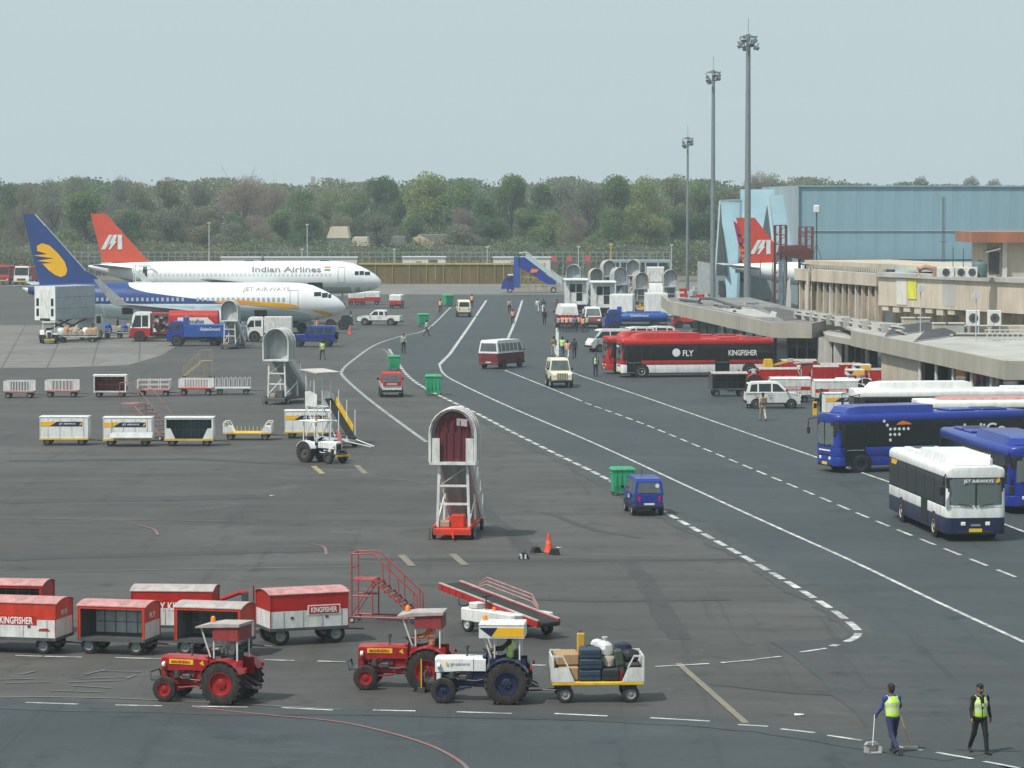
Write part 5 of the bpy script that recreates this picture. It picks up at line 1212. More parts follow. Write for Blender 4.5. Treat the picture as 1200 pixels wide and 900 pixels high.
# ---------------------------------------------------------------- carts
def running_gear(t, L, W, r, zdeck, rim=None, bar=.9, fr=DGREY, axle=.36, wd=.14, steer=0):
    for x in (L * axle, -L * axle):
        MB().box(x - .06, x + .06, -W * .38, W * .38, r - .04, r + .05, fr).build('axle', t)
        MB().box(x - .18, x + .18, -W * .25, W * .25, r + .051, zdeck - .06, fr).build('turntable', t)
        for sg in (-1, 1): wheel(t, x, sg * W * .40, r, wd, rim or GREY, 16, steer=steer if x > 0 else 0)
    if bar: MB().tube([(L * .36, -.22, r + .06), (L * .5 + .25, 0, r + .05), (L * .5 + bar, 0, r + .02)], .03, fr, 6).build('drawbar', t); MB().tube([(L * .36, .22, r + .06), (L * .5 + .25, 0, r + .05)], .03, fr, 6).build('drawbar', t)
INNER = mat('pale_lining', (.80, .86, .88), .6, grime=.2); DARKIN = mat('dark_lining', (.10, .105, .10), .7, grime=.3)
def box_cart(label, loc, yaw, L, W, zd, zt, up, lo, roof, openside=None, lining=INNER, r=.26, group='covered baggage carts', letters=None, deckm=DGREY, rim=None, bar=.8, split=.5, end_letter=None, arch=.12, deck_edge=None):
    """covered baggage cart; openside: '-y' or '+y' leaves that flank out"""
    t = thing('baggage_cart', label, 'baggage cart', loc, yaw, group); l, w_ = L / 2, W / 2; zm = zd + (zt - zd) * split
    MB().box(-l - .03, l + .03, -w_ - .03, w_ + .03, zd - .09, zd, deck_edge or deckm).build('deck', t); MB().box(-l + .02, l - .02, -w_ + .02, w_ - .02, zd + .001, zd + .02, DGREY).build('floor', t)
    running_gear(t, L, W, r, zd - .03, rim, bar)
    for sd in ('-y', '+y'):
        sg = -1 if sd == '-y' else 1; y0, y1 = sorted((sg * w_, sg * (w_ - .03)))
        if sd == openside:
            for x in (-l + .03, l - .03): MB().box(x - .035, x + .035, y0, y1, zd, zt, up).build('post', t)
            MB().box(-l, l, y0 - .002, y1 + .002, zt - .09, zt, up).build('top_rail', t); continue
        MB().box(-l, l, y0, y1, zd, zm, lo).build('side_panel', t); MB().box(-l, l, y0, y1, zm + .001, zt, up).build('side_panel', t)
        if openside:
            yi = sg * (w_ - .04); p = MB().box(-l + .03, l - .03, min(yi, yi - sg * .01), max(yi, yi - sg * .01), zd + .02, zt - .02, lining).build('lining', t)
            for k in range(1, 6):
                x = -l + L * k / 6; MB().box(x - .014, x + .014, min(yi - sg * .012, yi - sg * .04), max(yi - sg * .012, yi - sg * .04), zd + .02, zt - .02, GREY).build('rib', p)
            for zz in (.36, .68): z = zd + (zt - zd) * zz; MB().box(-l + .04, l - .04, min(yi - sg * .041, yi - sg * .055), max(yi - sg * .041, yi - sg * .055), z - .012, z + .012, GREY).build('rail', p)
        else:
            for k in range(4):
                x = -l + L * (k + .5) / 4 + .12; MB().box(x - .012, x + .012, sg * w_ - .006, sg * w_ + .006, zd + .02, zm - .02, GREY).build('seam', t)
            for x in (-l * .45, l * .45): MB().box(x - .05, x + .05, sg * w_ - .012, sg * w_ + .02, zm - .25, zm - .18, DGREY).build('latch', t)
    for sx in (-1, 1):
        x0, x1 = sorted((sx * l, sx * (l - .03)))
        MB().box(x0, x1, -w_ + .031, w_ - .031, zd, zm, lo).build('end_panel', t); MB().box(x0, x1, -w_ + .031, w_ - .031, zm + .001, zt, up).build('end_panel', t)
        if openside: MB().box(x0 - sx * .035, x1 - sx * .035, -w_ + .04, w_ - .04, zd + .02, zt - .02, lining if lining is not INNER else DARKIN).build('end_lining', t)
        n = 8; b = MB(); b.slab([(sx * (l + .005), w_ * (2 * i / n - 1), zt + arch * (1 - (2 * i / n - 1) ** 2)) for i in range(n + 1)], (-sx * .03, 0, 0), up); b.build('roof_end', t, smooth=0)
        for sy in (-1, 1): MB().box(min(sx * l, sx * (l + .02)), max(sx * l, sx * (l + .02)), sy * w_ - .02, sy * w_ + .02, zd, zt, up if split < .9 else lo).build('corner_post', t)
    n = 8; b = MB(); P = [(w_ * 1.03 * (2 * i / n - 1), zt + .012 + arch * (1 - (2 * i / n - 1) ** 2)) for i in range(n + 1)]
    b.loft([[(x, y, z) for y, z in P] + [(x, y, z - .025) for y, z in reversed(P)] for x in (-l - .06, l + .06)], roof); b.build('roof', t, smooth=30)
    for le in letters or (): lettering(le[0], t, (le[1], (-1 if le[6] == '-y' else 1) * (w_ + .012), le[2]), le[6], le[3], le[4], le[5], .018)
    if end_letter: lettering(end_letter[0], t, ((l + .012) * (1 if end_letter[3] == '+x' else -1), 0, end_letter[4]), end_letter[3], end_letter[1], end_letter[2], WHITE)
    return t
def rail_cart(label, loc, yaw, L, W, zd, zt, base, rail, kind='bars', group='open baggage carts in a row', r=.24, deck_edge=None, bar=1.0, nb=10, stakes=True):
    t = thing('baggage_cart', label, 'baggage cart', loc, yaw, group); l, w_ = L / 2, W / 2
    MB().box(-l, l, -w_, w_, zd - .1, zd, base, .02).build('deck', t)
    if deck_edge: MB().box(-l - .01, l + .01, -w_ - .012, w_ + .012, zd - .16, zd - .101, deck_edge).build('deck_edge', t)
    running_gear(t, L, W, r, zd - .05, None, bar)
    if kind == 'bars':
        for sg in (-1, 1):
            q = MB().box(-l, l, sg * w_ - .02, sg * w_ + .02, zt - .05, zt, rail).build('top_rail', t)
            for k in range(nb + 1):
                x = -l + .04 + (L - .08) * k / nb; MB().box(x - .022, x + .022, sg * w_ - .018, sg * w_ + .018, zd, zt - .051, rail).build('bar', q)
            for sx in (-1, 1): MB().box(sx * (l - .16) - .16, sx * (l - .16) + .16, sg * w_ - .012, sg * w_ + .012, zd, zt - .055, rail).build('end_plate', q)
    elif kind == 'rails':
        for sg in (-1, 1):
            for zz in (zt, (zt + zd) / 2): MB().box(-l, l, sg * w_ - .02, sg * w_ + .02, zz - .045, zz, rail).build('rail', t)
            for k in range(4):
                x = -l + .04 + (L - .08) * k / 3; MB().box(x - .025, x + .025, sg * w_ - .021, sg * w_ + .021, zd, zt + .06, rail).build('post', t)
        for sx in (-1, 1): MB().box(sx * l - .02, sx * l + .02, -w_ + .03, w_ - .03, zd, zt, rail).build('end_panel', t)
    elif kind == 'hoops':
        for k in range(8):
            x = -l + .15 + (L - .3) * k / 7
            for sg in (-1, 1): MB().tube([(x - .1, sg * w_ * .95, zd), (x - .1, sg * w_ * .95, zt - .06), (x, sg * w_ * .95, zt), (x + .1, sg * w_ * .95, zt - .06), (x + .1, sg * w_ * .95, zd)], .018, rail, 5).build('hoop', t)
    elif kind == 'flat':                        # white trapezoid ends of the flat carts
        for sx in (-1, 1):
            for sg in (-1, 1):
                P = [(sx * l, zd), (sx * l, zt), (sx * (l - .28), zt), (sx * (l - .62), zd)]
                q = MB().slab([(x, sg * w_, z) for x, z in P[:1] + [(sx * l, zd + (zt - zd) * .55), (sx * (l - .45), zd + (zt - zd) * .55)] + P[3:]], (0, -sg * .03, 0), rail).build('end_panel', t)
                MB().bar((sx * (l - .45), sg * (w_ - .015), zd + (zt - zd) * .55), (sx * (l - .28), sg * (w_ - .015), zt), .04, .04, rail).build('brace', q); MB().bar((sx * (l - .02), sg * (w_ - .015), zd), (sx * (l - .02), sg * (w_ - .015), zt), .04, .04, rail).build('post', q); MB().bar((sx * (l - .3), sg * (w_ - .015), zt), (sx * l, sg * (w_ - .015), zt), .045, .045, rail).build('rail', q)
            MB().box(sx * l - .02, sx * l + .02, -w_ + .035, w_ - .035, zd, zt - .03, rail).build('end_gate', t)
        for k in range(7 if stakes else 0):
            x = -l + .7 + (L - 1.4) * k / 6; MB().box(x - .015, x + .015, w_ - .05, w_ - .03, zd, zd + .28, LGREY).build('stake', t)
    return t
JETM = mat('jet_letter', (.75, .75, .73), .5, grime=0)
def jet_panel(t, l, w_, zt, side='-y'):
    """the gold and navy name panel of the white carts"""
    sg = -1 if side == '-y' else 1; y = sg * (w_ + .008); u = 1 if side == '-y' else -1
    q = lambda a: [(u * x, y, z) for x, z in a]
    MB().slab(q([(-l + .03, zt - .52), (-l + .55, zt - .52), (-l + .95, zt - .26), (-l + .03, zt - .26)]), (0, sg * .005, 0), GOLD).build('gold_band', t); MB().slab(q([(-l + .56, zt - .52), (l - .3, zt - .52), (l - .3, zt - .26), (-l + .96, zt - .26)]), (0, sg * .005, 0), NAVY).build('navy_band', t)
    lettering('JET AIRWAYS', t, (u * .2, y + sg * .012, zt - .39), side, .95, .13, JETM, .015)
    MB().slab(q([(l - .46, zt - .48), (l - .34, zt - .44), (l - .32, zt - .30), (l - .42, zt - .34)]), (0, sg * .014, 0), GOLD).build('sun_emblem', t)
# ---------------------------------------------------------------- boarding stairs
def boarding_stairs(label, loc, yaw, frame, trolley, hood, curtain=None, sc=1., group='boarding stairs with hoods', zp=3.2, run=5.2, steps=16, tread=None, screen=-1.2):
    t = thing('boarding_stairs', label, 'boarding stairs', loc, yaw, group); w_ = .85
    MB().box(-.9, .15, -w_ - .12, w_ + .12, zp - .12, zp, frame).build('platform', t)
    st = MB(); 
    for sg in (-1, 1): MB().bar((-.9, sg * .62, zp - .15), (-run, sg * .62, .45), .08, .24, frame).build('stringer', t)
    tm = MB().box(-.15, .15, -.6, .6, -.02, .02, tread or LGREY).mesh('step'); rm = MB().box(-.012, .012, -.58, .58, -.16, .0, GREY).mesh('riser')
    for k in range(steps):
        f = (k + .5) / steps; x, z = -.9 - (run - .9) * f, zp - .1 - (zp - .5) * f
        a = inst('step', tm, t, (x, 0, z)); inst('riser', rm, a, (.13, 0, -.01))
    for sg in (-1, 1):                          # legs, braces and hand rails
        MB().bar((-.1, sg * .66, .5), (-.1, sg * .58, zp - .13), .11, .11, frame).build('leg', t); MB().bar((-2.6, sg * .66, .5), (-2.6, sg * .62, zp - 1.55), .09, .09, frame).build('leg', t)
        MB().bar((-.1, sg * .66, .7), (-2.6, sg * .66, zp - 1.7), .05, .06, frame).build('brace', t)
        MB().tube([(-.9, sg * (w_ - .12), zp + .95), (-run, sg * (w_ - .12), 1.45), (-run - .1, sg * (w_ - .12), .6)], .03, frame, 6).build('hand_rail', t)
        for k in range(5): f = k / 4.; x, z = -.9 - (run - .9) * f, zp - (zp - .5) * f; MB().tube([(x, sg * (w_ - .12), z - .2), (x, sg * (w_ - .12), z + .95)], .022, frame, 5).build('rail_post', t)
        MB().slab([(-.9, sg * .70, zp + .5), (-run, sg * .70, .95), (-run, sg * .70, .4), (-.9, sg * .70, zp - .1)], (0, sg * .025, 0), frame).build('side_panel', t)
    for z in (zp - 1.0, zp - 1.75): MB().bar((-.1, -.62, z), (-.1, .62, z), .08, .09, frame).build('cross_bar', t)
    for sg in (-1, 1): MB().bar((-.13, sg * .6, zp - 1.0 if sg < 0 else zp - .2), (-.13, -sg * .6, zp - .2 if sg < 0 else zp - 1.0), .05, .05, frame).build('cross_brace', t)
    # arched hood: side walls then a half round
    r, zs = w_ + .10, zp + 1.15
    P = [(-r, zp)] + [(-r * math.cos(R(a)), zs + (r * 1.08) * math.sin(R(a))) for a in range(0, 181, 15)] + [(r, zp)]; Q = [(y * .93, zp if z == zp else zs + (z - zs) * .93) for y, z in P]; n = len(P)
    x0, x1 = -1.35, .10
    b = MB(); vs = [(x, y, z) for x in (x0, x1) for y, z in P] + [(x, y, z) for x in (x0, x1) for y, z in Q]; fs = []
    for i in range(n - 1): fs += [(i, i + 1, n + i + 1, n + i), (2 * n + i, 3 * n + i, 3 * n + i + 1, 2 * n + i + 1), (n + i, n + i + 1, 3 * n + i + 1, 3 * n + i), (i, 2 * n + i, 2 * n + i + 1, i + 1)]
    b.add(vs, fs, hood); b.build('hood', t, smooth=40)
    for x in (x1 + .03, -.62, x0): MB().tube([(x, y * 1.02, z if z == zp else zs + (z - zs) * 1.02) for y, z in P], .03, frame, 6).build('hood_rib', t)
    if curtain:
        b = MB(); m_ = 14; vs = []; fs = []
        prof = [(y * .86, z) for y, z in Q]
        for r_ in range(9):
            f = r_ / 8
            for i, (y, z) in enumerate(prof):
                yy = y * (1 - .0 * f); zc = zp + .02; k = f
                vs.append((-.05 - .10 * math.sin(i * 2.1 + r_) * .35 - .12 * k, yy * (1 - k), zc + (z - zc) * (1 - k) if z > zs else zc + (z - zc) * (1 - k) + k * .6))
        for r_ in range(8):
            for i in range(len(prof) - 1): fs.append((r_ * n + i, r_ * n + i + 1, (r_ + 1) * n + i + 1, (r_ + 1) * n + i))
        b.add(vs, fs, curtain); b.slab([(-.03, -.78, zp + .01), (-.03, .78, zp + .01), (-.03, .74, zp + 1.2), (-.03, -.74, zp + 1.2)], (-.06, 0, 0), curtain); b.build('curtain', t, smooth=60)
        for k in range(5): MB().box(-.02, .015, -.6 + k * .3 - .02, -.6 + k * .3 + .02, zp + .05, zp + 1.7, curtain).build('curtain_fold', t)
        MB().slab([(.0, .15, zp + 1.5), (.0, .62, zp + 1.45), (.0, .60, zp + 1.75), (.0, .15, zp + 1.8)], (.01, 0, 0), mat('pale_cloth', (.42, .36, .40), .8)).build('patch', t)
    else: MB().slab([(screen, y * .97, z) for y, z in Q], (-.03, 0, 0), LGREY).build('back_screen', t)
    for sg in (-1, 1):
        if curtain: MB().slab([(.10, sg * .86, zp), (.10, sg * .54, zp), (.10, sg * .54, zp + .98), (.10, sg * .86, zp + .98)], (.03, 0, 0), frame).build('gate', t)
        MB().tube([(.14, sg * .92, zp - .1), (.14, sg * .92, zp + 1.2)], .035, frame, 6).build('guard', t)
    b = MB(); b.box(-4.6, .35, -.75, .75, .30, .48, trolley, .03); b.box(-.75, -.05, -.1, .45, .48, 1.0, trolley, .03); b.box(-.6, -.1, -.6, -.15, .48, .75, mat('beige_box', (.4, .30, .2), .6), .03); b.build('trolley', t)
    for sg in (-1, 1): MB().bar((.3, sg * .75, .5), (-1.5, sg * .78, .62), .06, .16, trolley).build('trolley_rail', t)
    MB().box(.33, .40, -.78, .78, .22, .40, trolley).build('front_beam', t); MB().bar((.4, 0, .3), (.95, .1, .12), .06, .05, trolley).build('tow_bar', t)
    for x in (-.1, -4.0):
        for sg in (-1, 1): wheel(t, x, sg * .80, .24, .14)
    for sg in (-1, 1): MB().tube([(.25, sg * .95, .02), (.25, sg * .95, .5)], .03, DGREY, 6).build('jack_leg', t); MB().cyl((.25, sg * .95, .015), 'z', .1, .03, DGREY, 8).build('jack_foot', t)
    t.scale = (sc, sc, sc); return t
# ---------------------------------------------------------------- trucks
def truck(label, loc, yaw, cabm, L=6.5, W=2.2, load='tank', lm=None, cab_up=None, rim=None, group=None, cat='truck', cl=1.75, h=2.6, name='truck', lh=2.3):
    t = thing(name, label, cat, loc, yaw, group); l, w_ = L / 2, W / 2; up = cab_up or cabm; x0 = l - cl
    MB().box(-l, l - .2, -.45, .45, .55, .78, DGREY).build('chassis', t)
    wf = lambda x, z: w_ - max(0, z - 1.4) * .1
    MB().prism([(x0, .55), (x0, 1.35), (l - .02, 1.35), (l + .05, .9), (l, .5)], 0, 0, cabm, wf).build('cab_lower', t); MB().prism([(x0, 1.351), (x0 + .02, h - .1), (x0 + .15, h), (l - .55, h), (l - .35, h - .1), (l - .02, 1.351)], 0, 0, up, wf).build('cab', t)
    pane(t, [(x0 + .2, 1.5), (x0 + .2, h - .3), (x0 + .8, h - .3), (x0 + .8, 1.5)], wf); pane(t, [(x0 + .9, 1.45), (x0 + .9, h - .3), (l - .55, h - .3), (l - .2, 1.45)], wf)
    cross_pane(t, (l - .05, 1.45), (l - .32, h - .22), w_ - .12, w_ - .2); MB().box(l + .0, l + .07, -.7, .7, .75, 1.15, DGREY).build('grille', t)
    lights(t, l + .05, -l, w_ - .3, .85, .8, .13, PLATE, .55); MB().box(l - .1, l + .12, -w_, w_, .42, .62, DGREY, .03).build('bumper', t)
    for x in (l - .95, -l + 1.3):
        for sg in (-1, 1): MB().cyl((x, sg * (w_ - .08), .52), 'y', .58, .18, BLACK, 18).build('wheel_arch', t); wheel(t, x, sg * (w_ - .095), .46, .28, rim or GREY)
    for sg in (-1, 1): MB().box(-.04, .04, -.09, .09, -.2, .2, BLACK, .02).build('mirror', t, (l - .15, sg * (w_ + .14), 1.8))
    m = lm or cabm
    if load == 'tank':
        rings = []
        for x, k in ((-l + .05, .9), (-l + .25, 1), (x0 - .35, 1), (x0 - .2, .92)):
            rings.append([(x, (w_ - .05) * k * (abs(math.cos(a)) ** .7) * (1 if math.cos(a) > 0 else -1), 1.0 + (lh - 1.0) / 2 + (lh - 1.0) / 2 * k * (abs(math.sin(a)) ** .7) * (1 if math.sin(a) > 0 else -1)) for a in [2 * math.pi * j / 24 for j in range(24)]])
        MB().loft(rings, m).build('tank', t); MB().box(-l + .6, x0 - .8, -.3, .3, lh, lh + .1, m, .03).build('top_walkway', t); MB().cyl((-.6, 0, lh + .15), 'z', .25, .12, DGREY, 12).build('hatch', t)
    elif load == 'box':
        MB().box(-l, x0 - .1, -w_, w_, .85, lh, m, .04).build('box_body', t); MB().box(-l + .02, x0 - .12, -w_ + .02, w_ - .02, lh + .001, lh + .03, m).build('roof', t)
        MB().box(-l - .02, -l - .001, -w_ + .1, w_ - .1, .95, lh - .1, m).build('rear_door', t)
    elif load == 'pump':                        # open machinery behind the cab, tank at the back
        rr = random.Random(3); xm = x0 - 1.7
        b = MB(); b.box(xm, x0 - .1, -w_ + .1, w_ - .1, .8, .95, REDDK)
        for _ in range(26):
            x, y, z = rr.uniform(xm + .2, x0 - .3), rr.uniform(-w_ + .2, w_ - .2), rr.uniform(1.0, lh - .3); k = rr.uniform(.08, .2); b.box(x - k, x + k, y - k, y + k, z - k, z + k, rr.choice((RED, REDDK, GREY, WHITE2, DGREY)), .02)
        b.build('pump_gear', t)
        for sg in (-1, 1): MB().cyl((xm + .9, sg * (w_ - .12), 1.35), 'y', .32, .2, BLACK, 16).build('hose_reel', t)
        MB().box(xm, x0 - .1, -w_ + .03, w_ - .03, lh - .22, lh - .05, RED).build('top_frame', t)
        rings = [[(x, (w_ - .03) * math.cos(a) if False else (w_ - .03) * (abs(math.cos(a)) ** .6) * (1 if math.cos(a) > 0 else -1), .85 + (lh - .7) / 2 + (lh - .6) / 2 * (abs(math.sin(a)) ** .6) * (1 if math.sin(a) > 0 else -1)) for a in [2 * math.pi * j / 24 for j in range(24)]] for x in (-l, xm - .1)]
        MB().loft(rings, m).build('tank', t)
    return t
# ---------------------------------------------------------------- small things
def bin_(label, loc, yaw, sc=1., group='green wheeled bins'):
    t = thing('waste_bin', label, 'waste bin', loc, yaw, group)
    MB().loft([[(sx * a, sy * b_, z) for sx, sy in ((-1, -1), (1, -1), (1, 1), (-1, 1))] for a, b_, z in ((.47, .36, .17), (.50, .40, .5), (.545, .45, 1.20), (.57, .48, 1.22), (.57, .48, 1.27))], GREEN).build('body', t, smooth=0)
    MB().loft([[(sx * a, sy * b_, z) for sx, sy in ((-1, -1), (1, -1), (1, 1), (-1, 1))] for a, b_, z in ((.59, .50, 1.271), (.59, .50, 1.31), (.52, .38, 1.40), (.4, .25, 1.42))], mat('green_lid', (.05, .33, .16), .5, grime=.25)).build('lid', t, smooth=0)
    for k in range(4): MB().box(-.40 + k * .25, -.36 + k * .25, -.47, .47, .45, 1.18, GREEN).build('rib', t)
    for sx in (-1, 1): MB().cyl((sx * .60, 0, 1.1), 'x', .04, .12, GREEN, 8).build('trunnion', t)
    for sx in (-1, 1):
        for sy in (-1, 1): wheel(t, sx * .38, sy * .30, .11, .06, n=12)
    t.scale = (sc, sc, sc); return t
CONEM = mat('cone_orange', (.72, .07, .03), .5, grime=.12)
def cone(label, loc, h=.75):
    t = thing('traffic_cone', label, 'traffic cone', loc, 20)
    MB().lathe([(.2, .03), (.185, .06), (.10, h * .55), (.035, h), (.001, h + .005)], (0, 0, 0), 'z', CONEM, 18).build('body', t); MB().box(-.22, .22, -.22, .22, 0, .035, BLACK, .01).build('foot', t)
    MB().lathe([(.118, h * .47), (.09, h * .62)], (0, 0, 0), 'z', mat('cone_band', (.75, .16, .10), .5), 18).build('band', t)
    return t
def chock(label, loc, yaw, striped=False):
    t = thing('wheel_chock', label, 'wheel chock', loc, yaw, 'black wheel chocks by the cone')
    MB().prism([(-.22, 0), (.22, 0), (.1, .24), (-.1, .24)], -.13, .13, BLACK).build('block', t); MB().tube([(-.1, -.08, .25), (0, 0, .32), (.1, .08, .25)], .014, DGREY, 6).build('rope', t)
    if striped:
        for x in (-.12, .04): MB().prism([(x - .04, .02), (x + .04, .02), (x + .03, .2), (x - .03, .2)], -.136, .136, WHITE2).build('stripe', t)
    return t
def steps_frame(label, loc, yaw, m, sc=1., group=None, lite=1., treads=8, mt=None):
    """wheeled maintenance steps of welded tube"""
    t = thing('maintenance_steps', label, 'steps', loc, yaw, group); zp, w_ = 1.45, .42
    tb = lambda name, pts, r=.025: MB().tube(pts, r * lite, m, 6).build(name, t)
    for sg in (-1, 1):
        y = sg * w_
        tb('post', [(-.9, y, .2), (-.9, y, zp + .85)]); tb('post', [(-.2, y, .2), (-.2, y, zp)]); tb('stringer', [(-.2, y, zp), (1.3, y, .22)], .03)
        tb('hand_rail', [(-.9, y, zp + .85), (-.15, y, zp + .85), (1.32, y, .95), (1.32, y, .2)]); tb('rail', [(-.9, y, .55 + .35), (-.2, y, .9)]); tb('base_rail', [(-.95, y, .2), (1.45, y, .2)], .03)
        tb('brace', [(-.9, y, .3), (-.2, y, zp - .1)], .018)
        for f in (.25, .6, .95): x, z = -.2 + 1.5 * f, zp - 1.23 * f; tb('baluster', [(x, y, z), (x - .02, y, z + .82)], .018)
    MB().box(-.92, -.18, -w_, w_, zp - .03, zp, m).build('platform', t)
    for k in range(treads): f = (k + .6) / treads; x, z = -.2 + 1.5 * f, zp - 1.23 * f; MB().box(x - .1, x + .1, -w_, w_, z - .015, z + .015, mt or DGREY).build('step', t)
    for x in (-.9, 1.3):
        for zz in (.2,): tb('cross_rail', [(x, -w_, zz), (x, w_, zz)])
        for sg in (-1, 1): wheel(t, x, sg * (w_ + .02), .11, .06, n=12)
    tb('cross_rail', [(-.9, -w_, zp + .85), (-.9, w_, zp + .85)]); tb('cross_rail', [(-.9, -w_, zp + .4), (-.9, w_, zp + .4)])
    t.scale = (sc, sc, sc); return t
def bag(name, label, cat, loc, yaw, size, m, group=None, soft=False, z=0., tilt=0., knot=True):
    x, y, h = size; t = thing(name, label, cat, (loc[0], loc[1], loc[2]), yaw, group); t.rotation_euler[1] = R(tilt)
    if soft:
        rr = random.Random(sum(map(ord, label))); b = MB(); n = 12; rings = []
        for z_, k in ((0, .6), (.12, .95), (.45, 1), (.75, .9), (.92, .6), (1, .2)):
            rings.append([(x / 2 * k * math.cos(a) * rr.uniform(.82, 1.1), y / 2 * k * math.sin(a) * rr.uniform(.82, 1.1), h * z_ * rr.uniform(.95, 1.03)) for a in [2 * math.pi * j / n for j in range(n)]])
        b.loft(rings, m); b.build('sack', t, smooth=25)
        if knot: MB().lathe([(.03, 0), (.06, .05), (.09, .12)], (0, 0, h * .96), 'z', m, 8).build('knot', t)
    else:
        MB().box(-x / 2, x / 2, -y / 2, y / 2, 0, h, m, min(x, y, h) * .14).build('case', t)
        if cat != 'carton':
            MB().tube([(-x * .18, 0, h), (-x * .16, 0, h + .05), (x * .16, 0, h + .05), (x * .18, 0, h)], .014, BLACK, 5).build('handle', t); MB().box(-x * .46, x * .46, -y / 2 - .006, y / 2 + .006, h * .47, h * .53, BLACK).build('zip_seam', t)
        else: MB().box(-x / 2 + .01, x / 2 - .01, -.03, .03, h - .001, h + .004, mat('parcel_tape', (.50, .38, .2), .4)).build('tape', t)
    return t
# ---------------------------------------------------------------- people: one continuous skin grown round a posed skeleton
def surface_nets(F, o, h):
    """closed mesh of the zero level of a sampled distance field"""
    S = F < 0
    nx, ny, nz = F.shape
    cnt = np.zeros((nx - 1, ny - 1, nz - 1), np.int8)
    for a in (0, 1):
        for b in (0, 1):
            for c in (0, 1): cnt += S[a:nx - 1 + a, b:ny - 1 + b, c:nz - 1 + c]
    act = (cnt > 0) & (cnt < 8)
    idx = -np.ones(act.shape, np.int64); cells = np.argwhere(act); idx[act] = np.arange(len(cells))
    P = np.zeros((len(cells), 3)); W = np.zeros(len(cells))
    I, J, K = cells.T
    corners = [(a, b, c) for a in (0, 1) for b in (0, 1) for c in (0, 1)]
    for i, p in enumerate(corners):
        for q in corners[i + 1:]:
            if sum(abs(p[k] - q[k]) for k in range(3)) != 1: continue
            f0 = F[I + p[0], J + p[1], K + p[2]]; f1 = F[I + q[0], J + q[1], K + q[2]]
            m = (f0 < 0) != (f1 < 0); t = np.where(m, f0 / np.where(m, f0 - f1, 1), 0)
            for k in range(3): P[:, k] += np.where(m, p[k] + t * (q[k] - p[k]), 0)
            W += m
    P = (cells + P / W[:, None]) * h + o
    fs = []
    for ax in range(3):
        u, v = (ax + 1) % 3, (ax + 2) % 3
        sl0 = [slice(None)] * 3; sl1 = [slice(None)] * 3; sl0[ax] = slice(0, -1); sl1[ax] = slice(1, None)
        E = S[tuple(sl0)] != S[tuple(sl1)]; flip = S[tuple(sl0)]
        e = np.argwhere(E); e = e[(e[:, u] > 0) & (e[:, v] > 0) & (e[:, u] < F.shape[u] - 1) & (e[:, v] < F.shape[v] - 1)]
        def g(du, dv):
            c = e.copy(); c[:, u] -= du; c[:, v] -= dv; return idx[c[:, 0], c[:, 1], c[:, 2]]
        q = np.stack([g(1, 1), g(0, 1), g(0, 0), g(1, 0)], 1); fl = flip[e[:, 0], e[:, 1], e[:, 2]]
        q[~fl] = q[~fl][:, ::-1]; fs.append(q)
    return P, np.concatenate(fs)
def grow(prims, h):
    """prims: (a, b, ra, rb, squash-y, label, blend)"""
    A = np.array([p[0] for p in prims] + [p[1] for p in prims]); pad = .24
    lo, hi = A.min(0) - pad, A.max(0) + pad
    n = np.ceil((hi - lo) / h).astype(int) + 1
    F = np.full(n, 1.0)
    for a, b, ra, rb, sq, lab, kb in prims:
        a, b = np.array(a, float), np.array(b, float); m = max(ra, rb) * max(1, sq) + .08
        i0 = np.maximum(np.floor((np.minimum(a, b) - m - lo) / h).astype(int), 0); i1 = np.minimum(np.ceil((np.maximum(a, b) + m - lo) / h).astype(int) + 1, n)
        X, Y, Z = np.meshgrid(*[lo[k] + np.arange(i0[k], i1[k]) * h for k in range(3)], indexing='ij')
        d = dist(X, Y, Z, a, b, ra, rb, sq)
        s_ = tuple(slice(i0[k], i1[k]) for k in range(3)); f = F[s_]
        k_ = np.maximum(kb - np.abs(f - d), 0) / kb; F[s_] = np.minimum(f, d) - k_ * k_ * kb * .25
    P, Q = surface_nets(F, lo, h)
    C = P[Q].mean(1); best = np.full(len(C), 9.); lab_ = np.zeros(len(C), int)
    for a, b, ra, rb, sq, lab, kb in prims:
        d = dist(C[:, 0], C[:, 1], C[:, 2], np.array(a, float), np.array(b, float), ra, rb, sq)
        m = d < best; best[m] = d[m]; lab_[m] = lab
    return P, Q, lab_
def dist(X, Y, Z, a, b, ra, rb, sq):
    d = b - a; L2 = max(float(d @ d), 1e-9)
    t = np.clip(((X - a[0]) * d[0] + (Y - a[1]) * d[1] + (Z - a[2]) * d[2]) / L2, 0, 1)
    px, py, pz = X - (a[0] + t * d[0]), Y - (a[1] + t * d[1]), Z - (a[2] + t * d[2])
    return np.sqrt((px) ** 2 + (py / sq) ** 2 + pz ** 2) * (1 if sq <= 1 else 1) - (ra + t * (rb - ra))
SKIN_, SHIRT_, TROU_, SHOE_, HAIR_, EYE_ = range(6)
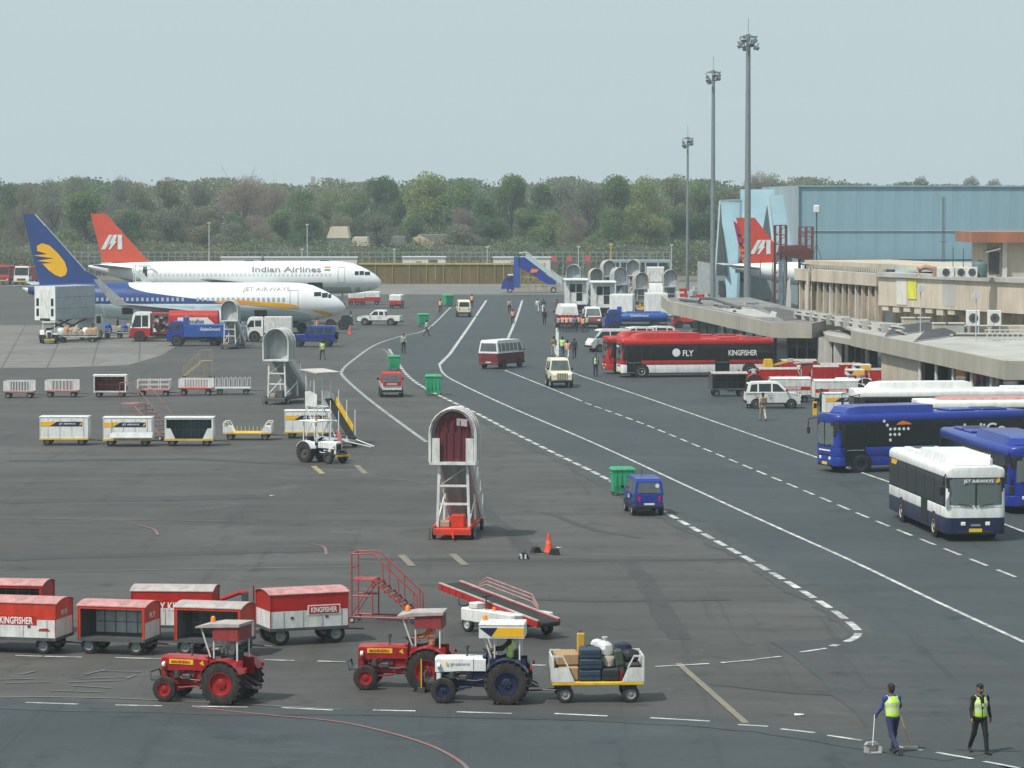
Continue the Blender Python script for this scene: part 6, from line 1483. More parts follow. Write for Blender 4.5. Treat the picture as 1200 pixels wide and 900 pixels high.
def skeleton(pose):
    """joint places for a 1.70 m figure facing +x; pose gives the joint angles in degrees (0 = hanging down, + = forwards)"""
    g = lambda k, d=0.: pose.get(k, d)
    lean = R(g('lean')); hipz = g('hipz', .90)
    J = {}; pel = Vector((0, 0, hipz)); up = Vector((math.sin(lean), 0, math.cos(lean)))
    J['pel'] = pel; J['chest'] = pel + up * .36; J['neck'] = pel + up * .53
    hl = lean * .4 + R(g('head')); J['head'] = J['neck'] + Vector((math.sin(hl), 0, math.cos(hl))) * .17
    for s, y in (('l', 1), ('r', -1)):
        sh = pel + up * .485 + Vector((0, y * .185, 0)); J['sh' + s] = sh
        a, o, e = R(g('arm' + s, 5)), R(g('out' + s, 8)), R(g('elb' + s, 12))
        J['el' + s] = sh + Vector((math.sin(a) * math.cos(o), y * math.sin(o), -math.cos(a) * math.cos(o))) * .28
        f = a + e; oi = o - R(g('inw' + s, 4))
        J['wr' + s] = J['el' + s] + Vector((math.sin(f) * math.cos(oi), y * math.sin(oi), -math.cos(f) * math.cos(oi))) * .25
        J['dir' + s] = (J['wr' + s] - J['el' + s]).normalized()
        hp = pel + Vector((0, y * .095, -.02)); J['hip' + s] = hp
        th, kn = R(g('leg' + s)), R(g('knee' + s, 3)); sp = R(g('spread' + s, 2))
        J['kn' + s] = hp + Vector((math.sin(th) * math.cos(sp), y * math.sin(sp), -math.cos(th) * math.cos(sp))) * .42
        k2 = th - kn; J['an' + s] = J['kn' + s] + Vector((math.sin(k2), 0, -math.cos(k2))) * .41
        ft = R(g('foot' + s, 0)); J['toe' + s] = J['an' + s] + Vector((math.cos(ft) * .17, y * .02, -.045 + math.sin(ft) * .15))
    return J
def body_prims(pose, fine):
    J = skeleton(pose); p = []
    A = lambda a, b, ra, rb, lab, sq=1., kb=.05: p.append((tuple(a), tuple(b), ra, rb, sq, lab, kb))
    up = (J['neck'] - J['pel']).normalized(); fw = Vector((up.z, 0, -up.x))
    A(J['pel'] + up * .0, J['pel'] + up * .10, .115, .110, TROU_, 1.35); A(J['pel'] + up * .13, J['chest'], .108, .118, SHIRT_, 1.42); A(J['chest'], J['chest'] + up * .08, .12, .095, SHIRT_, 1.5)
    A(J['shl'], J['shr'], .062, .062, SHIRT_, 1., .07); A(J['neck'] - up * .06, J['neck'] + up * .05, .055, .05, SKIN_, 1., .03)
    h = J['head']; hu = (h - J['neck']).normalized(); hf = Vector((hu.z, 0, -hu.x))
    A(h - hu * .02, h + hu * .045, .083, .088, SKIN_, .88, .03); A(h - hu * .07 + hf * .025, h - hu * .02 + hf * .03, .055, .065, SKIN_, .9, .04)
    A(h + hu * .06 - hf * .03, h + hu * .075 + hf * .012, .088, .082, HAIR_, .92, .02); A(h - hu * .01 - hf * .045, h + hu * .05 - hf * .035, .078, .086, HAIR_, .9, .02)
    if fine:
        A(h - hu * .005 + hf * .085, h - hu * .03 + hf * .102, .012, .017, SKIN_, 1., .02)                     # nose
        for y in (-1, 1):
            s_ = Vector((0, y, 0)); A(h + hu * .008 + hf * .083 + s_ * .03, h + hu * .008 + hf * .085 + s_ * .032, .012, .012, EYE_, 1., .005); A(h + hu * .028 + hf * .086 + s_ * .018, h + hu * .026 + hf * .08 + s_ * .045, .009, .008, HAIR_, 1., .008)
            A(h - hu * .02 + s_ * .078, h + hu * .015 + s_ * .082, .014, .018, SKIN_, .6, .015)
        A(h - hu * .062 + hf * .083 + Vector((0, .022, 0)), h - hu * .062 + hf * .083 - Vector((0, .022, 0)), .009, .009, EYE_ if pose.get('moustache') is None else HAIR_, 1., .008)
        if pose.get('moustache'): A(h - hu * .045 + hf * .09 + Vector((0, .028, 0)), h - hu * .045 + hf * .09 - Vector((0, .028, 0)), .012, .012, HAIR_, 1., .01)
    for s, y in (('l', 1), ('r', -1)):
        sl = SHIRT_ if not pose.get('short') else SKIN_
        A(J['sh' + s], J['el' + s], .058, .045, SHIRT_, 1., .05); A(J['el' + s], J['wr' + s] - J['dir' + s] * .02, .043, .034, sl, 1., .04)
        d = J['dir' + s]; w = J['wr' + s]; side = Vector((0, 1, 0)).cross(d); side = side.normalized() if side.length > .1 else Vector((1, 0, 0))     # towards the thumb
        out = d.cross(side).normalized()
        if fine:
            A(w - d * .02, w + d * .02, .030, .030, SKIN_, 1., .02)
            for k in range(4):                  # palm bones, then fingers, each with a bend
                o = side * (.030 - .020 * k); pa = w + d * .02 + o * .7; pb = w + d * .085 + o
                A(pa, pb, .015, .0125, SKIN_, 1., .014)
                L = (.072, .082, .076, .058)[k]; cu = R(pose.get('curl' + s, 28) + 4 * k); inn = -out * y
                d1 = d * math.cos(cu) + inn * math.sin(cu); d2 = d * math.cos(cu * 2.1) + inn * math.sin(cu * 2.1); q = pb + d1 * L * .5 + o * .06
                A(pb, q, .0108, .0098, SKIN_, 1., .005); A(q, q + d2 * L * .5, .0096, .0084, SKIN_, 1., .006)
            ta = w + d * .03 + side * .024; tb = ta + (d * .55 + side * .75 - out * y * .25).normalized() * .042; A(ta, tb, .016, .0125, SKIN_, 1., .012); A(tb, tb + (d * .9 + side * .25 - out * y * .3).normalized() * .034, .012, .010, SKIN_, 1., .008)
        else:
            A(w, w + d * .08, .036, .032, SKIN_, .8, .03); A(w + d * .08, w + d * .15, .030, .018, SKIN_, .7, .02); A(w + d * .03 + side * .02, w + d * .08 + side * .045, .016, .012, SKIN_, 1., .015)
        A(J['hip' + s], J['kn' + s], .092, .064, TROU_, 1., .05); A(J['kn' + s], J['an' + s] + (J['kn' + s] - J['an' + s]) * .06, .064, .052, TROU_, 1., .04)
        A(J['an' + s] + Vector((-.03, 0, -.045)), J['toe' + s] + Vector((-.03, 0, -.0)), .040, .036, SHOE_, 1.05, .025); A(J['toe' + s] - Vector((.05, 0, 0)), J['toe' + s], .038, .032, SHOE_, 1.1, .02)
    return p, J
BODY = {}
POSES = {
 'stand': dict(arml=4, armr=-2, legl=2, legr=-2), 'walk': dict(legl=24, kneel=6, legr=-18, kneer=22, arml=-20, armr=22, elbr=22, footr=-25), 'walk2': dict(legl=-16, kneel=20, legr=22, kneer=5, arml=20, armr=-18, elbl=20, footl=-25, lean=3),
 'hips': dict(arml=-12, outl=32, elbl=62, inwl=60, armr=6, legl=2, legr=-3), 'point': dict(armr=72, elbr=8, arml=4, legl=3, legr=-4),
 'sit': dict(hipz=.12, legl=76, kneel=72, legr=74, kneer=70, spreadl=8, spreadr=8, arml=42, armr=44, elbl=40, elbr=38, lean=6, head=-4), 'carry': dict(arml=30, elbl=50, armr=28, elbr=55, legl=10, legr=-10, kneer=12), 'bend': dict(lean=38, head=20, legl=8, kneel=14, legr=-4, kneer=10, arml=58, armr=50, hipz=.88)}
def person_mesh(pose_name, fine=False, extra=None, vest=False):
    key = (pose_name, fine)
    if key not in BODY:
        pose = dict(POSES[pose_name]) if pose_name in POSES else {}
        if extra: pose.update(extra)
        pr, J = body_prims(pose, fine); P, Q, lab = grow(pr, .0085 if fine else .024)
        def mk(P, Q, lab, name):
            me = bpy.data.meshes.new(name); me.from_pydata(P.tolist(), [], Q.tolist())
            for _ in range(6): me.materials.append(None)
            me.polygons.foreach_set('material_index', lab.astype(np.int32)); me.polygons.foreach_set('use_smooth', [True] * len(Q)); me.update(); return me
        zmin = P[:, 2].min()
        body = mk(P, Q, lab, 'body')
        # hi-vis vest: a second skin round the trunk
        up = (J['neck'] - J['pel']).normalized(); v = [(tuple(J['pel'] + up * .06), tuple(J['chest']), .128, .134, 1.42, 0, .05), (tuple(J['chest']), tuple(J['chest'] + up * .09), .134, .104, 1.5, 0, .05)]
        v += [(tuple(J['sh' + s] * .55 + J['neck'] * .45 - up * .035), tuple(J['sh' + s] * .85 + J['neck'] * .15 - up * .0), .064, .066, 1., 0, .05) for s in 'lr']
        P2, Q2, l2 = grow(v, .014 if fine else .026); C = P2[Q2].mean(1); r = (C - np.array(J['pel'])) @ np.array(up)
        l2 = np.where((np.abs(r - .16) < .028) | (np.abs(r - .30) < .026), 1, 0)
        fwd = np.array((up.z, 0, -up.x)); c_ = (C - np.array(J['pel'])) @ fwd; l2 = np.where((np.abs(np.abs(C[:, 1]) - .115) < .024) & (r > .2), 1, l2)
        keep = ~((c_ > .03) & (np.abs(C[:, 1]) < .018 + .16 * np.clip(r - .20, 0, .3)) )
        BODY[key] = (body, mk(P2, Q2[keep], l2[keep], 'vest'), J, zmin)
    return BODY[key]
CLOTH = {}
def cloth(c):
    c = tuple(c)
    if c not in CLOTH: CLOTH[c] = mat('cloth_%d' % len(CLOTH), c, .85, grime=.22, gscale=9)
    return CLOTH[c]
SKINS = [mat('brown_skin', (.22, .115, .07), .6, grime=.08), mat('deep_brown_skin', (.14, .072, .045), .6, grime=.08)]
HAIRM = mat('black_hair', (.012, .011, .010), .7, grime=.1); SHOEM = mat('black_shoe', (.02, .019, .018), .5, grime=.2); EYEM = mat('dark_eye_and_lip', (.06, .025, .02), .5, grime=0)
HVO = mat('hi_vis_orange', (.85, .16, .03), .7, grime=.08); HVY = mat('hi_vis_lime', (.50, .78, .06), .7, grime=.08); TAPE = mat('reflective_tape', (.62, .62, .58), .4, grime=.05); HVR = mat('hi_vis_red', (.75, .10, .05), .7, grime=.08)
PC = {}
def person(label, loc, yaw, pose, shirt, trousers, vest=None, fine=False, extra=None, group=None, shoes=None, z=0., h=1.70, skin=0, cap=None, hairm=None):
    body, vm, J, zmin = person_mesh(pose, fine, extra)
    t = thing('person', label, 'person', (loc[0], loc[1], (loc[2] if len(loc) > 2 else 0) + z), yaw, group); s = h / 1.70
    key = (body.name, tuple(shirt), tuple(trousers), skin)
    if key not in PC:
        m = body.copy()
        for i, x in enumerate((SKINS[skin], cloth(shirt), cloth(trousers), shoes or SHOEM, HAIRM, EYEM)): m.materials[i] = x
        PC[key] = m
    dz = 0 if pose == 'sit' or pose.startswith('drive') else -zmin
    inst('body', PC[key], t, (0, 0, dz))
    if vest:
        k = (vm.name, vest.name)
        if k not in PC:
            m = vm.copy()
            for i in range(6): m.materials[i] = vest if i != 1 else TAPE
            PC[k] = m
        inst('vest', PC[k], t, (0, 0, dz))
    if cap:
        q = J['head']; MB().lathe([(.098, .03), (.102, .07), (.08, .12), (.02, .135)], (q.x - .008, 0, q.z), 'z', cap, 14).build('cap', t, (0, 0, dz)); MB().box(q.x + .05, q.x + .16, -.07, .07, q.z + .035, q.z + .048, cap).build('cap_peak', t, (0, 0, dz))
    t.scale = (s, s, s); t['_dz'] = dz; del t['_dz']
    return t, J, dz
# ================================================================ placing things
def at(px, py): p = G(px, py); return (p.x, p.y, 0)
W_ = mat('white_letter', (.75, .75, .73), .5, grime=0); KF = mat('cream_letter', (.78, .74, .62), .5, grime=0); BL = mat('black_letter', (.02, .02, .02), .5, grime=0)
KG = 'red and white baggage carts near the tractors'
# --- red and white baggage carts in front
t = box_cart('red over white closed baggage cart with white lettering, cut by the left edge', at(20, 762), -13, 3.1, 1.5, .52, 1.58, REDO, WHITE2, ROOFR, split=.52, group=KG, letters=[('FLY KINGFISHER', .1, 1.04, 1.45, .22, W_, '-y')], end_letter=('FLY KF', .5, .16, '+x', 1.25))
MB().box(-.72, .95, -.757, -.749, .90, 1.19, RED).build('name_board', t); MB().slab([(1.0, -.768, .74), (1.38, -.768, .74), (1.3, -.768, .82), (1.05, -.768, .80)], (0, .008, 0), RED).build('red_bird', t)
t = box_cart('open sided red and white baggage cart with pale panelled inside, second from left', at(140, 764), -14, 2.15, 1.4, .50, 1.50, REDO, WHITE2, ROOFR, '-y', r=.26, group=KG, end_letter=('FLY', .5, .16, '+x', 1.2))
t = box_cart('open sided red and white baggage cart standing behind the red tractor roof', at(252, 766), -14, 2.1, 1.4, .50, 1.50, REDO, WHITE2, ROOFW, '-y', lining=mat('dull_green_lining', (.20, .22, .20), .7, grime=.35), r=.26, group=KG)
t = box_cart('red and white closed cart with a framed name board, right of the nearest tractor', at(354, 752), 200, 2.55, 1.5, .56, 1.62, RED, WHITE2, ROOFR, split=.50, group=KG, r=.3, end_letter=('4', .12, .16, '+x', 1.45))
t.rotation_euler[2] = R(22)
MB().box(-.02, .98, -.768, -.758, .97, 1.22, RED).build('name_board', t); MB().box(-.06, 1.02, -.762, -.754, .94, 1.25, KF).build('board_rim', t); lettering('KINGFISHER', t, (.48, -.774, 1.095), '-y', .86, .17, W_, .02)
t = box_cart('red over white closed cart half hidden behind the two open carts', at(206, 748), -4, 2.55, 1.5, .52, 1.60, RED, WHITE2, ROOFW, group=KG, letters=[('FLY KINGFISHER', .35, 1.12, 1.9, .26, W_, '-y')], split=.5)
t = box_cart('dark open red cart at the left edge behind the lettered one', at(14, 741), -8, 2.4, 1.5, .55, 1.62, RED, REDDK, ROOFR, '-y', lining=DARKIN, group=KG)
t = thing('tow_bar', 'red aircraft tow bar behind the open carts', 'tow bar', at(272, 742), 0)
MB().tube([(-.9, 0, .9), (.2, .2, 1.28), (.5, .25, 1.3)], .07, RED, 8).build('bar', t); MB().box(.3, .5, .1, .4, .9, 1.28, DGREY).build('head', t); MB().tube([(.7, 0, .2), (.7, 0, 1.55)], .03, REDDK, 6).build('handle', t); MB().box(-.2, .8, -.1, .4, .2, .4, DGREY).build('frame', t)
for sg in (-.2, .5): wheel(t, .1, sg, .2, .1)
# --- tractors
A8 = 180 - 18
t1 = tractor('red tractor with a red and white sun canopy, nearest the left side', at(272, 822), A8, TRED, REDDK, TRED, canopy='red')
yy = 180 - 6
t2 = tractor('red tractor driven by someone in an orange vest, behind the white nosed one', at(504, 806), yy, TRED, REDDK, TRED, canopy='red')
t3 = tractor('white nosed navy tractor with a white and yellow canopy pulling a luggage cart', at(596, 821), 180 - 4, NAVY, NAVY, NAVY, WHITE, canopy='white')
for t, lab in ((t1, 'MAHINDRA'), (t2, 'MAHINDRA')):
    for sg in (-1, 1):
        MB().box(1.05, 1.78, sg * .278 - .004, sg * .278 + .004, 1.02, 1.16, YEL).build('name_plate', t); lettering(lab, t, (1.42, sg * .288, 1.09), '+y' if sg > 0 else '-y', .58, .075, RED, .02)
        MB().slab([(.72, sg * .277, 1.0), (.86, sg * .277, 1.06), (.76, sg * .277, 1.16)], (0, sg * .006, 0), YEL).build('arrow_emblem', t)
for sg in (-1, 1): lettering('JET AIRWAYS', t3, (1.35, sg * .284, 1.05), '+y' if sg > 0 else '-y', .55, .08, mat('grey_letter2', (.3, .3, .32), .5, grime=0), .01); MB().slab([(1.66, sg * .281, 1.0), (1.74, sg * .281, 1.03), (1.73, sg * .281, 1.12), (1.68, sg * .281, 1.1)], (0, sg * .006, 0), GOLD).build('sun_emblem', t3)
for sg in (-1, 1): MB().box(2.0, 2.06, sg * .22 - .012, sg * .22 + .012, .55, 1.1, BLACK).build('grille_slot', t3)
def on(t, v, z=0): 
    q = t.matrix_basis @ Vector(v); return (q.x, q.y, q.z + z)
bpy.context.view_layer.update()
person('driver in a grey shirt seated on the nearest red tractor', on(t1, (-.08, 0, 1.12)), A8, 'sit', (.36, .36, .34), (.08, .09, .12), group='tractor drivers')
person('driver in a bright orange vest seated on the second red tractor', on(t2, (-.08, .1, 1.12)), yy, 'sit', (.5, .14, .05), (.09, .08, .08), HVO, group='tractor drivers')
person('driver in dark clothes and a lime vest seated on the navy tractor', on(t3, (-.08, 0, 1.08)), 176, 'sit', (.02, .025, .03), (.03, .03, .035), HVY, group='tractor drivers')
t = thing('marker_board', 'small yellow marker board standing by the nose of the white tractor', 'marker board', at(494, 811), 178); MB().box(-.015, .015, -.14, .14, .15, .95, YEL).build('board', t); MB().box(-.02, .02, -.06, .06, .3, .8, WHITE).build('white_panel', t); MB().box(-.1, .1, -.2, .2, 0, .15, DGREY).build('foot', t)
# --- luggage cart
lc = rail_cart('white ended cart heaped with luggage, hitched to the navy tractor', at(699, 820), 183, 2.55, 1.35, .60, 1.32, YEL, WHITE2, 'flat', group='white flat baggage carts', r=.24, bar=1.15, stakes=False)
bpy.context.view_layer.update()
def load(name, lab, cat, x, y, z, size, m, yaw=0, soft=False, tilt=0): bag(name, lab, cat, on(lc, (x, y, z)), 183 + yaw, size, m, 'luggage on the white cart', soft, tilt=tilt, knot=m is PLASW and size[2] > .4)
CARD = mat('brown_cardboard', (.38, .24, .13), .8, grime=.12); BSUIT = mat('dark_blue_suitcase', (.025, .05, .085), .55, grime=.2); BKS = mat('black_suitcase', (.022, .024, .028), .55, grime=.25); PLASW = mat('white_plastic_wrap', (.62, .63, .62), .4, grime=.15); BEIGE = mat('beige_bag', (.36, .31, .25), .8, grime=.2); GRN = mat('dark_green_bag', (.05, .075, .055), .7, grime=.2)
load('carton', 'lower brown carton at the tractor end of the luggage cart', 'carton', .82, .1, .60, (.62, .8, .42), CARD); load('carton', 'upper brown carton stacked at the tractor end of the luggage cart', 'carton', .85, .05, 1.022, (.66, .85, .36), CARD, 3)
load('suitcase', 'lower dark blue suitcase lying in the luggage stack beside the cartons', 'suitcase', .22, .22, .60, (.62, .75, .33), BSUIT); load('suitcase', 'middle dark blue suitcase in the stack beside the cartons', 'suitcase', .2, .24, .932, (.64, .72, .3), BSUIT, 2); load('suitcase', 'rounded dark blue suitcase on top of the stack, tied with white string', 'suitcase', .2, .24, 1.234, (.6, .7, .28), BSUIT, -2)
load('suitcase', 'black suitcase flat on the deck in the middle of the luggage cart', 'suitcase', -.36, .25, .60, (.5, .7, .36), BKS, 0); load('bag', 'beige soft bag in the middle of the luggage heap', 'bag', -.30, .2, .965, (.52, .5, .34), BEIGE, 10, True); load('bag', 'white plastic wrapped bundle, highest on the luggage heap', 'bag', -.22, .1, 1.26, (.5, .45, .42), PLASW, 0, True); load('bag', 'smaller white wrapped bundle left of the highest one', 'bag', -.02, -.1, 1.46, (.36, .36, .24), PLASW, 40, True)
load('suitcase', 'upright grey green suitcase leaning right of the white bundle', 'suitcase', -.66, .18, .60, (.22, .55, .86), GRN, 8, tilt=8); load('suitcase', 'black case at the far end deck of the luggage cart', 'suitcase', -.98, .1, .60, (.46, .7, .5), BKS, -3); load('bag', 'black duffel bag lying on the black end case', 'bag', -.92, .1, 1.102, (.6, .42, .34), BKS, 20, True); load('bag', 'dark blue bag on top at the far end of the heap', 'bag', -.75, -.1, 1.36, (.5, .36, .26), mat('navy_nylon', (.02, .03, .06), .6), -20, True)
load('bag', 'small dark red bag tucked before the upright grey green case', 'bag', -.62, .48, .60, (.2, .14, .3), REDDK, 0, True); load('golf_bag', 'yellow topped sports bag standing behind the brown cartons', 'bag', .42, -.28, .60, (.22, .22, 1.25), mat('ochre_bag', (.5, .30, .05), .7), 0)
# --- red maintenance steps and belt loader
steps_frame('red tubular maintenance steps on castors beside the belt loader', at(447, 729), -12, mat('red_steel_tube', (.40, .045, .04), .5, grime=.25), 1.0, mt=MAROON)
def belt_loader(label, loc, yaw):
    t = thing('belt_loader', label, 'belt loader', loc, yaw); bm = mat('belt_rubber', (.028, .03, .031), .8, grime=.4)
    a, c = Vector((2.75, 0, 1.32)), Vector((-2.25, 0, .56))
    MB().bar(a, c, .74, .05, bm, up=(0, 0, 1)).build('belt', t)
    for e in (a, c): MB().cyl(e - Vector((0, 0, .045)), 'y', .07, .76, bm, 12).build('roller', t)
    for sg in (-1, 1):
        o = Vector((0, sg * .44, -.05)); q = MB().bar(a + o, c + o, .09, .2, RED).build('side_frame', t); MB().bar(a + o + Vector((0, 0, .125)), c + o + Vector((0, 0, .125)), .1, .03, ROOFW).build('edge_trim', q)
        for k in range(14): f = (k + .5) / 14; p = a.lerp(c, f) + o + Vector((0, sg * .05, 0)); MB().box(p.x - .02, p.x + .02, p.y - .012, p.y + .012, p.z - .07, p.z + .07, DGREY).build('bracket', q)
    o = Vector((0, -.5, .0))
    for dz in (.26, .38, .5): MB().tube([a.lerp(c, .18) + o + Vector((0, 0, dz * .4)), a.lerp(c, .26) + o + Vector((0, 0, dz)), a.lerp(c, .72) + o + Vector((0, 0, dz)), a.lerp(c, .78) + o + Vector((0, 0, dz * .4))], .018, ROOFR, 6).build('guard_rail', t)
    b = MB(); b.box(-1.55, 1.15, .42, .86, .34, .78, WHITE2, .04); b.box(-1.5, 1.1, -.86, -.5, .34, .74, WHITE2, .04); b.box(-1.5, 1.1, -.5, .42, .34, .42, DGREY); b.build('chassis', t)
    MB().box(.35, .75, .45, .85, .78, .98, WHITE2, .03).build('seat_box', t); MB().lathe([(.15, 0), (.165, .012), (.15, .024)], (.1, .64, 1.2), (.3, 0, 1), BLACK, 14).build('steering_wheel', t); MB().tube([(.1, .64, .78), (.1, .64, 1.2)], .025, DGREY, 6).build('steering_post', t); MB().cyl((-.3, .64, .84), 'z', .05, .12, AMBER, 8).build('beacon', t)
    for sg in (-1, 1): MB().bar((.6, sg * .3, .45), (1.4, sg * .3, 1.02), .06, .07, DGREY).build('lift_arm', t); MB().tube([(.2, sg * .25, .5), (.9, sg * .25, .95)], .035, CHROME, 8).build('ram', t)
    MB().tube([(1.9, .3, 1.15), (1.85, .35, .75), (1.5, .36, .75), (1.1, .4, .9)], .02, BLACK, 6).build('hydraulic_hose', t)
    for x in (.85, -1.25):
        for sg in (-1, 1): wheel(t, x, sg * .78, .25, .16)
    MB().box(-2.25, -2.05, -.42, .42, .40, .52, DGREY, .04).build('bumper', t); MB().bar((-1.5, 0, .4), (-2.15, 0, .45), .5, .08, DGREY).build('frame_tail', t)
    return t
t = belt_loader('red sided conveyor belt loader, belt sloping down to the right', at(590, 741), 130)
# --- maroon hooded stairs, cone, chocks, van, bin
boarding_stairs('boarding stairs with a maroon curtained hood and a red wheeled base', at(531, 632), -95, WHITE2, REDO, mat('pale_pink_cover', (.46, .40, .40), .7, grime=.2), mat('maroon_tarpaulin', (.13, .022, .035), .45, grime=.3, gscale=5), group='boarding stairs with hoods')
cone('orange traffic cone standing between the black wheel chocks', at(643, 648), .80)
chock('black wheel chock left of the cone', at(628, 648), 30); chock('black wheel chock touching the right of the cone', at(650, 650), -60); chock('black wheel chock with two white stripes, leftmost', at(614, 655), 8, True)
bin_('green wheeled bin beside the blue van', at(729, 580), 8, .95)
t = car('van', 'van', 'small blue van seen from behind on the dashed line', 'van', at(754, 601), 97, BLUE, glass=GLASS2, plate=WHITE, sc=.96)
MB().tube([(.55, 0, 1.72), (.5, 0, 2.0)], .015, BLACK, 5).build('aerial', t); MB().cyl((-1.63, -.38, 1.40), 'x', .1, .012, WHITE, 14).build('round_sticker', t)
for sg in (-1, 1): MB().box(-.3, .1, sg * .716, sg * .72, .75, .9, WHITE).build('door_emblem', t)
# --- the two walkers in front
hx, hy, _ = at(1046, 883)
EX = dict(legl=-20, kneel=26, footl=-30, legr=16, kneer=6, arml=14, elbl=30, outl=14, armr=26, elbr=36, outr=24, lean=8, head=6, curll=70, curlr=70)
sw, J, dz = person('sweeper in blue with a lime vest walking away with dustpan and broom', (hx, hy, 0), 112, 'sweep', (.03, .06, .22), (.025, .035, .09), HVY, True, EX, skin=1, h=1.72)
bpy.context.view_layer.update()
wl = sw.matrix_basis @ (J['wrl'] + J['dirl'] * .09 + Vector((0, 0, dz))); wr = sw.matrix_basis @ (J['wrr'] + J['dirr'] * .09 + Vector((0, 0, dz)))
ALU = mat('dull_aluminium', (.45, .46, .45), .5, .3, grime=.2)
t = thing('dustpan', 'long handled grey dustpan held in the sweeper hand', 'dustpan', (wl.x - .06, wl.y - .10, 0), 20)
q = Vector((wl.x, wl.y, wl.z)) - t.location; q = Matrix.Rotation(R(-20), 3, 'Z') @ q
MB().tube([q + Vector((0, 0, .06)), (0, 0, .18)], .014, WHITE, 8).build('handle', t); b = MB(); b.box(-.19, .19, -.16, -.0, .0, .02, ALU); b.box(-.19, -.17, -.16, .12, 0, .16, ALU); b.box(.17, .19, -.16, .12, 0, .16, ALU); b.box(-.17, .17, .10, .12, 0, .2, ALU); b.box(-.17, .17, 0, .1, 0, .02, ALU); b.prism([(-.19, .2), (.19, .2), (.12, .27), (-.12, .27)], .0, .12, ALU); b.build('pan', t)
t = thing('broom', 'long handled flat broom trailing at the sweeper right side', 'broom', (wr.x + .30, wr.y - .12, 0), 12)
q = Vector((wr.x, wr.y, wr.z)) - t.location; q = Matrix.Rotation(R(-12), 3, 'Z') @ q
MB().tube([q + (q - Vector((0, 0, .08))).normalized() * .12, (0, 0, .10)], .013, mat('bamboo_handle', (.45, .32, .12), .6), 8).build('handle', t); MB().box(-.19, .19, -.04, .04, .02, .11, ALU, .015).build('head', t); MB().box(-.18, .18, -.035, .035, 0, .02, GREY).build('bristles', t)
EX2 = dict(legl=14, kneel=4, legr=-14, kneer=18, footr=-20, arml=-6, elbl=14, armr=6, elbr=20, outl=14, outr=15, moustache=1, curll=35, curlr=30)
wk, J, dz = person('man in black shirt and trousers with a lime vest walking at the right', (*at(1148, 883)[:2], 0), -70, 'stroll', (.008, .009, .010), (.011, .011, .013), HVY, True, EX2, skin=0, h=1.72)
MB().box(-.004, .004, -.022, .022, -.05, .02, WHITE).build('id_card', wk, (J['chest'].x + .155, 0, J['chest'].z + dz - .02))
t = thing('scrap', 'white scrap of paper lying on the apron near the sweeper', 'litter', at(936, 838), 10); MB().slab([(-.14, -.08, .005), (.12, -.1, .02), (.15, .07, .01), (-.1, .09, .03)], (0, 0, .01), WHITE).build('paper', t)
for px, py, lab in [(319, 581, 'white scrap lying on the open apron left of the maroon stairs'), (655, 642, 'white scrap lying behind the cone')]: t = thing('scrap', lab, 'litter', at(px, py), 30); MB().slab([(-.12, -.08, .005), (.12, -.06, .03), (.1, .07, .01), (-.1, .09, .02)], (0, 0, .01), WHITE).build('paper', t)
# ---------------------------------------------------------------- left middle ground: cart rows, stairs
JG = 'white carts in the second row'
def jet_cart(px, py, label, openside=None, yaw=0, L=2.7, front_panel=False):
    t = box_cart(label, at(px, py), yaw, L, 1.45, .42, 1.62, WHITE, WHITE, WHITE2, openside, lining=mat('teal_lining', (.09, .17, .18), .6, grime=.25), r=.22, group=JG, split=.95, arch=.02, deck_edge=YEL, bar=.9)
    MB().box(-L / 2 - .04, L / 2 + .04, -.775, -.757, .33, .42, YEL).build('yellow_edge', t)
    if not openside: jet_panel(t, L / 2, .725, 1.62)
    return t
jet_cart(77, 521, 'white closed cart with a gold and navy name panel, leftmost of its row', yaw=180 if False else 0)
t = jet_cart(151, 522, 'white closed cart with its pale tail board let down in front')
MB().slab([(-.95, -.80, .78), (1.45, -.80, .78), (1.45, -1.15, .50), (-.95, -1.15, .50)], (0, 0, .03), LGREY).build('tail_board', t); MB().tube([(-.9, -.78, 1.5), (-.92, -.85, .7)], .02, LGREY, 5).build('stay', t)
t = jet_cart(223, 522, 'white open sided cart with a dark teal inside, middle of the white row', '-y')
for sx in (-1, 1): MB().slab([(sx * 1.33, -.75, .43), (sx * 1.33, -.75, 1.02), (sx * 1.05, -.75, 1.02), (sx * .78, -.75, .43)], (0, .03, 0), WHITE).build('front_panel', t)
rail_cart('white ended flat cart without load, between the open white cart and the loader', at(291, 515), 0, 2.8, 1.45, .45, 1.05, YEL, WHITE, 'flat', group=JG, r=.22)
jet_cart(362, 513, 'white closed cart partly hidden behind the white loader ramp')
RG = 'red and white carts in the far row'
PINK = mat('faded_pink_paint', (.46, .16, .16), .6, grime=.3)
rail_cart('barred cart with a faded red base, leftmost of the far row', at(23, 466), 0, 2.1, 1.2, .48, 1.22, PINK, WHITE2, 'bars', RG, .2)
rail_cart('barred cart with a faded red base, second from left in the far row', at(73, 465), 0, 2.3, 1.2, .48, 1.22, PINK, WHITE2, 'bars', RG, .2, nb=9)
box_cart('open red lined box cart with a white rim, the tallest of the far row', at(130, 465), 0, 2.25, 1.3, .45, 1.55, WHITE, REDDK, WHITE2, '-y', lining=REDDK, r=.21, group=RG, deckm=WHITE2, arch=.04, split=.3)
rail_cart('white railed cart right of the red lined box cart', at(181, 464), 0, 2.3, 1.2, .50, 1.18, PINK, WHITE2, 'rails', RG, .2)
rail_cart('bright red based cart with white bars, behind the wide gap of the steps', at(230, 463), 0, 2.4, 1.3, .55, 1.2, REDO, WHITE, 'bars', RG, .21, nb=12)
rail_cart('flat cart with white hoops, rightmost of the far row', at(273, 462), 4, 2.6, 1.4, .50, 1.2, LGREY, WHITE2, 'hoops', RG, .22)
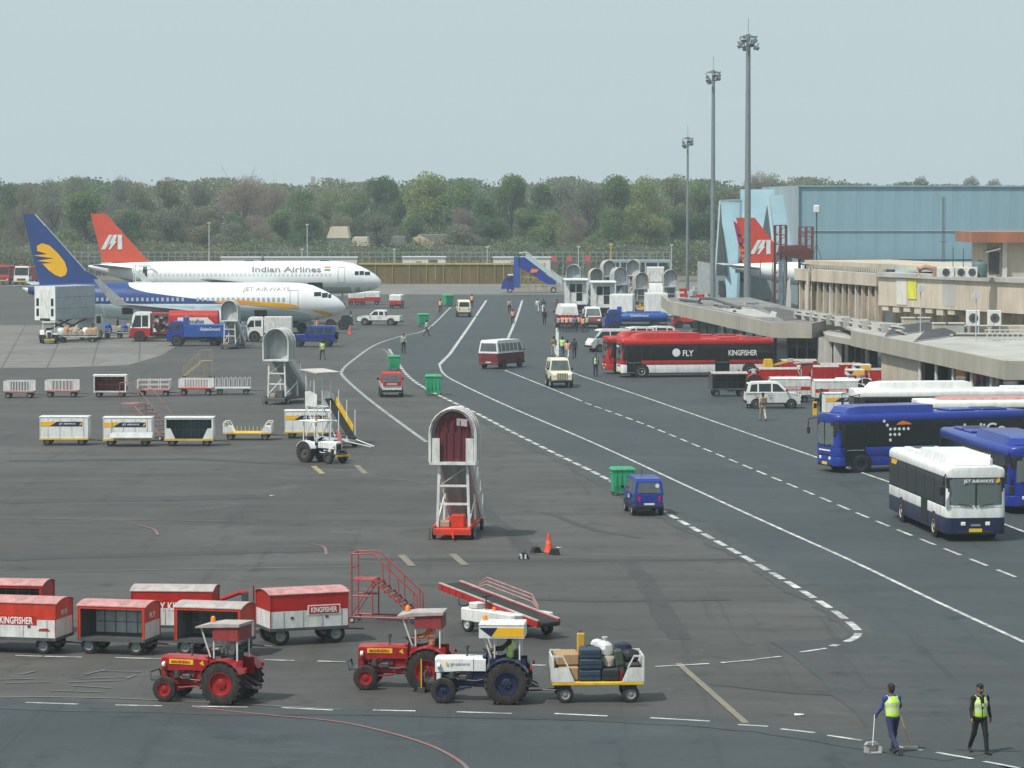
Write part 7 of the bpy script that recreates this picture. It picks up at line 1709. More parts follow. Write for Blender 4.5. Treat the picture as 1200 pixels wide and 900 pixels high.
steps_frame('rusty pink lattice steps standing between the two cart rows', at(168, 514), -35, mat('pinkish_steel', (.36, .16, .15), .6, grime=.3), 1.42, lite=.5, mt=mat('pinkish_tread', (.22, .12, .12), .7))
steps_frame('yellow lattice steps standing behind the far cart row', at(235, 443), 200, mat('dull_yellow_steel', (.42, .34, .13), .6, grime=.3), .95, lite=.6, mt=mat('dull_yellow_tread', (.34, .28, .12), .7))
HOODG = mat('grey_cover', (.37, .39, .395), .6, grime=.15); HOODC = mat('cream_cover', (.50, .48, .41), .7, grime=.2)
boarding_stairs('white boarding stairs with an open grey hood, nearer of the two left ones', at(324, 474), -106, WHITE2, DGREY, HOODG, None, .96, screen=-.9)
boarding_stairs('white boarding stairs with a small grey hood standing before the blue van', at(269, 409), -97, WHITE2, DGREY, HOODG, None, .84, screen=-.5)
# tractor and white loading ramp
tr = tractor('white tractor under a white frame canopy, seen from its front right', at(368, 541), -42, WHITE, NAVY, DGREY, WHITE, canopy=None, exhaust=False, sc=.92)
for x, y in ((-.35, .5), (-.35, -.5), (.75, .5), (.75, -.5)): MB().tube([(x, y, 1.2), (x, y, 2.35)], .03, WHITE, 6).build('canopy_post', tr)
MB().box(-.55, .95, -.7, .7, 2.35, 2.43, WHITE, .02).build('canopy_roof', tr); MB().box(2.36, 2.44, -.6, .6, .42, .52, YEL).build('bumper_bar', tr); MB().cyl((.8, -.6, 2.5), 'z', .07, .14, ORANGE, 8).build('beacon', tr)
t = thing('loading_ramp', 'white framed passenger ramp with posts and a yellow side panel beside the white tractor', 'loading ramp', at(383, 522), -54)
for k in range(5):
    x = -1.3 + k * .85
    for sg in (-1, 1): MB().tube([(x, sg * .55, .3), (x, sg * .55, 4.2 - k * .52 if k else 4.3)], .03, WHITE, 6).build('post', t)
MB().slab([(-1.55, -.8, 4.25), (-1.55, .8, 4.25), (.2, .8, 4.12), (.2, -.8, 4.12)], (0, 0, .06), mat('pale_canvas', (.52, .48, .44), .7)).build('awning', t)
MB().slab([(-.2, .0, 2.6), (-.2, .5, 2.6), (2.3, .5, .5), (2.3, .0, .5)], (0, 0, .06), BLACK).build('belt', t)
for sg, m in ((1, YEL),): MB().slab([(-.1, sg * .56, 2.45), (.1, sg * .56, 2.8), (1.9, sg * .56, 1.2), (1.8, sg * .56, .7)], (0, sg * .03, 0), m).build('side_panel', t)
MB().slab([(2.0, -.6, 1.1), (2.45, -.6, .8), (2.55, -.6, .3), (2.05, -.6, .3)], (0, -.03, 0), PINK).build('red_panel', t)
for sg in (-1, 1):
    MB().slab([(-1.35, sg * .58, 2.2), (-.1, sg * .58, 2.2), (-.1, sg * .58, 2.9), (-.9, sg * .58, 3.1), (-1.35, sg * .58, 3.0)], (0, sg * .02, 0), WHITE2).build('white_panel', t)
    for a, q in (((-1.3, 2.2), (0, .5)), ((0, 2.2), (-1.3, .5)), ((-1.3, 1.4), (.9, 1.4))): MB().bar((a[0], sg * .56, a[1]), (q[0], sg * .56, q[1]), .05, .05, WHITE).build('brace', t)
MB().box(-1.4, 0, -.55, .55, 2.12, 2.2, WHITE).build('platform', t); MB().box(-1.4, 2.3, -.6, .6, .28, .42, LGREY, .02).build('base', t)
for x in (-1.1, 1.9):
    for sg in (-1, 1): wheel(t, x, sg * .65, .24, .14)
MB().tube([(2.3, .5, .45), (3.5, .9, .12)], .03, WHITE, 6).build('rail', t); MB().tube([(2.3, -.5, .45), (3.5, .7, .1)], .03, WHITE, 6).build('rail', t)
# ---------------------------------------------------------------- around the two jets
def catering(label, loc, yaw, zb, zt, L, W, sidem, cabc=WHITE, group=None, windows=True, door=True):
    t = thing('catering_truck', label, 'catering truck', loc, yaw, group); l, w_ = L / 2, W / 2
    MB().box(-l, l, -w_, w_, zb, zt, sidem, .05).build('box_body', t)
    for sg in (-1, 1):
        for k in (1, 2): MB().box(-l + .1, l - .1, sg * w_ - .008, sg * w_ + .008, zb + (zt - zb) * k / 3 - .015, zb + (zt - zb) * k / 3 + .015, DGREY).build('seam', t)
    r = MB().box(-l - .05, -l - .001, -w_ - .02, w_ + .02, zb - .05, zt + .03, WHITE).build('rear_wall', t)
    MB().box(-l - .065, -l - .051, -w_ * .48, w_ * .48, zb + .15, zt - .35, WHITE2).build('rear_door', r)
    for sy in (-1, 1):
        for z0 in (zb + .35, zb + 1.35): MB().box(-l - .062, -l - .051, sy * w_ * .72 - .16, sy * w_ * .72 + .16, z0, z0 + .75, GLASS).build('window', r)
    MB().box(-l - .062, -l - .051, -w_ * .5, w_ * .5, zb - .04, zb + .14, BLACK).build('step_recess', r)
    for a, q in ((-1, 1), (1, -1)):
        for sg in (-1, 1): MB().bar((a * l * .7, sg * w_ * .7, .9), (q * l * .7, sg * w_ * .7, zb - .02), .1, .16, DGREY).build('scissor_arm', t)
    MB().box(-l, l + 1.4, -.5, .5, .6, .9, DGREY).build('chassis', t)
    MB().prism([(l - .0, .6), (l, 2.5), (l + 1.2, 2.5), (l + 1.6, 1.6), (l + 1.7, .6)], -w_ + .1, w_ - .1, cabc).build('cab', t); MB().box(l + .3, l + 1.0, -w_ + .085, w_ - .085, 1.6, 2.3, GLASS).build('window', t)
    MB().box(l + .02, l + 1.2, -w_ + .3, w_ - .3, zb, zb + .12, LGREY).build('front_platform', t)
    for sg in (-1, 1): MB().tube([(l + .05, sg * (w_ - .35), zb + .1), (l + .05, sg * (w_ - .35), zb + 1.2), (l + 1.15, sg * (w_ - .35), zb + 1.2), (l + 1.15, sg * (w_ - .35), zb + .1)], .03, YEL, 5).build('guard_rail', t)
    for x in (-l + .9, l + .8):
        for sg in (-1, 1): wheel(t, x, sg * (w_ - .2), .48, .3)
    return t
catering('raised catering truck with a grey box and white rear wall under the blue tail', (G(77, 399).x, G(77, 399).y, 0), 60, 2.15, 5.45, 6.4, 2.5, mat('grey_truck_side', (.36, .40, .43), .5, grime=.15))
tr = tractor('white tug standing before the raised catering truck', at(57, 402), -80, WHITE2, DGREY, DGREY, WHITE, canopy=None, exhaust=False)
MB().box(-.5, .9, -.62, .62, 2.0, 2.08, WHITE2).build('canopy_roof', tr)
for x in (-.4, .8):
    for sg in (-1, 1): MB().tube([(x, sg * .55, 1.1), (x, sg * .55, 2.0)], .03, WHITE2, 5).build('canopy_post', tr)
MB().box(2.3, 2.4, -.5, .5, .35, .5, YEL).build('bumper_bar', tr)
def heap_cart(px, py, L, label, cols, short, yaw=0, n=8):
    t = rail_cart(label, at(px, py), yaw, L, 1.5, .6, .95, LGREY, LGREY, 'rails', 'baggage carts by the jets', .22, bar=.5); rr = random.Random(px)
    nm = {'w': 'white', 't': 'tan', 'p': 'pale brown', 'b': 'blue'}; cnt = {}; ordn = ('first', 'second', 'third', 'fourth', 'fifth')
    for k in range(n):
        c = cols[k % len(cols)]; x = -L / 2 + .35 + (L - .7) * k / max(1, n - 1); cnt[c] = cnt.get(c, 0) + 1
        bag('sack', '%s sack, %s such from the left on the %s' % (nm[c], ordn[cnt[c] - 1], short), 'sack', (t.location.x + x, t.location.y + rr.uniform(-.3, .3), .62), rr.uniform(0, 90), (1.0, .9, rr.uniform(.6, .95)), {'w': PLASW, 't': CARD, 'p': BEIGE, 'b': BLUE2}[c], 'sacks heaped on carts under the jets', True, knot=False)
    return t
heap_cart(92, 401, 4.0, 'long grey cart heaped with tan and white sacks, behind the white tug', 'wttpt', 'long cart by the tug'); heap_cart(115, 396, 2.6, 'grey cart heaped with blue sacks under the catering truck', 'bbbtb', 'cart below the raised truck', n=5); heap_cart(149, 396, 2.0, 'short cart heaped with blue and brown sacks left of the fuel truck', 'pbpb', 'short cart by the fuel truck', n=4)
ft = truck('red and white fuel truck with a red tank, beside the blue tailed jet', at(205, 400), 180, RED, 8.6, 2.4, 'pump', RED, WHITE, REDDK, cl=2.0, h=2.9, lh=2.85)
for sg in (-1, 1):
    MB().slab([(-.1 - 4.2, sg * 1.21, 1.5), (-.4, sg * 1.21, 1.5), (-.4, sg * 1.21, 2.4), (-3.3, sg * 1.21, 2.4)], (0, sg * .01, 0), WHITE).build('name_panel', ft)
    lettering('इंडियनऑयल', ft, (-1.9, sg * 1.235, 1.95), '+y' if sg > 0 else '-y', 2.2, .55, mat('dark_blue_letter', (.02, .03, .12), .5, grime=0), .015)
bt = truck('blue lavatory truck with a tall blue box behind its cab, before the fuel truck', at(240, 405), 180, BLUE, 7.0, 2.1, 'box', BLUE2, cl=1.5, h=2.35, lh=2.0)
MB().box(1.55, 1.95, -1.0, 1.0, .8, 2.75, BLUE2, .03).build('tall_locker', bt)
for sg in (-1, 1): lettering('GlobeGround', bt, (-.6, sg * 1.066, 1.62), '+y' if sg > 0 else '-y', 1.9, .3, W_, .015)
t = car('van', 'van', 'bright blue van half hidden behind the small hooded stairs', 'van', at(266, 405), 172, BLUE, sc=1.12)
truck('white truck with a square cab under the white jet fuselage', at(315, 400), 182, WHITE, 4.6, 2.1, 'box', WHITE2, lh=2.4, h=2.4, cl=1.8, name='service_truck')
t = truck('white box truck with blue lower panels under the jet nose', at(340, 390), 0, WHITE, 4.6, 2.1, 'box', WHITE, lh=2.75, h=2.1, cl=1.2); MB().box(-2.3, .9, -1.06, -1.053, .9, 1.45, BLUE2).build('blue_band', t)
t = car('suv', 'jeep', 'blue hard top jeep with a rear spare wheel, facing left before the jet', 'jeep', at(367, 406), 176, BLUE, rim=BLUE2, spare=True, sc=1.02)
car('pickup', 'pickup', 'white pickup truck right of the jet nose', 'pickup', at(445, 381), 168, WHITE)
truck('dark green tow tug under the nose of the blue tailed jet', at(393, 386), 5, mat('dark_green_paint', (.02, .05, .04), .5), 3.6, 2.0, 'flat', h=1.6, cl=1.2, cab_up=DGREY, name='tow_tug', cat='tug')
cone('small orange cone between the jeep and the white pickup', at(410, 392), .9)
def gpu(px, py, label, yaw, L=3.0):
    t = thing('ground_power_unit', label, 'power unit', at(px, py), yaw, 'white and red trailers by the jets')
    MB().box(-L / 2, L / 2, -.8, .8, .5, .95, RED, .03).build('base', t); MB().box(-L / 2 + .02, L / 2 - .02, -.78, .78, .952, 1.75, WHITE, .08).build('cover', t); MB().box(-L * .3, L * .3, -.79, -.776, 1.2, 1.5, WHITE2).build('panel', t)
    running_gear(t, L, 1.6, .3, .5, None, 1.0); MB().cyl((0, 0, 1.78), 'z', .1, .1, DGREY, 8).build('exhaust', t)
gpu(430, 357, 'white and red trailer under the front of the red tailed jet', 0, 3.6); gpu(465, 361, 'white over red trailer seen end on, right of the jet noses', 84)
gpu(418, 358, 'shorter white and red trailer left of the one under the red tailed jet', 4, 2.2)
def fire(px, py, label, red):
    t = truck(label, at(px, py), -95, WHITE if not red else RED, 7.0, 2.5, 'box', RED, WHITE2 if not red else RED, lh=3.0, h=3.1, cl=1.9, group='red and white trucks at the left edge', cat='fire truck', name='fire_truck'); MB().box(3.2, 3.6, -1.0, 1.0, .62, .8, YEL).build('yellow_bar', t); MB().box(1.9, 2.3, -.7, .7, 3.1, 3.25, RED).build('light_bar', t)
fire(8, 333, 'red fronted fire truck at the left edge, beyond the blue tail', True); fire(31, 334, 'white fronted fire truck left of the blue tail fin', False)
t = thing('low_shed', 'long low dull red shed roof behind the fire trucks', 'shed', (G(-20, 318).x, 640, 0)); MB().prism([(-20, 2.6), (18, 2.6), (16, 3.7), (-20, 3.7)], 0, 6, mat('dull_red_roof', (.22, .12, .11), .8, grime=.3)).build('roof', t); MB().box(-20, 17, .5, 5.5, 0, 2.6, DGREY).build('wall', t)
t = steps_frame('white steps leading to the rear door of the red tailed jet', at(178, 362), 0, WHITE2, 2.4, mt=WHITE2)
# ---------------------------------------------------------------- centre road
bin_('green bin furthest back, beside the cream van', at(525, 359), 30, 1.1); bin_('green bin left of the walking guard, third from the back', at(496, 383), 10, 1.05); bin_('green bin on the curve of the white line behind the red and white car', at(462, 434), 5, .88); bin_('green bin standing right of the red and white car', at(508, 463), 0, 1.05)
car('van', 'van', 'cream van far off between the green bin and the lane line', 'van', at(543, 371), 94, CREAM, glass=GLASS, sc=1.15)
t = car('hatch', 'car', 'small red and white car driving away left of a green bin', 'car', at(458, 464), 95, WHITE, RED, glass=GLASS2, sc=1.04); MB().box(-1.80, -1.70, -.62, .62, .80, 1.02, RED).build('tailgate_band', t); lettering('KINGFISHER', t, (-1.806, 0, .91), '-x', .7, .12, W_, .02)
car('minibus', 'minibus', 'white over maroon minibus seen from behind on the road', 'minibus', at(588, 431), 62, MAROON, WHITE, glass=GLASS2, rim=MAROON, sc=1.0, bumper=MAROON)
car('jeep', 'jeep', 'cream jeep coming towards the camera with black bumpers', 'jeep', at(655, 453), -84, CREAM, rim=CREAM, glass=GLASS2, plate=PLATE, sc=1.08)
# ---------------------------------------------------------------- right side: buses
RW = [('FLY', .8, 1.9, .85, .46, W_, '+y'), ('KINGFISHER', -3.6, 1.9, 2.3, .44, W_, '+y')]
t = bus('red, white and black bus with large white lettering, parked side on before the terminal', at(814, 441), 189, 12.2, WHITE, RED, RED, RED, RW, door=(.34,), plate=PLATE, pod_x=(-.02, .42), dest=('KINGFISHER', 1.2, .16), lowz=(.35, 1.02, 1.34), frame=RED, bulge=.24, podh=.5)
MB().lathe([(.30, 0), (.32, .015), (.01, .02)], (1.75, 1.285, 1.95), (0, 1, 0), W_, 18).build('round_emblem', t)
bus('second red bus mostly hidden behind the lettered red bus', at(790, 437), 190, 11.5, RED, RED, RED, RED, plate=PLATE, rim=REDDK)
t = bus('blue bus with white dots on its dark flank, facing left', at(1078, 549), 202, 11.1, BLUE, BLUE, BLUE, BLUE, [('IndiGo', -3.1, 2.1, 2.5, .56, W_, '+y')], rim=BLUE, door=(.45,), pod_x=(-.02, .44))
b = MB()
for i, j in [(-1.4, -1.5), (-.7, -.75), (0, 0), (1, 0), (2, 0), (3, 0), (4, 0), (0, 1), (1, 1), (0, 2), (2, 1)]: b.cyl((2.45 - i * .26, 1.285, 2.2 - j * .28), 'y', .08, .012, W_, 10)
b.build('white_dots', t); MB().slab([(2.1, 1.285, 2.42), (1.2, 1.285, 2.42), (1.35, 1.285, 2.52), (1.7, 1.285, 2.62), (2.0, 1.285, 2.52)], (0, .012, 0), ORANGE).build('orange_mark', t)
MB().box(5.44, 5.578, -.60, .60, 1.10, 1.17, WHITE).build('white_line', t)
bus('blue bus cut by the right edge, beside the white and navy one', at(1170, 587), -84, 13.0, BLUE, BLUE, BLUE, BLUE, [('IndiGo', 3.0, 2.2, 1.6, .5, W_, '-y')], rim=BLUE, pod_x=(-.02, .44))
t = bus('white and navy bus driving towards the camera in the dashed lane', at(1107, 619), -84.5, 11.0, NAVY, WHITE, WHITE, WHITE, plate=PLATE, dest=('JET AIRWAYS', 1.25, .17, .1), frame=WHITE, pod_x=(-.05, .44), doors_left=True, bulge=.18, hx=(.62, -.52), lowz=(.32, .98, 1.42), H=3.05)
for x in (5.54,):
    MB().slab([(x, .82, 2.40), (x, 1.0, 2.46), (x, .98, 2.62), (x, .86, 2.56)], (.01, 0, 0), GOLD).build('sun_emblem', t)
MB().box(5.50, 5.53, -.2, .2, .64, .72, CHROME).build('badge', t)
MB().slab([(-4.8, -1.268, 2.42), (-3.9, -1.268, 2.42), (-3.6, -1.268, 2.62), (-4.8, -1.268, 2.62)], (0, -.01, 0), GOLD).build('gold_panel', t)
MB().box(1.0, 2.2, -1.263, -1.256, .45, 2.6, BLACK).build('door', t)
bus('tall white bus in the back row, its dark glass band facing us', at(1128, 520), 186, 13.0, WHITE, WHITE, WHITE, WHITE, [('JET AIRWAYS', -4.6, 2.42, 1.8, .16, JETM, '+y')], pod_x=(-.02, .43), H=3.2, podh=.42)
bus('white bus with a faded red roof, between the white and the blue buses', at(1190, 528), 186, 11.5, WHITE, WHITE, WHITE, ROOFR, pod_x=(-.40, .40), podh=.14, H=2.9)
# the sitting and standing bus people
for lab, px, yaw_, dx, dy, root_i in ():
    pass
# ---------------------------------------------------------------- vehicles near the terminal
car('hatch', 'car', 'white hatchback parked side on before the baggage carts', 'car', at(905, 478), 2, WHITE, sc=1.07, rim=CHROME)
KC = 'covered baggage carts crowded by the terminal'
box_cart('open dark lined baggage cart left of the white hatchback', at(853, 464), 6, 2.5, 1.4, .55, 1.62, DGREY, DGREY, ROOFW, '-y', lining=DARKIN, r=.24, group=KC)
def kf_cart(px, py, L, label, yaw=4, up=WHITE2, lo=RED, roof=WHITE2, letters=True, h=1.62): return box_cart(label, at(px, py), yaw, L, 1.4, .52, h, up, WHITE2, roof, r=.22, group=KC, split=.32, letters=[('KINGFISHER', .1, .98, 1.2, .17, W_, '-y')] if letters else None)
for px, py, L, lab in [(925, 471, 2.7, 'white cart with a lettered red band behind the hatchback bonnet'), (978, 474, 2.9, 'white cart with a red band at the back of the white name panel cart')]:
    t = kf_cart(px, py, L, lab); MB().box(-L / 2, L / 2, -.712, -.703, .86, 1.10, RED).build('red_band', t)
for px, py, L, lab in [(912, 458, 2.9, 'red cart with a pale roof behind the white red banded one'), (957, 455, 3.0, 'red cart in the back row beside the tractor canopy'), (984, 452, 3.0, 'red cart furthest back before the portico columns'), (1033, 459, 3.3, 'faded red cart right of the yellow banded roofs'), (935, 447, 2.6, 'long red topped cart nearest the glass doors')]:
    box_cart(lab, at(px, py), 4, L, 1.4, .52, 1.6, RED, RED, ROOFW, r=.22, group=KC)
t = jet_cart(992, 490, 'white cart with gold and navy name panel before the tall white bus', yaw=4, L=2.9)
bpy.context.view_layer.update()
t = tractor('red tractor with a red canopy among the baggage carts by the portico', at(945, 462), 178, RED, REDDK, RED, canopy='red', sc=1.05)
t = tractor('white tractor with a yellow and navy canopy, left of the two by the white bus', at(1004, 470), 180, WHITE, NAVY, DGREY, WHITE, canopy='white'); t = tractor('white tractor with a yellow and navy canopy standing behind the other one', at(1012, 463), 180, WHITE, NAVY, DGREY, WHITE, canopy='white')
t = tractor('navy tractor whose yellow canopy shows above the tall white bus', at(1092, 468), 182, NAVY, NAVY, NAVY, NAVY, canopy='white')
tractor('old tractor with an orange hood beside the rear of the red bus', at(884, 458), 180, REDO, DGREY, RED, canopy=None); 
t = thing('loader', 'yellow machine with a raised cover beside the rear of the red bus', 'loader', at(898, 452), 180)
MB().box(-.6, .5, -.4, .4, .5, 1.4, YEL, .06).build('body', t); MB().prism([(-.5, 1.4), (.3, 1.4), (.15, 2.0), (-.4, 2.0)], -.4, .4, YEL).build('hood', t); MB().bar((.4, 0, 1.3), (-1.8, .2, 1.9), .15, .15, YEL).build('arm', t); MB().box(-2.0, -1.6, -.1, .5, 1.8, 2.05, LGREY).build('grab', t)
for x in (-.4, .4):
    for sg in (-1, 1): wheel(t, x, sg * .5, .3, .2)
# behind the red bus
car('van', 'van', 'white van behind the front of the second red bus', 'van', at(713, 412), 200, WHITE, sc=1.2); car('hatch', 'car', 'white car roof showing above the second red bus', 'car', at(741, 408), 195, WHITE, sc=1.2); car('hatch', 'car', 'low white car right of the other one behind the red bus roof', 'car', at(766, 407), 185, WHITE, sc=1.2)
t = car('pickup', 'pickup', 'small blue pickup parked in the shade of the canopy', 'pickup', at(818, 406), 180, BLUE, WHITE); 
bt = truck('blue tank truck behind the red buses, facing left', at(745, 388), 182, BLUE, 6.6, 2.1, 'tank', BLUE2, cl=1.5, h=2.3, lh=2.0, rim=BLUE2); MB().box(1.55, 1.95, -.9, .9, .8, 2.6, BLUE2, .03).build('tall_locker', bt)
for sg in (-1, 1): lettering('GlobeGround', bt, (-.3, sg * 1.06, 1.7), '+y' if sg > 0 else '-y', 1.9, .28, W_, .015)
t = truck('white and red box truck behind the blue tank truck, left one', at(730, 374), 84, RED, 6.0, 2.7, 'box', WHITE, WHITE, lh=2.9, h=2.4, cl=1.6); t2_ = truck('white tank truck with a red frame behind the blue tank truck, right one', at(768, 376), 92, RED, 6.0, 2.4, 'box', WHITE, WHITE, lh=3.2, h=2.5, cl=1.6)
car('van', 'van', 'white and red van standing behind the group of workers', 'van', at(664, 384), 95, RED, WHITE, sc=1.5, glass=WHITE2); car('van', 'van', 'white and maroon van right of the group of workers', 'van', at(694, 384), -88, MAROON, WHITE, sc=1.3, glass=GLASS2)
t = truck('small red cart truck in the shade of the canopy', at(806, 384), 185, RED, 4.6, 1.8, 'box', REDO, DGREY, lh=1.5, h=1.9, cl=1.0); t.scale = (.75, .75, .75)
# boxy white cabs seen end on, with stairs behind
def lounge(px, py, label, W):
    t = thing('lounge_truck', label, 'lounge truck', at(px, py), -90, 'white boxy trucks at the far end of the road'); w_ = W / 2
    MB().box(-5, .2, -w_, w_, 1.15, 4.0, WHITE2, .04).build('cabin', t); MB().box(-5.2, .9, -w_ - .15, w_ + .15, 4.002, 4.18, WHITE, .03).build('roof', t); MB().box(-4.8, -.2, -w_ + .2, w_ - .2, .35, 1.14, DGREY).build('chassis', t); MB().box(.2, .9, -w_, w_, 1.05, 1.2, LGREY).build('porch', t)
    f = MB().box(.2, .23, -w_ * .6, w_ * .62, 1.4, 3.7, WHITE).build('front_frame', t)
    for k, (ya, yb) in enumerate(((-.56, -.06), (.02, .56))):
        for za, zb_ in ((1.5, 2.5), (2.6, 3.6)): MB().box(.231, .245, w_ * ya, w_ * yb, za, zb_, GLASS if (k, za) != (0, 1.5) else WHITE2).build('window', f)
    for sg in (-1, 1): MB().box(.75, .85, sg * w_ - .08, sg * w_ + .08, 1.2, 4.0, WHITE2).build('post', t); MB().box(-3.5, -1.5, sg * w_ - .01, sg * w_ + .01, 2.2, 3.2, GLASS).build('window', t)
    for x in (-.6, -4.2):
        for sg in (-1, 1): wheel(t, x, sg * (w_ - .25), .5, .3)
lounge(675, 367, 'white boxy truck with dark windows, left of the pair behind the workers', 2.7); lounge(707, 371, 'white boxy truck with dark windows, right of the pair behind the workers', 2.8)
S0 = [(672, 358, 'boarding stairs with grey back and a flat hood behind the left white boxy truck', HOODG, -96), (699, 359, 'boarding stairs with a round cream hood behind the right white boxy truck', HOODC, -80), (727, 362, 'boarding stairs with a grey hood between the cream and the tan hooded ones', HOODG, -70), (752, 365, 'boarding stairs with a tan hood and a yellow frame', mat('tan_cover', (.36, .32, .25), .7, grime=.2), -76), (786, 364, 'brown backed boarding stairs nearest the light masts', mat('brown_cover', (.22, .19, .155), .7, grime=.2), -88)]
for i, (px, py, lab, hm_, yw) in enumerate(S0): boarding_stairs(lab, at(px, py), yw, LGREY, DGREY if i != 3 else YEL, hm_, None, (1.0, .92, .98, .9, .95)[i], screen=(-.5, -1.2, -.25, -.35, -.4)[i])
t = catering('white high lift truck with two windows behind the stairs', at(768, 352), 268, 2.6, 4.6, 3.6, 2.4, WHITE2)
t = thing('canopy_shed', 'pale blue long flat roof behind the parked stairs', 'shed', (D(712, 306, 470).x, 470, 0)); L = D(786, 306, 470).x - t.location.x; zz = D(712, 305, 470).z
MB().box(0, L, 0, 5, zz - .35, zz, HE).build('roof', t); MB().box(.3, L - .3, 4.5, 4.8, 0, zz - .36, LGREY).build('back_wall', t)
for k in range(6): MB().box(L * k / 5 - .1, L * k / 5 + .1, 0, .2, 0, zz - .352, LGREY).build('post', t)
rr = random.Random(11)
for k, (px, py, c, lab) in enumerate([(800, 352, WHITE2, 'white engine stand left of the shortest mast base'), (816, 350, LGREY, 'grey equipment trolley right of the shortest mast'), (801, 359, WHITE2, 'white wheeled equipment box near the shortest mast'), (820, 360, MAROON, 'dark red equipment trolley at the canopy edge'), (828, 353, WHITE2, 'white equipment trolley beside the middle mast')]):
    t = thing('equipment_trolley', lab, 'trolley', at(px, py), rr.uniform(-30, 30), 'ground equipment parked by the light masts'); MB().box(-1.1, 1.1, -.7, .7, .4, 1.5, c, .06).build('body', t); MB().box(-.6, .7, -.4, .4, 1.5, 2.1, rr.choice((WHITE2, LGREY, RED)), .06).build('top_box', t); t.scale = (.8, .8, .8); MB().cyl((.5, -.5, 1.2), 'y', .35, .5, DGREY, 12).build('reel', t)
    for x in (-.8, .8):
        for sg in (-1, 1): wheel(t, x, sg * .6, .25, .15)
# blue truck mounted stairs
t = thing('stair_truck', 'blue stair truck with white steps descending to the right before the brown wall', 'stair truck', at(628, 343), 180)
MB().box(-3.6, 4.2, -.9, .9, .45, .9, mat('beige_chassis', (.42, .36, .25), .7, grime=.3)).build('chassis', t)
for sg in (-1, 1):
    MB().slab([(2.6, sg * .95, 3.9), (2.6, sg * .95, 5.3), (1.6, sg * .95, 5.3), (-3.0, sg * .95, 1.6), (-3.0, sg * .95, 1.2), (-1.8, sg * .95, 1.25)], (0, sg * .05, 0), BLUE).build('side_panel', t); MB().slab([(1.4, sg * 1.01, 5.1), (1.6, sg * 1.01, 6.0), (-3.9, sg * 1.01, 2.0), (-3.9, sg * 1.01, 1.2)], (0, sg * .03, 0), mat('stair_glass', (.45, .55, .60), .2, grime=.1)).build('balustrade', t)
    MB().tube([(2.5, sg * 1.0, 5.9), (1.5, sg * 1.0, 6.1), (-4.0, sg * 1.0, 2.1)], .05, WHITE, 6).build('hand_rail', t); MB().slab([(.9, sg * 1.03, 3.0), (-.1, sg * 1.03, 3.05), (-.4, sg * 1.03, 3.5), (.6, sg * 1.03, 3.6)], (0, sg * .01, 0), ORANGE).build('orange_mark', t)
MB().box(2.4, 3.3, -1.0, 1.0, .9, 5.4, BLUE2, .05).build('tower', t)
sm = MB().box(-.16, .16, -.9, .9, -.02, .03, LGREY).mesh('step')
for k in range(18): inst('step', sm, t, (1.6 - 5.3 * k / 17, 0, 5.2 - 4.0 * k / 17))
MB().prism([(3.3, .6), (3.3, 2.6), (4.4, 2.5), (5.0, 1.6), (5.2, .6)], -1.0, 1.0, BLUE).build('cab', t); MB().box(3.5, 4.3, -1.01, 1.01, 1.6, 2.3, GLASS).build('window', t); MB().box(3.4, 4.2, -.9, .9, 2.6, 2.75, WHITE).build('cab_roof', t)
b = MB()
for sg in (-1, 1):
    for x, z in ((2.3, 4.2), (1.2, 3.6), (.1, 2.9), (-1.0, 2.2)): b.bar((x, sg * .93, .9), (x, sg * .93, z), .08, .08, BROWN2); b.bar((x, sg * .93, 1.0), (x - 1.0, sg * .93, z * .62), .06, .06, FENCE)
    b.bar((2.5, sg * .93, 2.4), (-1.2, sg * .93, 2.2), .1, .1, YCAP)
for k in range(7): x = -3.6 + k * .8; b.bar((x, -.95, .4), (x + .4, -.95, 1.0), .07, .07, LGREY); b.bar((x + .4, -.95, 1.0), (x + .8, -.95, .4), .07, .07, LGREY)
b.build('truss', t); MB().tube([(2.2, -1.02, 1.5), (2.2, -1.02, 4.2)], .05, WHITE, 6).build('pole', t)
for x in (3.9, -2.6):
    for sg in (-1, 1): wheel(t, x, sg * .85, .45, .28)
t = thing('trailer', 'thin white trailer lying before the brown wall, left of the stair truck', 'trailer', at(577, 330), 0); MB().box(-1.3, 1.3, -.5, .5, .5, .8, WHITE).build('deck', t)
for sg in (-1, 1): wheel(t, 0, sg * .5, .25, .15)
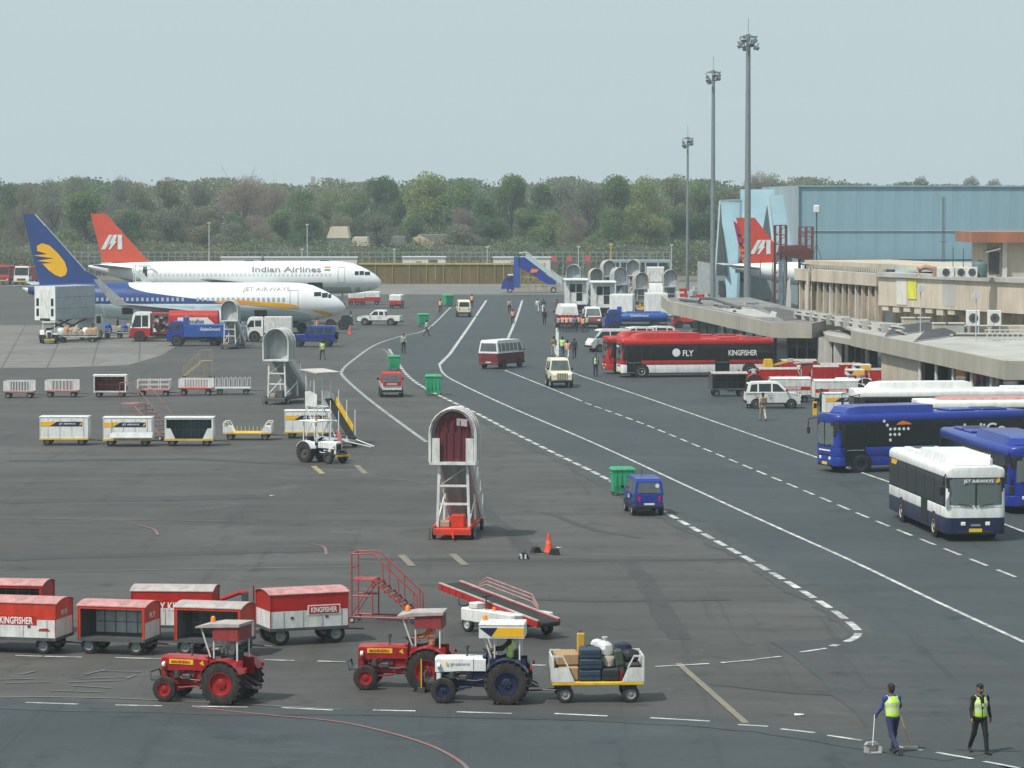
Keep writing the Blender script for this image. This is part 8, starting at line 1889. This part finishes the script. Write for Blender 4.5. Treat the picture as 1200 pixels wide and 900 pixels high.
# ---------------------------------------------------------------- people on the apron
GREYT = (.04, .042, .05); WT = (.55, .55, .52); KH = (.34, .29, .19)
PG = 'people walking about the apron'
PL = [(698, 441, -60, 'stand', (.03, .04, .09), (.03, .04, .10), HVY, 'man in a lime vest and blue trousers standing left of the red bus front'), (894, 493, 96, 'walk', (.42, .36, .26), (.46, .41, .32), None, 'man in beige clothes walking before the white hatchback, bag on back'),
 (649, 417, 95, 'walk', (.24, .16, .07), WT, None, 'man in a brown shirt and pale trousers, left of the four walking behind the jeep'), (659, 418, 95, 'walk2', (.35, .6, .1), (.05, .09, .2), HVY, 'man in lime vest second in the group of four behind the jeep'), (665, 421, 80, 'walk', (.5, .3, .2), WT, HVO, 'man in orange vest and white trousers in the group of four behind the jeep'), (673, 420, 90, 'walk2', (.03, .03, .03), (.035, .03, .03), None, 'man in black at the right of the group of four behind the jeep'),
 (516, 367, 85, 'stand', (.3, .12, .05), (.03, .04, .03), HVO, 'worker in an orange vest before the furthest green bin'), (553, 361, 85, 'stand', (.4, .12, .04), GREYT, HVO, 'worker in orange half hidden right of the cream van'), (500, 394, 20, 'walk', (.4, .45, .4), (.05, .06, .06), None, 'guard in a pale shirt striding beside the third green bin'), (473, 414, -80, 'stand', (.35, .38, .33), (.03, .03, .03), None, 'man in pale shirt and black trousers standing on the left curve line'),
 (597, 367, -80, 'stand', (.5, .3, .28), (.03, .03, .04), None, 'person in a pink shirt standing on the far lane'), (601, 380, 95, 'walk', (.6, .12, .05), (.05, .05, .06), HVR, 'worker in a red orange vest walking along the short lane line'), (630, 366, 90, 'walk', (.6, .6, .58), (.55, .45, .42), None, 'person in white walking on the far road beside one in black'), (637, 367, 90, 'walk2', (.02, .035, .035), (.6, .6, .57), None, 'person in a black jacket and white trousers on the far road'), (638, 381, 90, 'stand', (.02, .02, .022), (.02, .02, .022), None, 'dark clothed person standing alone before the white boxy trucks'), (653, 368, 120, 'stand', (.25, .06, .07), (.2, .1, .1), None, 'person in dark red standing left of the white and red van'),
 (378, 422, 110, 'walk', (.35, .5, .1), (.05, .06, .08), HVY, 'worker in a lime vest and dark trousers walking near the blue jeep'), (362 + 10, 393, 0, 'stand', (.7, .2, .08), GREYT, HVO, 'worker in an orange vest behind the blue jeep roof'), (109, 400, 185, 'walk', (.03, .03, .05), (.03, .03, .04), None, 'dark clothed loader walking before the heaped sacks'), (138, 392, 180, 'stand', (.02, .02, .025), (.02, .02, .025), None, 'dark figure standing between the two heaped carts'),
 (878, 478, -95, 'stand', (.03, .04, .05), (.03, .04, .07), None, 'worker in dark blue by the rear of the hatchback'), (917, 470, 170, 'stand', (.55, .45, .45), (.08, .08, .1), None, 'person in a pale pink shirt behind the hatchback bonnet'), (884, 455, 100, 'bend', (.3, .3, .35), (.05, .05, .07), None, 'worker in grey bending by the old tractor'), (962, 488, 170, 'stand', (.02, .025, .035), (.025, .03, .045), None, 'worker in dark blue leaning on the white name panel cart'), (685, 377, -80, 'stand', (.55, .55, .52), (.2, .2, .2), None, 'person in white between the two vans')]
for px, py, yw, ps, sh, tr_, v, lab in PL: person(lab, at(px, py), yw, ps, sh, tr_, v, group=PG, skin=px % 2, h=1.68 + (px % 5) * .02)
WL = ['leftmost worker of the row in orange vests, pale shirt', 'second worker of the row, red orange vest', 'third worker of the row, orange vest and dark trousers', 'fourth worker of the row, orange vest', 'worker in a blue shirt in the middle of the row', 'sixth worker of the row, orange vest', 'seventh worker of the row, orange vest', 'rightmost worker of the row, blue shirt and lime stripe']
for k in range(8):
    person(WL[k], at(655 + k * 4.7, 389 - (k % 2) * 1.2 + k * .1), 90 + rr.uniform(-30, 30), ('stand', 'walk', 'hips', 'stand')[k % 4], ((.5, .4, .4), (.5, .1, .05), (.3, .2, .15), (.5, .14, .04), (.1, .2, .45), (.4, .2, .1), (.5, .2, .1), (.08, .15, .35))[k], GREYT, None if k in (0, 4) else (HVR, HVO, HVO, HVO, HVO, HVO, HVO, HVY)[k], group='row of workers in vests before the vans', skin=k % 2, h=1.66 + (k % 3) * .05)
t = thing('backpack', 'tan bag on the back of the man in beige', 'bag', (at(894, 493)[0] + .02, at(894, 493)[1] - .19, 1.08), 96); MB().box(-.1, .1, -.17, .17, 0, .4, mat('tan_bag', (.25, .15, .1), .8), .05).build('sack', t)
t = thing('sign_box', 'small yellow box standing by the worker in dark blue', 'box', at(955, 487), 0); MB().box(-.14, .14, -.12, .12, 0, .9, YEL, .02).build('body', t); MB().box(-.1, .1, -.13, -.12, .5, .8, BLACK).build('label_plate', t)

for px, py, lab, yw in [(742, 349, 'white boarding stairs in the second row behind the tan hooded ones', -100), (714, 350, 'white boarding stairs in the second row, left of the other', -75)]: boarding_stairs(lab, at(px, py), yw, WHITE2, DGREY, HOODG, None, 1.0, screen=-.6)
car('van', 'van', 'white van in the shade beside the canopy end', 'van', at(790, 374), 175, WHITE, sc=1.1)
truck('small blue truck behind the white boxy trucks', at(693, 352), 175, BLUE2, 5.0, 2.0, 'box', BLUE, lh=2.0, h=2.2, cl=1.4)
# ---------------------------------------------------------------- haze
hm = bpy.data.materials.new('haze'); hm.use_nodes = True
hn = hm.node_tree; hn.nodes.remove(hn.nodes['Principled BSDF'])
pv = hn.nodes.new('ShaderNodeVolumePrincipled'); pv.inputs['Color'].default_value = (.80, .91, .97, 1)
pv.inputs['Density'].default_value = .00025
pv.inputs['Anisotropy'].default_value = .2
hn.links.new(pv.outputs[0], hn.nodes['Material Output'].inputs['Volume'])
o = MB().box(-1520, 1520, -170, 1620, -1.2, 62, hm).build('haze', smooth=0); o.data.materials.clear(); o.data.materials.append(hm)
tag(o, kind='stuff'); o.display_type = 'WIRE'
